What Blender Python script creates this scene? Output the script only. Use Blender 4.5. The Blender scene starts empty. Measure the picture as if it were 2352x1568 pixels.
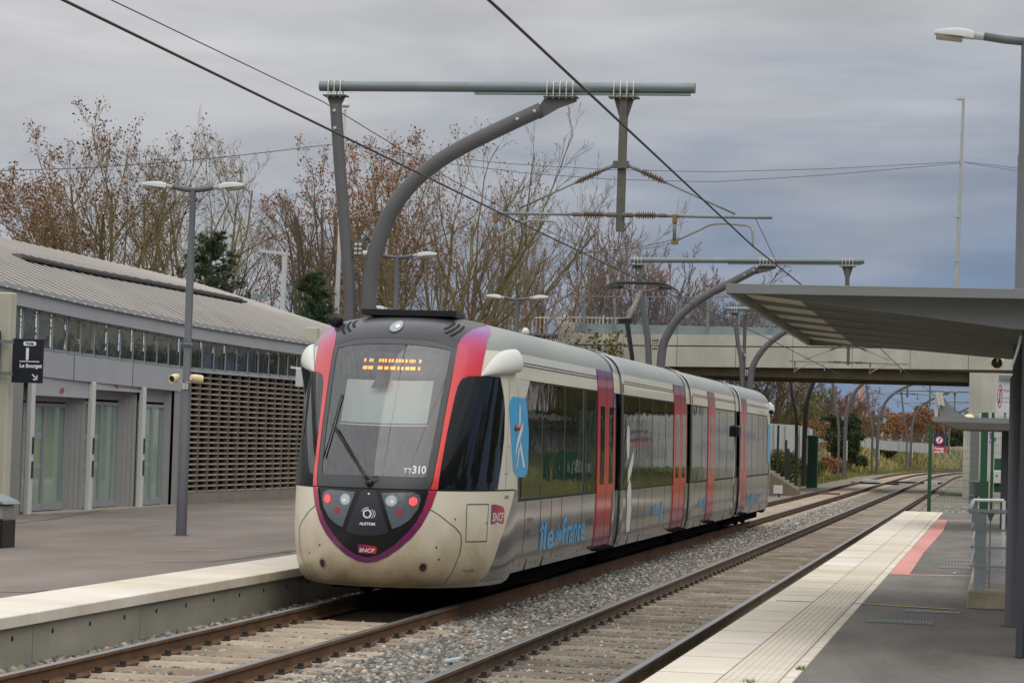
import bpy, math, random
import numpy as np
from math import sin, cos, pi, atan2, sqrt, hypot, radians
from mathutils import Vector, Matrix

# ------------------------------------------------------------------ camera
SC = bpy.context.scene
YAW, PITCH, ROLL, FPX, CAMZ = .18829, .03634, .03047, 5900.0, 2.08   # FPX: focal length in units of a 2352 px wide frame
cf = np.array([-sin(YAW)*cos(PITCH), cos(YAW)*cos(PITCH), sin(PITCH)])
cr0 = np.array([cos(YAW), sin(YAW), 0.]); cu0 = np.cross(cr0, cf)
cr = cr0*cos(ROLL)+cu0*sin(ROLL); cu = -cr0*sin(ROLL)+cu0*cos(ROLL)
CP = np.array([0, 0, CAMZ])
cam = bpy.data.cameras.new('camera'); camo = bpy.data.objects.new('camera', cam)
SC.collection.objects.link(camo)
cam.sensor_width = 36; cam.lens = 36*FPX/2352; cam.clip_start = .5; cam.clip_end = 6000
camo.matrix_world = Matrix(((cr[0], cu[0], -cf[0], 0), (cr[1], cu[1], -cf[1], 0), (cr[2], cu[2], -cf[2], CAMZ), (0, 0, 0, 1)))
SC.camera = camo

def at(px, py, X=None, Y=None, Z=None):
    """point of the real place seen at a spot of the photograph, at a known X, Y or height Z"""
    d = cf+cr*(px-1176)/FPX-cu*(py-784)/FPX
    t = X/d[0] if X is not None else Y/d[1] if Y is not None else (Z-CAMZ)/d[2]
    return CP+d*t

# ------------------------------------------------------------------ world, sun, exposure
wd = bpy.data.worlds.new("World"); SC.world = wd; wd.use_nodes = True
nt = wd.node_tree; nt.nodes.clear(); L = nt.links.new
out = nt.nodes.new('ShaderNodeOutputWorld'); bg = nt.nodes.new('ShaderNodeBackground')
bg.inputs['Strength'].default_value = .1
sky = nt.nodes.new('ShaderNodeTexSky'); sky.sky_type = 'NISHITA'; sky.sun_disc = False
SUN_EL, SUN_AZ = radians(48), radians(140)
sky.sun_elevation = SUN_EL; sky.sun_rotation = SUN_AZ
tc = nt.nodes.new('ShaderNodeTexCoord'); sep = nt.nodes.new('ShaderNodeSeparateXYZ')
L(tc.outputs['Generated'], sep.inputs[0])
mp = nt.nodes.new('ShaderNodeMapping'); mp.inputs['Scale'].default_value = (3.6, 3.6, 15)
mp.inputs['Rotation'].default_value = (0, radians(-9), 0)
L(tc.outputs['Generated'], mp.inputs[0])
nz = nt.nodes.new('ShaderNodeTexNoise'); nz.inputs['Scale'].default_value = 1.3; nz.inputs['Detail'].default_value = 7
nz.inputs['Roughness'].default_value = .52; nz.inputs['Distortion'].default_value = .9
L(mp.outputs[0], nz.inputs['Vector'])
def M(op, a, b, c=None):
    n = nt.nodes.new('ShaderNodeMath'); n.operation = op
    for i, v in enumerate((a, b, c)):
        if v is None: continue
        if isinstance(v, (int, float)): n.inputs[i].default_value = v
        else: L(v, n.inputs[i])
    return n.outputs[0]
# height in the sky, bent by the clouds and by the direction (the bank of dark cloud sits low, to the right)
h = M('ADD', sep.outputs['Z'], M('MULTIPLY', M('SUBTRACT', nz.outputs['Fac'], .5), .19))
h = M('ADD', h, M('MULTIPLY', sep.outputs['X'], -.25))
rp = nt.nodes.new('ShaderNodeValToRGB'); L(h, rp.inputs[0])
e = rp.color_ramp.elements
e[0].position = 0; e[0].color = (.16, .235, .37, 1)
e[1].position = 1; e[1].color = (1.4, 1.42, 1.46, 1)
for p, c in ((.03, (.165, .235, .36, 1)), (.07, (.20, .258, .365, 1)), (.105, (.285, .32, .40, 1)), (.15, (.42, .435, .475, 1)), (.20, (.51, .51, .525, 1)), (.27, (.60, .595, .60, 1)), (.5, (1.05, 1.05, 1.06, 1))):
    q = e.new(p); q.color = c
mp2 = nt.nodes.new('ShaderNodeMapping'); mp2.inputs['Scale'].default_value = (7, 7, 34); mp2.inputs['Rotation'].default_value = (0, radians(-6), 0); L(tc.outputs['Generated'], mp2.inputs[0])
nz2 = nt.nodes.new('ShaderNodeTexNoise'); nz2.inputs['Scale'].default_value = 1.4; nz2.inputs['Detail'].default_value = 6; nz2.inputs['Roughness'].default_value = .5; nz2.inputs['Distortion'].default_value = .5; L(mp2.outputs[0], nz2.inputs['Vector'])
gain = M('MULTIPLY', M('ADD', M('MULTIPLY', M('SUBTRACT', nz2.outputs['Fac'], .5), .62), 1.0), 10)
sc_ = nt.nodes.new('ShaderNodeVectorMath'); sc_.operation = 'SCALE'; L(rp.outputs[0], sc_.inputs[0]); L(gain, sc_.inputs['Scale'])
mix = nt.nodes.new('ShaderNodeMixRGB'); mix.inputs[0].default_value = .95
L(sky.outputs[0], mix.inputs[1]); L(sc_.outputs[0], mix.inputs[2]); L(mix.outputs[0], bg.inputs['Color']); L(bg.outputs[0], out.inputs[0])
sun = bpy.data.lights.new('sun', 'SUN'); sun.energy = 1.0; sun.angle = radians(75); sun.color = (1, .96, .9)
suno = bpy.data.objects.new('sun', sun); SC.collection.objects.link(suno)
_sd = Vector((sin(SUN_AZ)*cos(SUN_EL), cos(SUN_AZ)*cos(SUN_EL), sin(SUN_EL)))
suno.rotation_euler = (-_sd).to_track_quat('-Z', 'Y').to_euler()
SC.view_settings.view_transform = 'Standard'; SC.view_settings.look = 'None'
SC.view_settings.exposure = .05; SC.view_settings.gamma = 1; SC.view_settings.use_curve_mapping = False
SC.render.engine = 'CYCLES'
SC.cycles.max_bounces = 6; SC.cycles.transparent_max_bounces = 12

# ------------------------------------------------------------------ materials
def srgb(r, g, b):
    f = lambda c: c/12.92 if c <= .04045 else ((c+.055)/1.055)**2.4
    return (f(r/255), f(g/255), f(b/255))
def mat(name, col, rough=.7, metal=0., var=0., vs=3., bump=0., bs=40., spec=.5, col2=None, stretch=(1, 1, 1), detail=4, coat=0., bdist=.01):
    m = bpy.data.materials.new(name); m.use_nodes = True; t = m.node_tree; b = t.nodes['Principled BSDF']
    b.inputs['Base Color'].default_value = (*col, 1); b.inputs['Roughness'].default_value = rough
    b.inputs['Metallic'].default_value = metal; b.inputs['Specular IOR Level'].default_value = spec
    if coat: b.inputs['Coat Weight'].default_value = coat; b.inputs['Coat Roughness'].default_value = .08
    if var or col2 or bump:
        c = t.nodes.new('ShaderNodeTexCoord'); mp = t.nodes.new('ShaderNodeMapping'); mp.inputs['Scale'].default_value = stretch
        t.links.new(c.outputs['Object'], mp.inputs[0])
    if var or col2:
        n = t.nodes.new('ShaderNodeTexNoise'); n.inputs['Scale'].default_value = vs; n.inputs['Detail'].default_value = detail; n.inputs['Roughness'].default_value = .6
        t.links.new(mp.outputs[0], n.inputs['Vector'])
        r = t.nodes.new('ShaderNodeValToRGB'); r.color_ramp.elements[0].position = .32; r.color_ramp.elements[1].position = .68
        if col2 is None: c2 = [min(1, v*(1+var)) for v in col]; c1 = [v*(1-var) for v in col]
        else: c1, c2 = col, col2
        r.color_ramp.elements[0].color = (*c1, 1); r.color_ramp.elements[1].color = (*c2, 1)
        t.links.new(n.outputs['Fac'], r.inputs[0]); t.links.new(r.outputs[0], b.inputs['Base Color'])
    if bump:
        n2 = t.nodes.new('ShaderNodeTexNoise'); n2.inputs['Scale'].default_value = bs; n2.inputs['Detail'].default_value = 5
        t.links.new(mp.outputs[0], n2.inputs['Vector'])
        bp = t.nodes.new('ShaderNodeBump'); bp.inputs['Strength'].default_value = bump; bp.inputs['Distance'].default_value = bdist
        t.links.new(n2.outputs['Fac'], bp.inputs['Height']); t.links.new(bp.outputs[0], b.inputs['Normal'])
    return m
def speck(m, sc=220., amt=.22, sc2=.35, amt2=.12, str2=(1, .3, 1)):
    """grit: multiplies a material's colour by fine speckle and by broad uneven wear"""
    t = m.node_tree; b = t.nodes['Principled BSDF']; lk = b.inputs['Base Color'].links; src = lk[0].from_socket if lk else None
    c = t.nodes.new('ShaderNodeTexCoord')
    for s_, a_, st in ((sc, amt, (1, 1, 1)), (sc2, amt2, str2)):
        mp = t.nodes.new('ShaderNodeMapping'); mp.inputs['Scale'].default_value = st; t.links.new(c.outputs['Object'], mp.inputs[0])
        n = t.nodes.new('ShaderNodeTexNoise'); n.inputs['Scale'].default_value = s_; n.inputs['Detail'].default_value = 3; t.links.new(mp.outputs[0], n.inputs['Vector'])
        r = t.nodes.new('ShaderNodeMapRange'); r.inputs['From Min'].default_value = .3; r.inputs['From Max'].default_value = .7; r.inputs['To Min'].default_value = 1-a_; r.inputs['To Max'].default_value = 1+a_; t.links.new(n.outputs['Fac'], r.inputs[0])
        v = t.nodes.new('ShaderNodeVectorMath'); v.operation = 'SCALE'; t.links.new(r.outputs[0], v.inputs['Scale'])
        if src is None: v.inputs[0].default_value = b.inputs['Base Color'].default_value[:3]
        else: t.links.new(src, v.inputs[0])
        src = v.outputs[0]
    t.links.new(src, b.inputs['Base Color']); return m
def zramp(name, stops, axis=2, z0=0., z1=4., **k):
    """paint whose colour runs along the height of the thing (a printed colour fade)"""
    m = mat(name, (.5, .5, .5), **k); t = m.node_tree; b = t.nodes['Principled BSDF']
    g = t.nodes.new('ShaderNodeNewGeometry'); s = t.nodes.new('ShaderNodeSeparateXYZ'); t.links.new(g.outputs['Position'], s.inputs[0])
    mr = t.nodes.new('ShaderNodeMapRange'); mr.inputs['From Min'].default_value = z0; mr.inputs['From Max'].default_value = z1
    t.links.new(s.outputs[axis], mr.inputs['Value'])
    r = t.nodes.new('ShaderNodeValToRGB'); el = r.color_ramp.elements
    for i, (z, c) in enumerate(stops):
        p = (z-z0)/(z1-z0)
        q = el[i] if i < 2 else el.new(p)
        q.position = p; q.color = (*c, 1)
    t.links.new(mr.outputs[0], r.inputs[0]); t.links.new(r.outputs[0], b.inputs['Base Color'])
    return m
def emis(name, col, st):
    m = mat(name, col, rough=.5); b = m.node_tree.nodes['Principled BSDF']
    b.inputs['Emission Color'].default_value = (*col, 1); b.inputs['Emission Strength'].default_value = st; return m
def glass(name, tint=(.75, .82, .82), rough=.02, refl=1.0, base=.04):
    m = bpy.data.materials.new(name); m.use_nodes = True; t = m.node_tree; t.nodes.clear()
    o = t.nodes.new('ShaderNodeOutputMaterial'); tr = t.nodes.new('ShaderNodeBsdfTransparent'); tr.inputs[0].default_value = (*tint, 1)
    gl = t.nodes.new('ShaderNodeBsdfGlossy'); gl.inputs['Roughness'].default_value = rough; gl.inputs[0].default_value = (refl, refl, refl, 1)
    fr = t.nodes.new('ShaderNodeFresnel'); fr.inputs[0].default_value = 1.5
    ad = t.nodes.new('ShaderNodeMath'); ad.operation = 'ADD'; ad.inputs[1].default_value = base; t.links.new(fr.outputs[0], ad.inputs[0])
    mx = t.nodes.new('ShaderNodeMixShader'); t.links.new(ad.outputs[0], mx.inputs[0]); t.links.new(tr.outputs[0], mx.inputs[1]); t.links.new(gl.outputs[0], mx.inputs[2])
    t.links.new(mx.outputs[0], o.inputs[0]); return m

# ------------------------------------------------------------------ mesh builder and tags
COL = SC.collection
class MB:
    def __init__(s): s.v = []; s.f = []; s.m = []
    def add(s, vs, fs, mi=0):
        o = len(s.v); s.v.extend([tuple(map(float, p)) for p in vs]); s.f.extend([tuple(i+o for i in f) for f in fs]); s.m.extend([mi]*len(fs)); return s
    def quad(s, a, b, c, d, mi=0): return s.add([a, b, c, d], [(0, 1, 2, 3)], mi)
    def box(s, x0, x1, y0, y1, z0, z1, mi=0):
        v = [(x, y, z) for z in (z0, z1) for y in (y0, y1) for x in (x0, x1)]
        return s.add(v, [(0, 2, 3, 1), (4, 5, 7, 6), (0, 1, 5, 4), (2, 6, 7, 3), (0, 4, 6, 2), (1, 3, 7, 5)], mi)
    def bbox(s, x0, x1, y0, y1, z0, z1, b=.01, mi=0):
        """box with chamfered upright and top edges"""
        X = [x0, x0+b, x1-b, x1]; Y = [y0, y0+b, y1-b, y1]
        ring = [(X[1], Y[0]), (X[2], Y[0]), (X[3], Y[1]), (X[3], Y[2]), (X[2], Y[3]), (X[1], Y[3]), (X[0], Y[2]), (X[0], Y[1])]
        cx, cy = (x0+x1)/2, (y0+y1)/2
        fx = 1-2*b/max(x1-x0, 1e-6); fy = 1-2*b/max(y1-y0, 1e-6)
        r2 = [(cx+(p[0]-cx)*fx, cy+(p[1]-cy)*fy) for p in ring]
        v = [(*p, z0) for p in ring]+[(*p, z1-b) for p in ring]+[(*p, z1) for p in r2]
        f = [(i, (i+1) % 8, 8+(i+1) % 8, 8+i) for i in range(8)]+[(8+i, 8+(i+1) % 8, 16+(i+1) % 8, 16+i) for i in range(8)]
        f += [tuple(range(16, 24)), tuple(range(7, -1, -1))]
        return s.add(v, f, mi)
    def obox(s, c, ax, ay, az, mi=0):
        """oriented box: centre and three half-extent vectors"""
        c, ax, ay, az = [np.array(q, float) for q in (c, ax, ay, az)]
        v = [c+i*ax+j*ay+k*az for k in (-1, 1) for j in (-1, 1) for i in (-1, 1)]
        return s.add(v, [(0, 2, 3, 1), (4, 5, 7, 6), (0, 1, 5, 4), (2, 6, 7, 3), (0, 4, 6, 2), (1, 3, 7, 5)], mi)
    def bar(s, p, q, w, h, mi=0, up=(0, 0, 1)):
        p, q = np.array(p, float), np.array(q, float); d = q-p; l = np.linalg.norm(d); d /= l
        u = np.array(up, float); a = np.cross(d, u); n = np.linalg.norm(a)
        if n < 1e-5: a = np.cross(d, (1, 0, 0)); n = np.linalg.norm(a)
        a /= n; b = np.cross(a, d)
        return s.obox((p+q)/2, d*l/2, a*w/2, b*h/2, mi)
    def tube(s, pts, r, n=8, mi=0, cap=True):
        pts = [np.array(p, float) for p in pts]; m = len(pts)
        rs = [r]*m if isinstance(r, (int, float)) else r
        ref = None; vs = []
        for i, p in enumerate(pts):
            d = pts[min(i+1, m-1)]-pts[max(i-1, 0)]; d = d/(np.linalg.norm(d)+1e-12)
            if ref is None:
                ref = np.cross(d, (0, 0, 1)) if abs(d[2]) < .9 else np.cross(d, (1, 0, 0))
            ref = ref-d*np.dot(ref, d); ref = ref/(np.linalg.norm(ref)+1e-12); b = np.cross(d, ref)
            for k in range(n):
                t = 2*pi*k/n; vs.append(p+(ref*cos(t)+b*sin(t))*rs[i])
        fs = [(i*n+k, i*n+(k+1) % n, (i+1)*n+(k+1) % n, (i+1)*n+k) for i in range(m-1) for k in range(n)]
        if cap: fs += [tuple(range(n-1, -1, -1)), tuple(range((m-1)*n, m*n))]
        return s.add(vs, fs, mi)
    def lathe(s, c, axis, prof, n=16, mi=0):
        """profile [(distance along axis, radius)]"""
        c = np.array(c, float); d = np.array(axis, float); d /= np.linalg.norm(d)
        return s.tube([c+d*t for t, _ in prof], [max(r, 1e-4) for _, r in prof], n, mi) if all(abs(prof[i][0]-prof[i-1][0]) > 1e-6 for i in range(1, len(prof))) else s._lathe(c, d, prof, n, mi)
    def _lathe(s, c, d, prof, n, mi):
        c = np.array(c, float); d = np.array(d, float); d /= np.linalg.norm(d)
        a = np.cross(d, (0, 0, 1)) if abs(d[2]) < .9 else np.cross(d, (1, 0, 0)); a /= np.linalg.norm(a); b = np.cross(d, a)
        vs = [c+d*t+(a*cos(2*pi*k/n)+b*sin(2*pi*k/n))*max(r, 1e-4) for t, r in prof for k in range(n)]
        m = len(prof)
        fs = [(i*n+k, i*n+(k+1) % n, (i+1)*n+(k+1) % n, (i+1)*n+k) for i in range(m-1) for k in range(n)]+[tuple(range(n-1, -1, -1)), tuple(range((m-1)*n, m*n))]
        return s.add(vs, fs, mi)
    def prism(s, poly, axis, t0, t1, mi=0):
        """extrude a 2D polygon along X (0), Y (1) or Z (2); polygon is in the other two axes in order"""
        def P(a, b, t): return (t, a, b) if axis == 0 else (a, t, b) if axis == 1 else (a, b, t)
        n = len(poly); v = [P(a, b, t0) for a, b in poly]+[P(a, b, t1) for a, b in poly]
        return s.add(v, [(i, (i+1) % n, n+(i+1) % n, n+i) for i in range(n)]+[tuple(range(n-1, -1, -1)), tuple(range(n, 2*n))], mi)
    def grid(s, fn, us, vs_, mi=0, flip=False):
        nu, nv = len(us), len(vs_); v = [fn(u, w) for w in vs_ for u in us]
        f = []
        for j in range(nv-1):
            for i in range(nu-1):
                q = (j*nu+i, j*nu+i+1, (j+1)*nu+i+1, (j+1)*nu+i); f.append(q[::-1] if flip else q)
        return s.add(v, f, mi)
    def build(s, name, mats, parent=None, smooth=False, auto=None):
        me = bpy.data.meshes.new(name)
        ox = np.zeros(3); q = parent
        while q is not None: ox = ox+np.array(q.location); q = q.parent
        v = [tuple(np.array(p)-ox) for p in s.v] if ox.any() else s.v
        me.from_pydata(v, [], s.f)
        for m in (mats if isinstance(mats, (list, tuple)) else [mats]): me.materials.append(m)
        if any(s.m): me.polygons.foreach_set('material_index', s.m)
        if smooth: me.polygons.foreach_set('use_smooth', [True]*len(me.polygons))
        me.update()
        if smooth and auto: me.set_sharp_from_angle(angle=radians(auto))
        o = bpy.data.objects.new(name, me); COL.objects.link(o)
        if parent is not None: o.parent = parent
        return o
def tag(o, label=None, cat=None, group=None, kind=None):
    if label: o['label'] = label
    if cat: o['category'] = cat
    if group: o['group'] = group
    if kind: o['kind'] = kind
    return o
def thing(name, label, cat, loc=(0, 0, 0), group=None, rz=0., s=1.):
    o = bpy.data.objects.new(name, None); COL.objects.link(o); o.location = loc; o.rotation_euler = (0, 0, rz); o.scale = (s, s, s)
    o.empty_display_size = .2
    return tag(o, label, cat, group)
def part_label(o, l): o['label'] = l; return o
def copy_tree(o, parent=None):
    c = o.copy(); COL.objects.link(c)
    if parent is not None: c.parent = parent
    for ch in [x for x in o.children]: copy_tree(ch, c)
    return c
def text_mesh(s, size=1., bold=0., align='LEFT', shear=0., sx=1.):
    """2D vertices and faces of a line of lettering, 1 unit of height times size"""
    cu_ = bpy.data.curves.new('lettering', 'FONT'); cu_.body = s; cu_.size = size; cu_.align_x = align; cu_.shear = shear
    cu_.offset = bold; cu_.resolution_u = 3; cu_.space_character = 1.
    ob = bpy.data.objects.new('lettering', cu_); COL.objects.link(ob)
    dg = bpy.context.evaluated_depsgraph_get(); dg.update(); me = bpy.data.meshes.new_from_object(ob.evaluated_get(dg))
    v = [(p.co.x*sx, p.co.y) for p in me.vertices]; f = [tuple(p.vertices) for p in me.polygons]
    bpy.data.objects.remove(ob); bpy.data.curves.remove(cu_); bpy.data.meshes.remove(me)
    return v, f
def put_text(mb, s, o, ex, ey, size, mi=0, **k):
    """lettering in the plane through o, running along ex, upright along ey"""
    v, f = text_mesh(s, size, **k); o, ex, ey = [np.array(q, float) for q in (o, ex, ey)]
    mb.add([o+ex*a+ey*b for a, b in v], f, mi)
def lerp(a, b, t): return a+(b-a)*t
# ================================================================== the ground, tracks and platforms
TC1, TC2 = -7.2, -3.95
def curve_x(y):
    """sideways shift of both tracks: straight, then a bend to the right beyond the bridge"""
    return 0. if y < 180 else (y-180)**2/(2*900.) if y < 420 else 32+.2667*(y-420)
M_BAL = mat('ballast', srgb(86, 82, 74), .95, var=0, vs=14, col2=srgb(150, 142, 128), bump=.9, bs=22, detail=6, bdist=.04)
M_BED = mat('dirty_ballast', srgb(70, 60, 48), .95, col2=srgb(112, 98, 80), vs=5, bump=.8, bs=26, detail=6, bdist=.03)
M_SOIL = mat('earth', srgb(96, 88, 62), .98, col2=srgb(128, 116, 84), vs=.35, bump=.6, bs=6, detail=6, bdist=.05)
M_ASPH = mat('platform_tarmac', srgb(92, 87, 80), .93, col2=srgb(122, 117, 110), vs=1.1, bump=.5, bs=160, detail=7, stretch=(1, .35, 1), bdist=.004)
M_ASPHL = mat('old_tarmac', srgb(108, 98, 88), .93, col2=srgb(130, 120, 112), vs=.8, bump=.5, bs=140, detail=7, stretch=(1, .4, 1), bdist=.004)
speck(M_ASPH, 75, .34, .5, .12); speck(M_ASPHL, 60, .22, .4, .12)
M_CONC = mat('concrete', srgb(150, 145, 132), .9, var=.16, vs=1.3, bump=.25, bs=50, detail=6)
M_CONCW = mat('wall_concrete', srgb(138, 136, 122), .9, col2=srgb(168, 163, 148), vs=1.2, bump=.3, bs=45, detail=6, stretch=(1, .5, 1))
M_SLAB = mat('pale_slab', srgb(200, 187, 163), .82, col2=srgb(224, 217, 204), vs=.42, bump=.12, bs=90, detail=7, stretch=(.4, 1.3, 1))
speck(M_SLAB, 30, .05, 2.2, .05, (1, 1, 1))
M_STAIN = mat('stained_slab', srgb(206, 182, 138), .85, col2=srgb(226, 210, 178), vs=1.4, bump=.1, bs=90, detail=5)
M_RAILT = mat('rail_head', srgb(150, 150, 152), .32, metal=.85, var=.15, vs=8, stretch=(1, .08, 1))
M_RUST = mat('rail_web', srgb(92, 66, 46), .9, col2=srgb(120, 88, 62), vs=3, bump=.3, bs=70)
M_RUST2 = mat('dusty_rail_web', srgb(84, 70, 54), .9, col2=srgb(112, 94, 74), vs=3, bump=.3, bs=70)
M_SLEEP = mat('sleeper', srgb(132, 116, 98), .93, col2=srgb(178, 164, 142), vs=2.2, bump=.5, bs=30, detail=7, stretch=(.5, 1, 1)); speck(M_SLEEP, 50, .14, 1.2, .16, (.6, 1, 1))
M_CLIP = mat('clip', srgb(52, 44, 38), .8)
M_GRASS = mat('grass', srgb(86, 104, 38), .95, col2=srgb(120, 132, 60), vs=.5, bump=.5, bs=9)

# --- ground: one sheet reaching the horizon, with the cutting slope on the left and beyond the bridge
def ground_z(x, y):
    cx = curve_x(y); z = -.26
    # bank on the left of the line beyond the bridge
    d = -(x-cx)-12.5
    if y > 105 and d > 0:
        k = min(1, (y-105)/18)
        z += k*min(2.6, d*.42)*(1-.0*d)
    # to the right beyond the platform end a low grassy rise
    d2 = (x-cx)-2.2
    if y > 90 and d2 > 0: z += min(1, (y-90)/40)*min(1.9, d2*.14)
    z += .05*sin(x*1.7+y*.6)*(1 if abs(x-cx+5.5) > 5.5 else 0)
    if abs(x-cx+5.5) < 4.6: z -= .12
    return z
xs = sorted(set(list(np.linspace(-1500, -80, 12))+list(np.linspace(-80, -14, 34))+list(np.linspace(-14, 14, 57))+list(np.linspace(14, 70, 20))+list(np.linspace(70, 1500, 10))))
ys = sorted(set(list(np.linspace(-60, 0, 5))+list(np.linspace(0, 100, 21))+list(np.linspace(100, 330, 93))+list(np.linspace(330, 480, 16))+list(np.linspace(480, 3500, 12))))
g = MB(); g.grid(lambda x, y: (x, y, ground_z(x, y)), xs, ys)
tag(g.build('ground', M_SOIL, smooth=True), kind='structure')
# --- ballast bed following the tracks
g = MB()
yy = list(np.arange(-6, 180, 3.))+list(np.arange(180, 430, 4.))
prof = [(-10.6, -.3), (-9.2, -.21), (-8.5, -.195), (-7.9, -.205), (-6.5, -.205), (-5.9, -.175), (-5.2, -.175), (-4.7, -.205), (-3.2, -.205), (-2.4, -.2), (-1.4, -.22), (-.4, -.32)]
def bal(i, y):
    a, z = prof[int(i)]
    if a < -9 and y < 74: a, z = -8.7, -.2+.005*(a+9)
    if a > -2.5 and y < 71: a, z = -2.65, -.2-.002*(a+2)
    return (a+curve_x(y), y, z)
g.grid(bal, range(len(prof)), yy)
tag(g.build('ballast', M_BAL, smooth=True), kind='structure')
g = MB()
for c in (TC1, TC2):
    g.grid(lambda x, y: (c+x+curve_x(y), y, -.192-.01*abs(x)), [-.7, 0, .7], yy)
tag(g.build('track_bed', M_BED, smooth=True), kind='structure')

# --- the two tracks
RP = [(-.07, -.172), (-.07, -.155), (-.012, -.13), (-.009, -.045), (-.036, -.034), (-.036, -.006), (-.026, 0), (.026, 0), (.036, -.006), (.036, -.034), (.009, -.045), (.012, -.13), (.07, -.155), (.07, -.172)]
def sleeper_mb(c, y, jit):
    m = MB(); w = .135
    pr = [(-w, -.3), (-w*1.05, -.19), (-w*.62, -.148), (0, -.139), (w*.62, -.148), (w*1.05, -.19), (w, -.3)]
    x0, x1 = c-1.2, c+1.2; cx = curve_x(y)
    m.prism([(y+a+jit, b) for a, b in pr], 0, x0+cx, x1+cx)
    return m
def make_track(c, label, web, slp, ymax=425):
    t = thing('railway_track', label, 'track', (c, 20, 0))
    ysr = list(np.arange(-4, 180, 8.))+list(np.arange(180, ymax, 4.))
    for s in (-1, 1):
        m = MB()
        m.grid(lambda i, y: (c+s*.7535+RP[int(i)][0]+curve_x(y), y, RP[int(i)][1]), range(14), ysr)
        for k, f in enumerate(m.f):
            i = f[0] % 14; m.m[k] = 0 if 5 <= i <= 7 else 1
        m.build('rail', [M_RAILT, web], t)
    rnd = random.Random(int(-c*10)); k = 0; rest = MB(); clips = MB()
    y = 17.4
    while y < 400:
        if 29.6 < y < 66.5 and c == TC1:   # below the tram: unseen
            y += .65; continue
        m = sleeper_mb(c, y, rnd.uniform(-.012, .012))
        if k < 96: m.build('sleeper', slp, t)
        else: rest.add(m.v, m.f)
        cx = curve_x(y)
        if y < 130:
            for s in (-1, 1):
                for q in (-1, 1):
                    xx = c+s*.7535+q*.105+cx
                    clips.box(xx-.045, xx+.045, y-.07, y+.07, -.15, -.132)
                    clips.box(xx-.022, xx+.022, y-.03, y+.03, -.132, -.095)
        y += .65; k += 1
    o = rest.build('sleeper', slp, t); o['kind'] = 'stuff'
    o = clips.build('rail_clip', M_CLIP, t); o['kind'] = 'stuff'
    return t
make_track(TC1, 'rusty railway track that the tram stands on, nearest the station building', M_RUST, M_SLEEP)
make_track(TC2, 'empty railway track with shiny rails beside the right-hand platform', M_RUST2, speck(mat('brown_sleeper', srgb(104, 93, 80), .93, col2=srgb(150, 138, 120), vs=2.2, bump=.5, bs=30, detail=7, stretch=(.5, 1, 1)), 50, .16, 1.1, .2, (.5, 1, 1)))

# --- loose stones
def stone_protos(rnd, n=14):
    out = []
    ph = (1+5**.5)/2
    base = [np.array(p, float)/1.9 for p in ((-1, ph, 0), (1, ph, 0), (-1, -ph, 0), (1, -ph, 0), (0, -1, ph), (0, 1, ph), (0, -1, -ph), (0, 1, -ph), (ph, 0, -1), (ph, 0, 1), (-ph, 0, -1), (-ph, 0, 1))]
    fc = [(0, 11, 5), (0, 5, 1), (0, 1, 7), (0, 7, 10), (0, 10, 11), (1, 5, 9), (5, 11, 4), (11, 10, 2), (10, 7, 6), (7, 1, 8), (3, 9, 4), (3, 4, 2), (3, 2, 6), (3, 6, 8), (3, 8, 9), (4, 9, 5), (2, 4, 11), (6, 2, 10), (8, 6, 7), (9, 8, 1)]
    for _ in range(n):
        v = np.array([b*rnd.uniform(.6, 1.15) for b in base])*np.array([1, rnd.uniform(.6, 1), rnd.uniform(.5, .8)])
        out.append(v)
    return out, np.array(fc)
def scatter(name, zones, seed, mats, label=None):
    rs = np.random.RandomState(seed); pr, fc = stone_protos(random.Random(seed))
    V = []; F = []; MI = []; off = 0
    for (x0, x1, y0, y1, zf, dens, r0, r1) in zones:
        n = int((x1-x0)*(y1-y0)*dens)
        X = rs.uniform(x0, x1, n); Y = rs.uniform(y0, y1, n)
        for i in range(n):
            p = pr[rs.randint(len(pr))]; r = r0+(r1-r0)*rs.rand()**1.6; a = rs.rand()*6.28; b = rs.uniform(-.5, .5)
            ca, sa = cos(a), sin(a); R = np.array([[ca, -sa, 0], [sa, ca, 0], [0, 0, 1]])@np.array([[1, 0, 0], [0, cos(b), -sin(b)], [0, sin(b), cos(b)]])
            z = zf(X[i], Y[i]) if callable(zf) else zf
            V.append(p@R.T*r+np.array([X[i]+curve_x(Y[i]), Y[i], z+r*rs.uniform(-.1, .45)])); F.append(fc+off); off += 12
            MI += [rs.choice(len(mats), p=[.34, .24, .24, .11, .055, .015][:len(mats)])]*20
    V = np.concatenate(V); F = np.concatenate(F)
    me = bpy.data.meshes.new(name); me.vertices.add(len(V)); me.vertices.foreach_set('co', V.ravel())
    me.loops.add(len(F)*3); me.loops.foreach_set('vertex_index', F.ravel().astype(np.int32))
    me.polygons.add(len(F)); me.polygons.foreach_set('loop_start', np.arange(0, len(F)*3, 3, dtype=np.int32)); me.polygons.foreach_set('material_index', np.array(MI, np.int32))
    for m in mats: me.materials.append(m)
    me.update(); me.validate(); o = bpy.data.objects.new(name, me); COL.objects.link(o)
    return o
SM = [mat('stone_grey', srgb(116, 114, 107), .85, var=.15, vs=9), mat('stone_blue', srgb(98, 100, 97), .85, var=.15, vs=9), mat('stone_light', srgb(158, 152, 142), .85, var=.12, vs=9),
      mat('stone_tan', srgb(148, 130, 108), .85, var=.15, vs=9), mat('stone_white', srgb(196, 190, 178), .85, var=.1, vs=9), mat('stone_rust', srgb(146, 92, 66), .85, var=.15, vs=9)]
def mid_z(x, y): return -.175-.02*abs(x+5.55)
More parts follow.
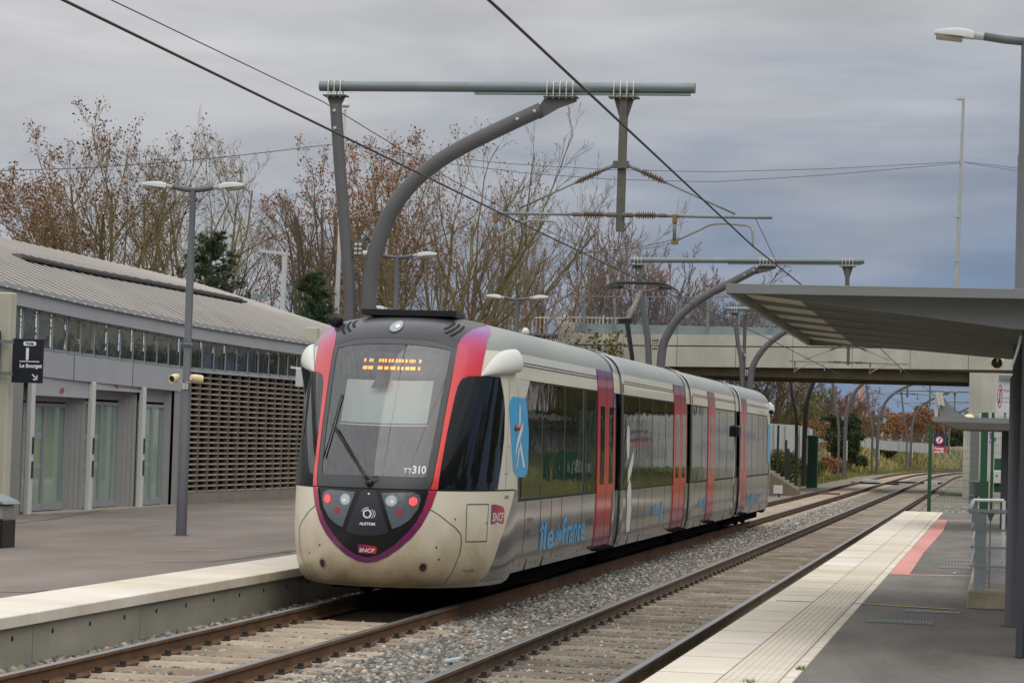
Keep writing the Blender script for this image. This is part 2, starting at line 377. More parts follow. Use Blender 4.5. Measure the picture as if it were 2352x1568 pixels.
Zs = [(-6.38, -4.78, 17.5, 26, mid_z, 520, .022, .052), (-6.38, -4.78, 26, 40, mid_z, 430, .024, .052), (-6.38, -4.78, 40, 62, mid_z, 300, .028, .055), (-6.38, -4.78, 62, 105, mid_z, 150, .03, .06),
      (-8.66, -8.05, 19.5, 30.5, -.165, 560, .024, .062), (-8.66, -8.05, 30.5, 38, -.165, 260, .024, .055),
      (-6.46, -6.3, 17.5, 40, -.195, 420, .02, .042), (-4.84, -4.7, 17.5, 60, -.195, 320, .02, .042),
      (-3.2, -3.05, 18, 60, -.2, 200, .02, .04), (-3.1, -2.56, 18, 72, -.235, 300, .022, .05),
      (-7.85, -6.55, 18.5, 29.6, -.192, 340, .016, .036), (-4.62, -3.28, 18, 34, -.181, 470, .014, .034), (-4.6, -3.3, 34, 75, -.182, 150, .018, .036),
      (-2.7, .5, 73.2, 105, -.25, 110, .03, .07)]
tag(scatter('ballast_stones', Zs, 3, SM), kind='stuff')

# --- platforms
def slab_plat(xe, xi, ys_, zt, side, name):
    """pale edge slabs: a row of units with joints; side +1: platform lies to the right of its edge"""
    g = MB()
    for i in range(len(ys_)-1):
        a, b = ys_[i]+.006, ys_[i+1]-.006
        g.bbox(min(xe, xi), max(xe, xi), a, b, zt-.105, zt, .008, 0)
    return g.build(name, [M_SLAB])
tag(slab_plat(-2.5, -1.45, list(np.arange(10.4, 71.3, 1.5))[:41]+[71.3], .33, 1, 'platform_edge'), kind='structure')
g = MB(); g.box(-1.45, 9, 4, 71.3, .1, .326); g.box(-2.42, -1.46, 4, 71.25, -.3, .22)
tag(g.build('platform', M_ASPH), kind='structure')
g = MB()
rnd = random.Random(5)
def stains(g, x0, x1, ys_, z, rnd):
    for y in ys_:
        w = rnd.uniform(.18, .42)
        n = 9; a = [(lerp(x0, x1, k/n), y-w*rnd.uniform(.6, 1.1)) for k in range(n+1)]; b = [(lerp(x0, x1, k/n), y+w*rnd.uniform(.6, 1.1)) for k in range(n, -1, -1)]
        v = [(p[0], p[1], z) for p in a+b]
        g.add(v, [(k, k+1, 2*n-k, 2*n+1-k) for k in range(n)])
# ribbed warning strip let into the slabs
M_TACT = mat('warning_strip', srgb(198, 186, 163), .85, col2=srgb(219, 211, 197), vs=.42, bump=.1, bs=80, detail=7, stretch=(.4, 1.3, 1))
M_JOINT = mat('joint', srgb(160, 148, 128), .95)
g = MB()
y = 10.5
while y < 71.2:
    g.box(-1.975, -1.555, y, min(y+.57, 71.2), .331, .334)
    for k in range(7): g.box(-1.955+k*.058, -1.955+k*.058+.027, y+.015, min(y+.55, 71.2), .334, .3375)
    y += .6
tag(g.build('warning_strip', M_TACT), kind='structure')
g = MB()
for x in (-1.985, -1.548): g.box(x-.004, x+.004, 10.5, 71.2, .3305, .3345)
for y in np.arange(10.4, 71, 1.5): g.box(-2.498, -1.452, y-.005, y+.005, .3302, .332)
tag(g.build('slab_joints', M_JOINT), kind='structure')
# left platform
tag(slab_plat(-8.6, -9.57, list(np.arange(4.4, 72, 1.5)), .335, -1, 'platform_edge'), kind='structure')
g = MB(); g.box(-60, -9.57, 0, 73, .1, .331); tag(g.build('platform', M_ASPHL), kind='structure')
# patched and tarred lines on the old tarmac
M_TAR = mat('tar_line', srgb(84, 80, 78), .8, var=.1, vs=3)
g = MB()
def ribbon(g, pts, w, z, mi=0):
    P = [np.array(p, float) for p in pts]; vs = []
    for i, p in enumerate(P):
        d = P[min(i+1, len(P)-1)]-P[max(i-1, 0)]; d /= np.linalg.norm(d); n = np.array([-d[1], d[0]])
        ww = w[i] if isinstance(w, (list, tuple)) else w
        vs += [(*(p+n*ww/2), z), (*(p-n*ww/2), z)]
    g.add(vs, [(2*i, 2*i+1, 2*i+3, 2*i+2) for i in range(len(P)-1)], mi)
def on(pts, z): return [tuple(at(x, y, Z=z)[:2]) for x, y in pts]
ribbon(g, on([(0, 1203), (110, 1192), (260, 1166), (330, 1158), (520, 1142), (690, 1132)], .34), .09, .3335)
ribbon(g, on([(330, 1290), (480, 1288), (560, 1280), (640, 1268), (700, 1260)], .34), [.03, .06, .12, .16, .16], .3335)
ribbon(g, on([(560, 1157), (640, 1158), (670, 1156)], .34), .05, .3335)
ribbon(g, on([(0, 1357), (70, 1358), (110, 1352)], .34), [.14, .1, .03], .3335)
tag(g.build('tar_seams', M_TAR), kind='structure')
# retaining wall under the left edge, with drain holes every metre and joints every three
w = thing('retaining_wall', 'grey concrete wall with a row of drain holes under the left platform edge', 'wall', (-8.66, 22, -.3))
g = MB()
for k in range(-3, 17):
    a = 22.42+3*(k-3)-9+9; g.box(-8.8, -8.66, a+.008, a+2.992, -.35, .24)
g.build('wall', M_CONCW, w)
g = MB(); g.box(-8.85, -8.72, 4, 72, -.35, .2); g.build('backing', mat('dark_gap', (.01, .01, .01), .9), w)
for k in range(22):
    y = 18.9+k*1.005
    MB().lathe((-8.665, y, .12), (1, 0, 0), [(0, .026), (.008, .026)], 10).build('drain_hole', mat('hole', (.008, .008, .008), .9) if k == 0 else bpy.data.materials['hole'], w)
# ================================================================== the tram
W0 = 1.325; XC = TC1; YE = 31.5; YT = 67.1
TAB = [(.24, 1.16, 29.62), (.27, 1.21, 29.42), (.34, 1.25, 29.28), (.5, 1.295, 29.17), (.8, 1.32, 29.12), (1.1, 1.325, 29.1), (1.42, 1.325, 29.14), (1.6, 1.324, 29.2), (2.2, 1.316, 29.5), (2.8, 1.302, 29.85), (3.0, 1.288, 29.98), (3.15, 1.258, 30.09), (3.27, 1.19, 30.22), (3.36, 1.08, 30.38), (3.43, .93, 30.6), (3.48, .72, 30.85), (3.515, .45, 31.15), (3.53, .02, 31.45)]
_T = np.array(TAB)
for _ in range(3):      # round the profile off
    q = [_T[0]]
    for i in range(len(_T)-1): q += [_T[i]*.75+_T[i+1]*.25, _T[i]*.25+_T[i+1]*.75]
    _T = np.array(q+[_T[-1]])
def prof_(z): return np.interp(z, _T[:, 0], _T[:, 1]), np.interp(z, _T[:, 0], _T[:, 2])
_t = np.linspace(0, pi/2, 400); _x = np.sin(_t)**(2/2.25); _y = 1-np.cos(_t)**(2/2.25)
_s = np.concatenate([[0], np.cumsum(np.hypot(np.diff(_x*W0), np.diff(_y*(YE-29.14))))]); A1 = _s[-1]
def S0(a, z):
    hw, y0 = prof_(z); s = abs(a)
    if s < A1: w = np.interp(s, _s, _x); y = y0+(YE-y0)*np.interp(s, _s, _y)
    else: w = 1.; y = YE+s-A1
    return np.array([XC+(1 if a > 0 else -1)*hw*w, y, z])
def SN(a, z, d=0.):
    p = S0(a, z)
    if not d: return p
    e = .012; u = S0(a+e, z)-S0(a-e, z); v = S0(a, min(z+e, 3.525))-S0(a, max(z-e, .245))
    n = np.cross(u, v); n /= (np.linalg.norm(n)+1e-12)
    return p+n*d
def aY(y): return A1+y-YE                     # perimeter coordinate of a station Y on the straight side
def SR(a, z, d=0.):                            # the far end: the same nose, turned round
    p = SN(-a, z, d); return np.array([2*XC-p[0], YT+YE-p[1], p[2]])
def zs(z0, z1, st=.03): n = max(1, int(round((z1-z0)/st))); return list(np.linspace(z0, z1, n+1))
def rows(mb, ed, d, n=12, st=.03, mi=0, fn=SN):
    """patch between two edges given as rows (z, a_left, a_right), laid d proud of the skin"""
    E_ = sorted(ed); Z = [r[0] for r in E_]; A = [r[1] for r in E_]; B = [r[2] for r in E_]
    Zf = zs(Z[0], Z[-1], st)
    mb.grid(lambda k, z: fn(lerp(np.interp(z, Z, A), np.interp(z, Z, B), k/n), z, d), range(n+1), Zf, mi)
def strip(mb, inner, outer, d, mi=0, n=3, res=6, fn=SN):
    """band between two curves [(a, z)]"""
    def rs(c):
        c = np.array(c, float); t = np.linspace(0, len(c)-1, (len(c)-1)*res+1); i = np.arange(len(c))
        return np.stack([np.interp(t, i, c[:, 0]), np.interp(t, i, c[:, 1])], 1)
    I, O = rs(inner), rs(outer)
    mb.grid(lambda u, k: fn(*lerp(I[int(u)], O[int(u)], k/n), d), range(len(I)), range(n+1), mi)
def flat(mb, v, f, a0, z0, sx, sz, d, mi=0, fn=SN, skew=0.):
    mb.add([fn(a0+sx*x+skew*y, z0+sz*y, d) for x, y in v], f, mi)
def disc(mb, a, z, ra, rz, d, mi=0, n=20, fn=SN, r0=0.):
    v = [fn(a, z, d)]+[fn(a+ra*cos(2*pi*k/n), z+rz*sin(2*pi*k/n), d) for k in range(n)]
    mb.add(v, [(0, 1+k, 1+(k+1) % n) for k in range(n)], mi)
def ring(mb, a, z, ra, rz, w, d, mi=0, n=24, t0=0, t1=2*pi, fn=SN):
    v = []
    for k in range(n+1):
        t = lerp(t0, t1, k/n); v += [fn(a+ra*cos(t), z+rz*sin(t), d), fn(a+(ra+w)*cos(t), z+(rz+w)*sin(t), d)]
    mb.add(v, [(2*k, 2*k+1, 2*k+3, 2*k+2) for k in range(n)], mi)

# paints
T_CREAM = mat('tram_cream_paint', srgb(222, 217, 200), .38, var=.04, vs=1.2, coat=.4)
T_ROOF = mat('tram_roof_grey', srgb(148, 153, 148), .5, var=.08, vs=.9, stretch=(1, .4, 1))
T_GREY = mat('tram_metallic_grey', srgb(132, 134, 138), .2, metal=.55, col2=srgb(160, 161, 162), vs=1.3, stretch=(1, 1, .25), bump=.1, bs=2.2, coat=.5, bdist=.03)
T_BLACK = mat('tram_black_trim', srgb(20, 20, 23), .32)
T_DARK = mat('tram_dark_dome', srgb(42, 42, 46), .42, var=.12, vs=4, coat=.2)
T_SEAM = mat('panel_gap', (.006, .006, .007), .9)
T_WIN = mat('tinted_window', (.010, .012, .012), .025, bump=.2, bs=1.3, spec=.5, bdist=.03)
T_CABWIN = mat('cab_side_window', (.008, .009, .010), .03, bump=.05, bs=1.2, spec=.5, bdist=.03)
T_MULL = mat('window_joint', srgb(84, 86, 88), .35)
T_UNDER = mat('underframe', (.006, .0055, .005), 1., spec=.05)
T_STRIPE = zramp('red_fade_paint', [(.5, srgb(104, 36, 92)), (.95, srgb(118, 36, 92)), (1.36, srgb(176, 44, 82)), (1.46, srgb(228, 66, 60)), (2.2, srgb(230, 58, 52)), (2.9, srgb(212, 40, 58)), (3.15, srgb(190, 44, 92)), (3.3, srgb(136, 52, 132)), (3.5, srgb(120, 60, 140))], z0=.4, z1=3.6, rough=.35, coat=.5)
T_DOOR = zramp('door_fade_paint', [(.42, srgb(112, 40, 84)), (.62, srgb(140, 42, 80)), (.9, srgb(176, 34, 48)), (1.2, srgb(192, 32, 38)), (1.45, srgb(212, 62, 38)), (2.0, srgb(200, 34, 42)), (2.7, srgb(174, 22, 56)), (2.95, srgb(130, 38, 88)), (3.1, srgb(96, 44, 100))], z0=.4, z1=3.2, rough=.35, coat=.5)
def skirt_paint():
    """white moulding, browned by road dust towards its lower edge in uneven patches"""
    m = mat('white_moulding', srgb(206, 201, 186), .42, coat=.25); t = m.node_tree; b = t.nodes['Principled BSDF']
    c = t.nodes.new('ShaderNodeTexCoord'); s = t.nodes.new('ShaderNodeSeparateXYZ'); t.links.new(c.outputs['Object'], s.inputs[0])
    n = t.nodes.new('ShaderNodeTexNoise'); n.inputs['Scale'].default_value = 2.6; n.inputs['Detail'].default_value = 7; t.links.new(c.outputs['Object'], n.inputs['Vector'])
    n3 = t.nodes.new('ShaderNodeTexNoise'); n3.inputs['Scale'].default_value = 45; n3.inputs['Detail'].default_value = 4; t.links.new(c.outputs['Object'], n3.inputs['Vector'])
    a = t.nodes.new('ShaderNodeMath'); a.operation = 'MULTIPLY_ADD'; a.inputs[1].default_value = .9; t.links.new(n.outputs['Fac'], a.inputs[0]); t.links.new(s.outputs[2], a.inputs[2])
    a2 = t.nodes.new('ShaderNodeMath'); a2.operation = 'MULTIPLY_ADD'; a2.inputs[1].default_value = .25; t.links.new(n3.outputs['Fac'], a2.inputs[0]); t.links.new(a.outputs[0], a2.inputs[2])
    r = t.nodes.new('ShaderNodeValToRGB'); e = r.color_ramp.elements; e[0].position = .36; e[0].color = (*srgb(132, 118, 96), 1); e[1].position = .98; e[1].color = (*srgb(230, 221, 200), 1)
    q = e.new(.56); q.color = (*srgb(178, 162, 132), 1); q = e.new(.74); q.color = (*srgb(206, 194, 168), 1)
    mr = t.nodes.new('ShaderNodeMapRange'); mr.inputs['From Min'].default_value = 0; mr.inputs['From Max'].default_value = 1.75
    t.links.new(a2.outputs[0], mr.inputs[0]); t.links.new(mr.outputs[0], r.inputs[0]); t.links.new(r.outputs[0], b.inputs['Base Color']); return m
T_SKIRT = skirt_paint()
T_BLUE = mat('blue_print', srgb(64, 172, 228), .4, coat=.3)
T_BLUE2 = mat('pale_blue_print', srgb(86, 160, 204), .4, coat=.3)
T_WHITEP = mat('white_print', srgb(216, 215, 208), .4)
T_GREYP = mat('grey_print', srgb(84, 84, 84), .5)
T_ORANGE = mat('orange_mark', srgb(214, 146, 48), .6)
T_SILVER = mat('silver_trim', srgb(196, 198, 200), .35, metal=.5)
LOGO = zramp('logo_fade', [(.0, srgb(140, 36, 110)), (1.0, srgb(206, 36, 44))], axis=0, z0=0, z1=1)

tram = thing('tram', 'four-section white, grey and red tram standing by the left platform', 'tram', (XC, 29.1, 0))
S1, S2, S3 = 39.95, 49.33, 58.85
cars = [(None, 39.68), (40.28, 49.05), (49.6, 58.5), (59.2, None)]

def side_bands(mb, y0, y1, fn, sgn):
    """one straight side between two stations: skirt, window band, cornice, roof"""
    st = [y0, y0+.02]+list(np.arange(y0+.5, y1-.1, 1.2))+[y1-.02, y1]
    def G(z0, z1, mi, d=0, stp=.1):
        mb.grid(lambda y, z: fn(sgn*aY(y), z, d), st, zs(z0, z1, stp), mi, flip=sgn < 0)
    G(.36, 1.262, 2); G(1.262, 2.772, 3, -.004); G(2.772, 3.1, 0); G(3.1, 3.529, 1, 0, .028)
def bodyside_details(mb, y0, y1, seams, fn=SN, tabs=(), notches=(), sgn=1):
    for y in seams: mb.grid(lambda a, z: fn(sgn*(aY(y)+a), z, .0025), [-.011, .011], zs(.42, 1.25, .2), 4)
    for z in (2.955, 2.99): mb.grid(lambda y, q: fn(sgn*aY(y), z+q, .003), list(np.linspace(y0+.12, y1-.12, 12)), [-.006, .006], 4)
    mb.grid(lambda y, q: fn(sgn*aY(y), 2.772+q, .003), list(np.linspace(y0, y1, 12)), [-.008, .008], 4)
    mb.grid(lambda y, q: fn(sgn*aY(y), 1.262+q, .003), list(np.linspace(y0, y1, 12)), [-.01, .01], 4)
    for y in tabs: mb.grid(lambda a, z: fn(sgn*(aY(y)+a), z, .004), [-.035, .035], [.46, .54], 5)
    for y in notches: mb.add([fn(sgn*(aY(y)+a), z, .004) for a, z in ((-.06, .355), (.06, .355), (.02, .5), (-.02, .5))], [(0, 1, 2, 3)], 4)
    for y in np.arange(y0+.5, y1-.3, .45):
        mb.grid(lambda a, z: fn(sgn*(aY(y)+a), z, .003), [-.008, .008], [.44, .47], 4)
BM = [T_CREAM, T_ROOF, T_GREY, T_BLACK, T_SEAM, T_ORANGE, T_SILVER]
def ring_end(mb, y, fn=SN):
    """pale frame round a section's end"""
    for s in (-1, 1):
        mb.grid(lambda a, z: fn(s*(aY(y)+a), z, .03), [-.09, -.03, .03, .09], zs(3.1, 3.529, .025), 6, flip=s < 0)
        mb.grid(lambda a, z: fn(s*(aY(y)+a), z, .02), [-.14, -.05, .05, .14], zs(2.78, 3.1, .08), 0, flip=s < 0)
        mb.grid(lambda a, z: fn(s*(aY(y)+a), z, .02+.02*cos(a*10)), [-.14, -.07, 0, .07, .14], zs(.4, 1.26, .08), 2, flip=s < 0)
        mb.grid(lambda a, z: fn(s*(aY(y)+a), z, .012), [-.14, -.05, .05, .14], zs(1.26, 2.78, .2), 3, flip=s < 0)
def cab_skin(mb, fn, front):
    """the nose, both sides, back to YE; leaves the windscreen open"""
    al = list(np.linspace(-A1, -.9, 34))+list(np.linspace(-.86, .86, 37))+list(np.linspace(.9, A1, 34))
    zl = zs(.24, 1.40, .04)[:-1]+[1.40]+zs(1.43, 3.1, .045)+list(np.linspace(3.13, 3.529, 20))
    V = [fn(a, z, 0) for z in zl for a in al]; nu = len(al); F = []; MI = []
    for j in range(len(zl)-1):
        for i in range(nu-1):
            am = abs(al[i]+al[i+1])/2; zm = (zl[j]+zl[j+1])/2
            if front and 1.52 < zm < 3.12 and am < .70+(zm-1.5)*.08: continue
            q = (j*nu+i, j*nu+i+1, (j+1)*nu+i+1, (j+1)*nu+i); F.append(q)
            MI.append(0 if zm < 1.41 else 3 if am < 2.0 and zm < 2.77 else 0 if zm < 3.1 and am > 1.3 else 1)
    o = len(mb.v); mb.v += [tuple(p) for p in V]; mb.f += [tuple(i+o for i in f) for f in F]; mb.m += MI
# --- section 1 body
b1 = MB(); cab_skin(b1, SN, True)
for s in (-1, 1): side_bands(b1, YE, 39.68, SN, s)
bodyside_details(b1, YE, 39.68, (31.47, 32.07, 33.2, 34.02, 34.85, 36.6), tabs=(31.6, 34.41, 37.16, 39.55), notches=(32.45, 33.68))
ring_end(b1, 39.55)
body = [b1.build('car_body', BM, tram, smooth=True, auto=50)]
for i in (1, 2):
    m = MB(); y0, y1 = cars[i]
    for s in (-1, 1): side_bands(m, y0, y1, SN, s)
    if i == 1: bodyside_details(m, y0, y1, (41.7, 42.5, 43.3, 44.15, 45.9, 46.85), tabs=(40.85, 43.5, 46.2), notches=(41.62, 42.96))
    else: bodyside_details(m, y0, y1, (50.6, 51.6, 52.5, 54.5, 55.3, 56.6, 57.6), tabs=(49.9, 52.0, 57.5), notches=(51.0, 52.2, 56.5))
    ring_end(m, y0+.15); ring_end(m, y1-.13)
    body.append(m.build('car_body', BM, tram, smooth=True, auto=50))
m = MB(); cab_skin(m, SR, False)
for s in (-1, 1): side_bands(m, 59.2, YT, SN, s)
bodyside_details(m, 59.2, YT, (61.3, 62.3, 64, 65.4, 66.6), tabs=(59.5, 63, 65), notches=(62.6, 65.2)); ring_end(m, 59.35)
body.append(m.build('car_body', BM, tram, smooth=True, auto=50))
part_label(body[0], 'front section with the driving cab'); part_label(body[3], 'rear section, farthest away')
for (y0, y1) in ((39.6, 40.34), (49.0, 49.66), (58.44, 59.26)):
    m = MB(); n = 9; st = list(np.linspace(y0, y1, n))
    for s in (-1, 1):
        m.grid(lambda y, z: SN(s*aY(y), z, -.05-(.02 if int(round((y-y0)/(y1-y0)*(n-1))) % 2 else 0)), st, zs(.4, 3.528, .09), 0, flip=s < 0)
    gb = m.build('gangway_bellows', T_BLACK, tram)
    for s in (-1, 1):
        for ya, yb in ((y0, (y0+y1)/2-.03), ((y0+y1)/2+.03, y1)): m = MB(); m.grid(lambda y, z: SN(s*aY(y), z, -.012), [ya, yb], zs(.38, 1.262, .1), 2, flip=s < 0); m.build('gangway_skirt', BM, tram)
        m = MB()
        m.grid(lambda y, z: SN(s*aY(y), z, -.008), [y0, (y0+y1)/2, y1], zs(2.78, 3.1, .08), 0, flip=s < 0); m.grid(lambda y, z: SN(s*aY(y), z, -.006), [y0, (y0+y1)/2, y1], zs(3.1, 3.529, .03), 1, flip=s < 0)
        m.grid(lambda y, z: SN(s*aY(y), z, .022), [y1-.12, y1-.06, y1-.0], zs(3.1, 3.529, .03), 6, flip=s < 0)
        m.build('gangway_roof_cover', BM, tram, smooth=True)

# --- white moulding, U band, lamp cluster and red fades on the nose
def nose_parts(fn, car, front=True):
    EW = [(.27, 1.7), (.33, 1.78), (.398, 1.932), (.547, 2.055), (.842, 2.269), (1.138, 2.577), (1.40, 2.812)]
    m = MB(); rows(m, [(z, -a, a) for z, a in EW], .005, n=90, st=.03, fn=fn)
    m.build('skirt_panel', T_SKIRT, tram, smooth=True)
    # metallic grey behind the white moulding
    for s in (-1, 1):
        m = MB(); m.grid(lambda k, z: fn(s*lerp(np.interp(z, [e[0] for e in EW], [e[1] for e in EW]), A1+.01, k/6), z, .004), range(7), zs(.3, 1.40, .05), 0, flip=s < 0)
        m.build('rear_skirt_panel', T_GREY, tram, smooth=True)
    m = MB(); m.grid(lambda a, q: fn(a, 1.405+q, .007), list(np.linspace(-2.82, 2.82, 110)), [-.009, .009]); 
    if front:
        seam = [(.748, 1.18), (.88, 1.115), (1.008, 1.037), (1.14, .965), (1.235, .889), (1.25, .77), (1.224, .643), (1.13, .46), (.997, .29)]
        for s in (-1, 1): strip(m, [(s*a, z) for a, z in seam], [(s*(a+.012), z+.003) for a, z in seam], .009, n=1, fn=fn)
        # small access panel, screws
        for s in (1,):
            P_ = [(1.33, 1.243), (1.819, 1.243), (1.806, .8), (1.335, .802), (1.33, 1.243)]
            for i in range(4):
                a, b = np.array(P_[i]), np.array(P_[i+1]); d = (b-a)/np.linalg.norm(b-a)*.005; nrm = np.array([-d[1], d[0]])
                strip(m, [a-nrm, b-nrm], [a+nrm, b+nrm], .0085, n=1, res=5, fn=fn)
            for a, z in ((1.13, 1.07), (1.78, 1.02), (.86, .74), (.90, .60), (-.66, .72), (-.9, .62)): disc(m, a, z, .012, .012, .009, n=10, fn=fn)
        m2 = MB()
        v, f = text_mesh('Tare 78,3t', .055, shear=.2); flat(m2, v, f, 1.32, .44, 1, 1, .009)
        v, f = text_mesh('U53619', .06, bold=.001); flat(m2, v, f, 2.33, 1.3, .9, 1, .009)
        for q in (2.05, 2.1): pass
        m2.build('stencilled_marks', T_GREYP, tram)
    m.build('panel_seams', T_SEAM, tram)
    # black U and its purple edge
    UI = [(.71, 1.40), (.682, 1.229), (.581, 1.035), (.47, .905), (.33, .765), (.2, .675), (.1, .628), (0, .612)]
    UO = [(.835, 1.40), (.765, 1.2), (.645, .987), (.53, .85), (.39, .725), (.25, .625), (.12, .566), (0, .548)]
    UI = UI+[(-a, z) for a, z in UI[-2::-1]]; UO = UO+[(-a, z) for a, z in UO[-2::-1]]
    m = MB(); rows(m, [(z, -a, a) for a, z in UI[:8]], .009, n=30, st=.02, fn=fn); m.build('lower_mask', T_BLACK, tram, smooth=True)
    m = MB(); strip(m, UI, UO, .012, n=3, fn=fn)
    # the same band running up both sides of the windscreen into the roof
    PI = [(1.41, .735), (1.5, .765), (1.934, .805), (2.528, .847), (2.9, .88), (3.123, .905), (3.17, .94), (3.229, .997), (3.28, 1.1), (3.314, 1.207), (3.352, 1.394), (3.385, 1.75), (3.41, 2.2)]
    PO = [(1.41, .84), (1.5, .845), (1.691, .856), (2.083, .888), (2.531, .943), (2.65, .97), (2.733, 1.03), (2.762, 1.14), (2.775, 1.4), (2.847, 1.406), (3.001, 1.445), (3.182, 1.544), (3.26, 1.68), (3.335, 1.946), (3.41, 2.3)]
    Zf = sorted(set(list(zs(1.412, 3.41, .03))+[2.733, 2.762, 2.775])); zi = [p[0] for p in PI]; ai = [p[1] for p in PI]; zo = [p[0] for p in PO]; ao = [p[1] for p in PO]
    for s in (-1, 1):
        m.grid(lambda k, z: fn(s*lerp(np.interp(z, zi, ai), np.interp(z, zo, ao), k/6), z, .010), range(7), Zf, 0, flip=s < 0)
    m.build('red_band', T_STRIPE, tram, smooth=True)
    # dark roof dome above the windscreen
    m = MB(); DZ = [(3.09, .899), (3.123, .915), (3.229, .997), (3.314, 1.207), (3.352, 1.394), (3.385, 1.75), (3.41, 2.2), (3.44, 2.7), (3.46, 2.95), (3.528, 2.95)]
    dz = [p[0] for p in DZ]; da = [p[1] for p in DZ]
    low = lambda t: 3.2-.105*abs(t)**2.4
    m.grid(lambda k, j: (lambda t, z: fn(t*np.interp(z, dz, da), z, .0065))(k/24-1, lerp(low(k/24-1), 3.529, (j/26)**1.0)), range(49), range(27))
    m.build('roof_dome', T_DARK, tram, smooth=True)
    return m
nose_parts(SN, body[0]); nose_parts(SR, body[3], False)

# windscreen: black frame, glass, and what shows through it
WS = [(1.415, .725), (1.5, .757), (1.934, .797), (2.528, .84), (3.0, .88), (3.10, .893)]
wz = [p[0] for p in WS]; wa = [p[1] for p in WS]
top = lambda t: 3.195-.10*abs(t)**2.4
m = MB()
def wsf(t, z, d=.008, sh=0.): return SN(t*(np.interp(z, wz, wa)-sh), z, d)
tf = lambda t: 3.125-.075*abs(t)**2.4
for s in (-1, 1): m.grid(lambda k, z: SN(s*(np.interp(z, wz, wa)-.085*k/3-(.0)), z, .0085), range(4), zs(1.42, 3.1, .05), flip=s > 0)
m.grid(lambda k, j: wsf(k/20-1, lerp(1.415, 1.555, j/3)), range(41), range(4))
m.grid(lambda k, j: wsf(k/20-1, lerp(tf(k/20-1), top(k/20-1), j/3)), range(41), range(4))
ws = m.build('windscreen', mat('windscreen_rim', srgb(66, 68, 70), .35, var=.08, vs=3), tram, smooth=True)
M_GL = glass('windscreen_glass', tint=(.72, .78, .79), refl=1., base=.07)
m = MB(); m.grid(lambda k, j: wsf(k/16-1, lerp(1.53, 3.16-.08*abs(k/16-1)**2.4, j/24), .004, .03), range(33), range(25))
m.build('pane', M_GL, ws, smooth=True)
# inside the cab
m = MB()
for s in (-1, 1): m.grid(lambda a, z: SN(s*a, z, -.05), list(np.linspace(.80, 2.9, 24)), zs(1.43, 3.2, .12))
m.quad((XC-1.24, 31.1, 1.3), (XC+1.24, 31.1, 1.3), (XC+1.2, 31.1, 3.12), (XC-1.2, 31.1, 3.12)); m.quad((XC-1.2, 31.1, 3.12), (XC+1.2, 31.1, 3.12), (XC+.9, 31.1, 3.38), (XC-.9, 31.1, 3.38)); m.build('cab_interior', mat('cab_interior', srgb(90, 99, 106), .9, var=.2, vs=1.5), tram)
m = MB(); m.grid(lambda k, z: SN(lerp(-.72, .72, k/8), z, -.12+(.0)), range(9), [1.5, 1.56, 1.6]); m.build('dashboard', mat('dashboard', srgb(70, 76, 78), .8), tram)
m = MB(); m.grid(lambda k, z: SN(lerp(-.645, .64, k/12), z, -.14), range(13), zs(2.24, 2.76, .08)); m.build('sun_blind', mat('blind_fabric', srgb(214, 216, 206), .9, var=.03, vs=2), tram, smooth=True)
m = MB(); m.grid(lambda k, z: SN(lerp(-.66, .65, k/12), z, -.135), range(13), [2.205, 2.222]); m.build('blind_rail', T_WHITEP, tram)
m = MB(); m.add([SN(a, z, -.06) for a, z in ((-.185, 2.62), (.02, 2.625), (.08, 2.765), (-.13, 2.765))], [(0, 1, 2, 3)]); m.build('cab_mirror', T_BLACK, tram)
m = MB(); m.grid(lambda k, z: SN(lerp(-.75, .75, k/12), z, -.10), range(13), zs(2.79, 3.1, .08)); m.build('sign_housing', mat('sign_housing', srgb(48, 52, 54), .8), tram)
m = MB()
LED = {'L': ([0, 1], [0, 1, 2, 3, 4]), 'E': ([0, 1, 3], [0, 1, 2, 3, 4]), 'B': ([0, 1, 3, 4], [0, 1, 2, 3, 4]), 'O': ([0, 1, 4, 5], [1, 2, 3, 4]), 'U': ([0, 1, 4, 5], [0, 1, 2, 3, 4]), 'R': ([0, 1, 3, 4], [0, 1, 4, 5]), 'G': ([0, 1, 4], [1, 2, 3, 4]), 'T': ([2, 3], [2, 3])}
col = 0; pitch = .0127
for ch in 'LE BOURGET':
    if ch == ' ': col += 4; continue
    up, lo = LED[ch]
    for c in up:
        for r in (0, 1, 2):
            if r == 2 and c in (0, 1): pass
            m.add([SN(-.335+(col+c)*pitch+dx, 2.965-.013*r+dz, -.045) for dx, dz in ((-.0056, -.0056), (.0056, -.0056), (.0056, .0056), (-.0056, .0056))], [(0, 1, 2, 3)])
    for c in lo:
        for r in (0, 1, 2):
            m.add([SN(-.335+(col+c)*pitch+dx, 2.873-.013*r+dz, -.045) for dx, dz in ((-.0056, -.0056), (.0056, -.0056), (.0056, .0056), (-.0056, .0056))], [(0, 1, 2, 3)])
    col += 7 if ch in 'OUR' else 6
m.build('destination_display', emis('amber_led', (1., .24, .012), 4.2), tram)
M_LETW = mat('white_lettering', srgb(228, 230, 228), .5)
m = MB(); v, f = text_mesh('310', .125, bold=.004); flat(m, v, f, .485, 1.595, .92, 1, .0095)
for x_ in (.385, .438):
    m.add([SN(x_+dx, 1.595+dz, .0095) for dx, dz in ((0, .047), (.044, .047), (.044, .058), (0, .058))], [(0, 1, 2, 3)]); m.add([SN(x_+dx, 1.595+dz, .0095) for dx, dz in ((.017, 0), (.027, 0), (.027, .047), (.017, .047))], [(0, 1, 2, 3)])
m.build('fleet_number', M_LETW, tram)
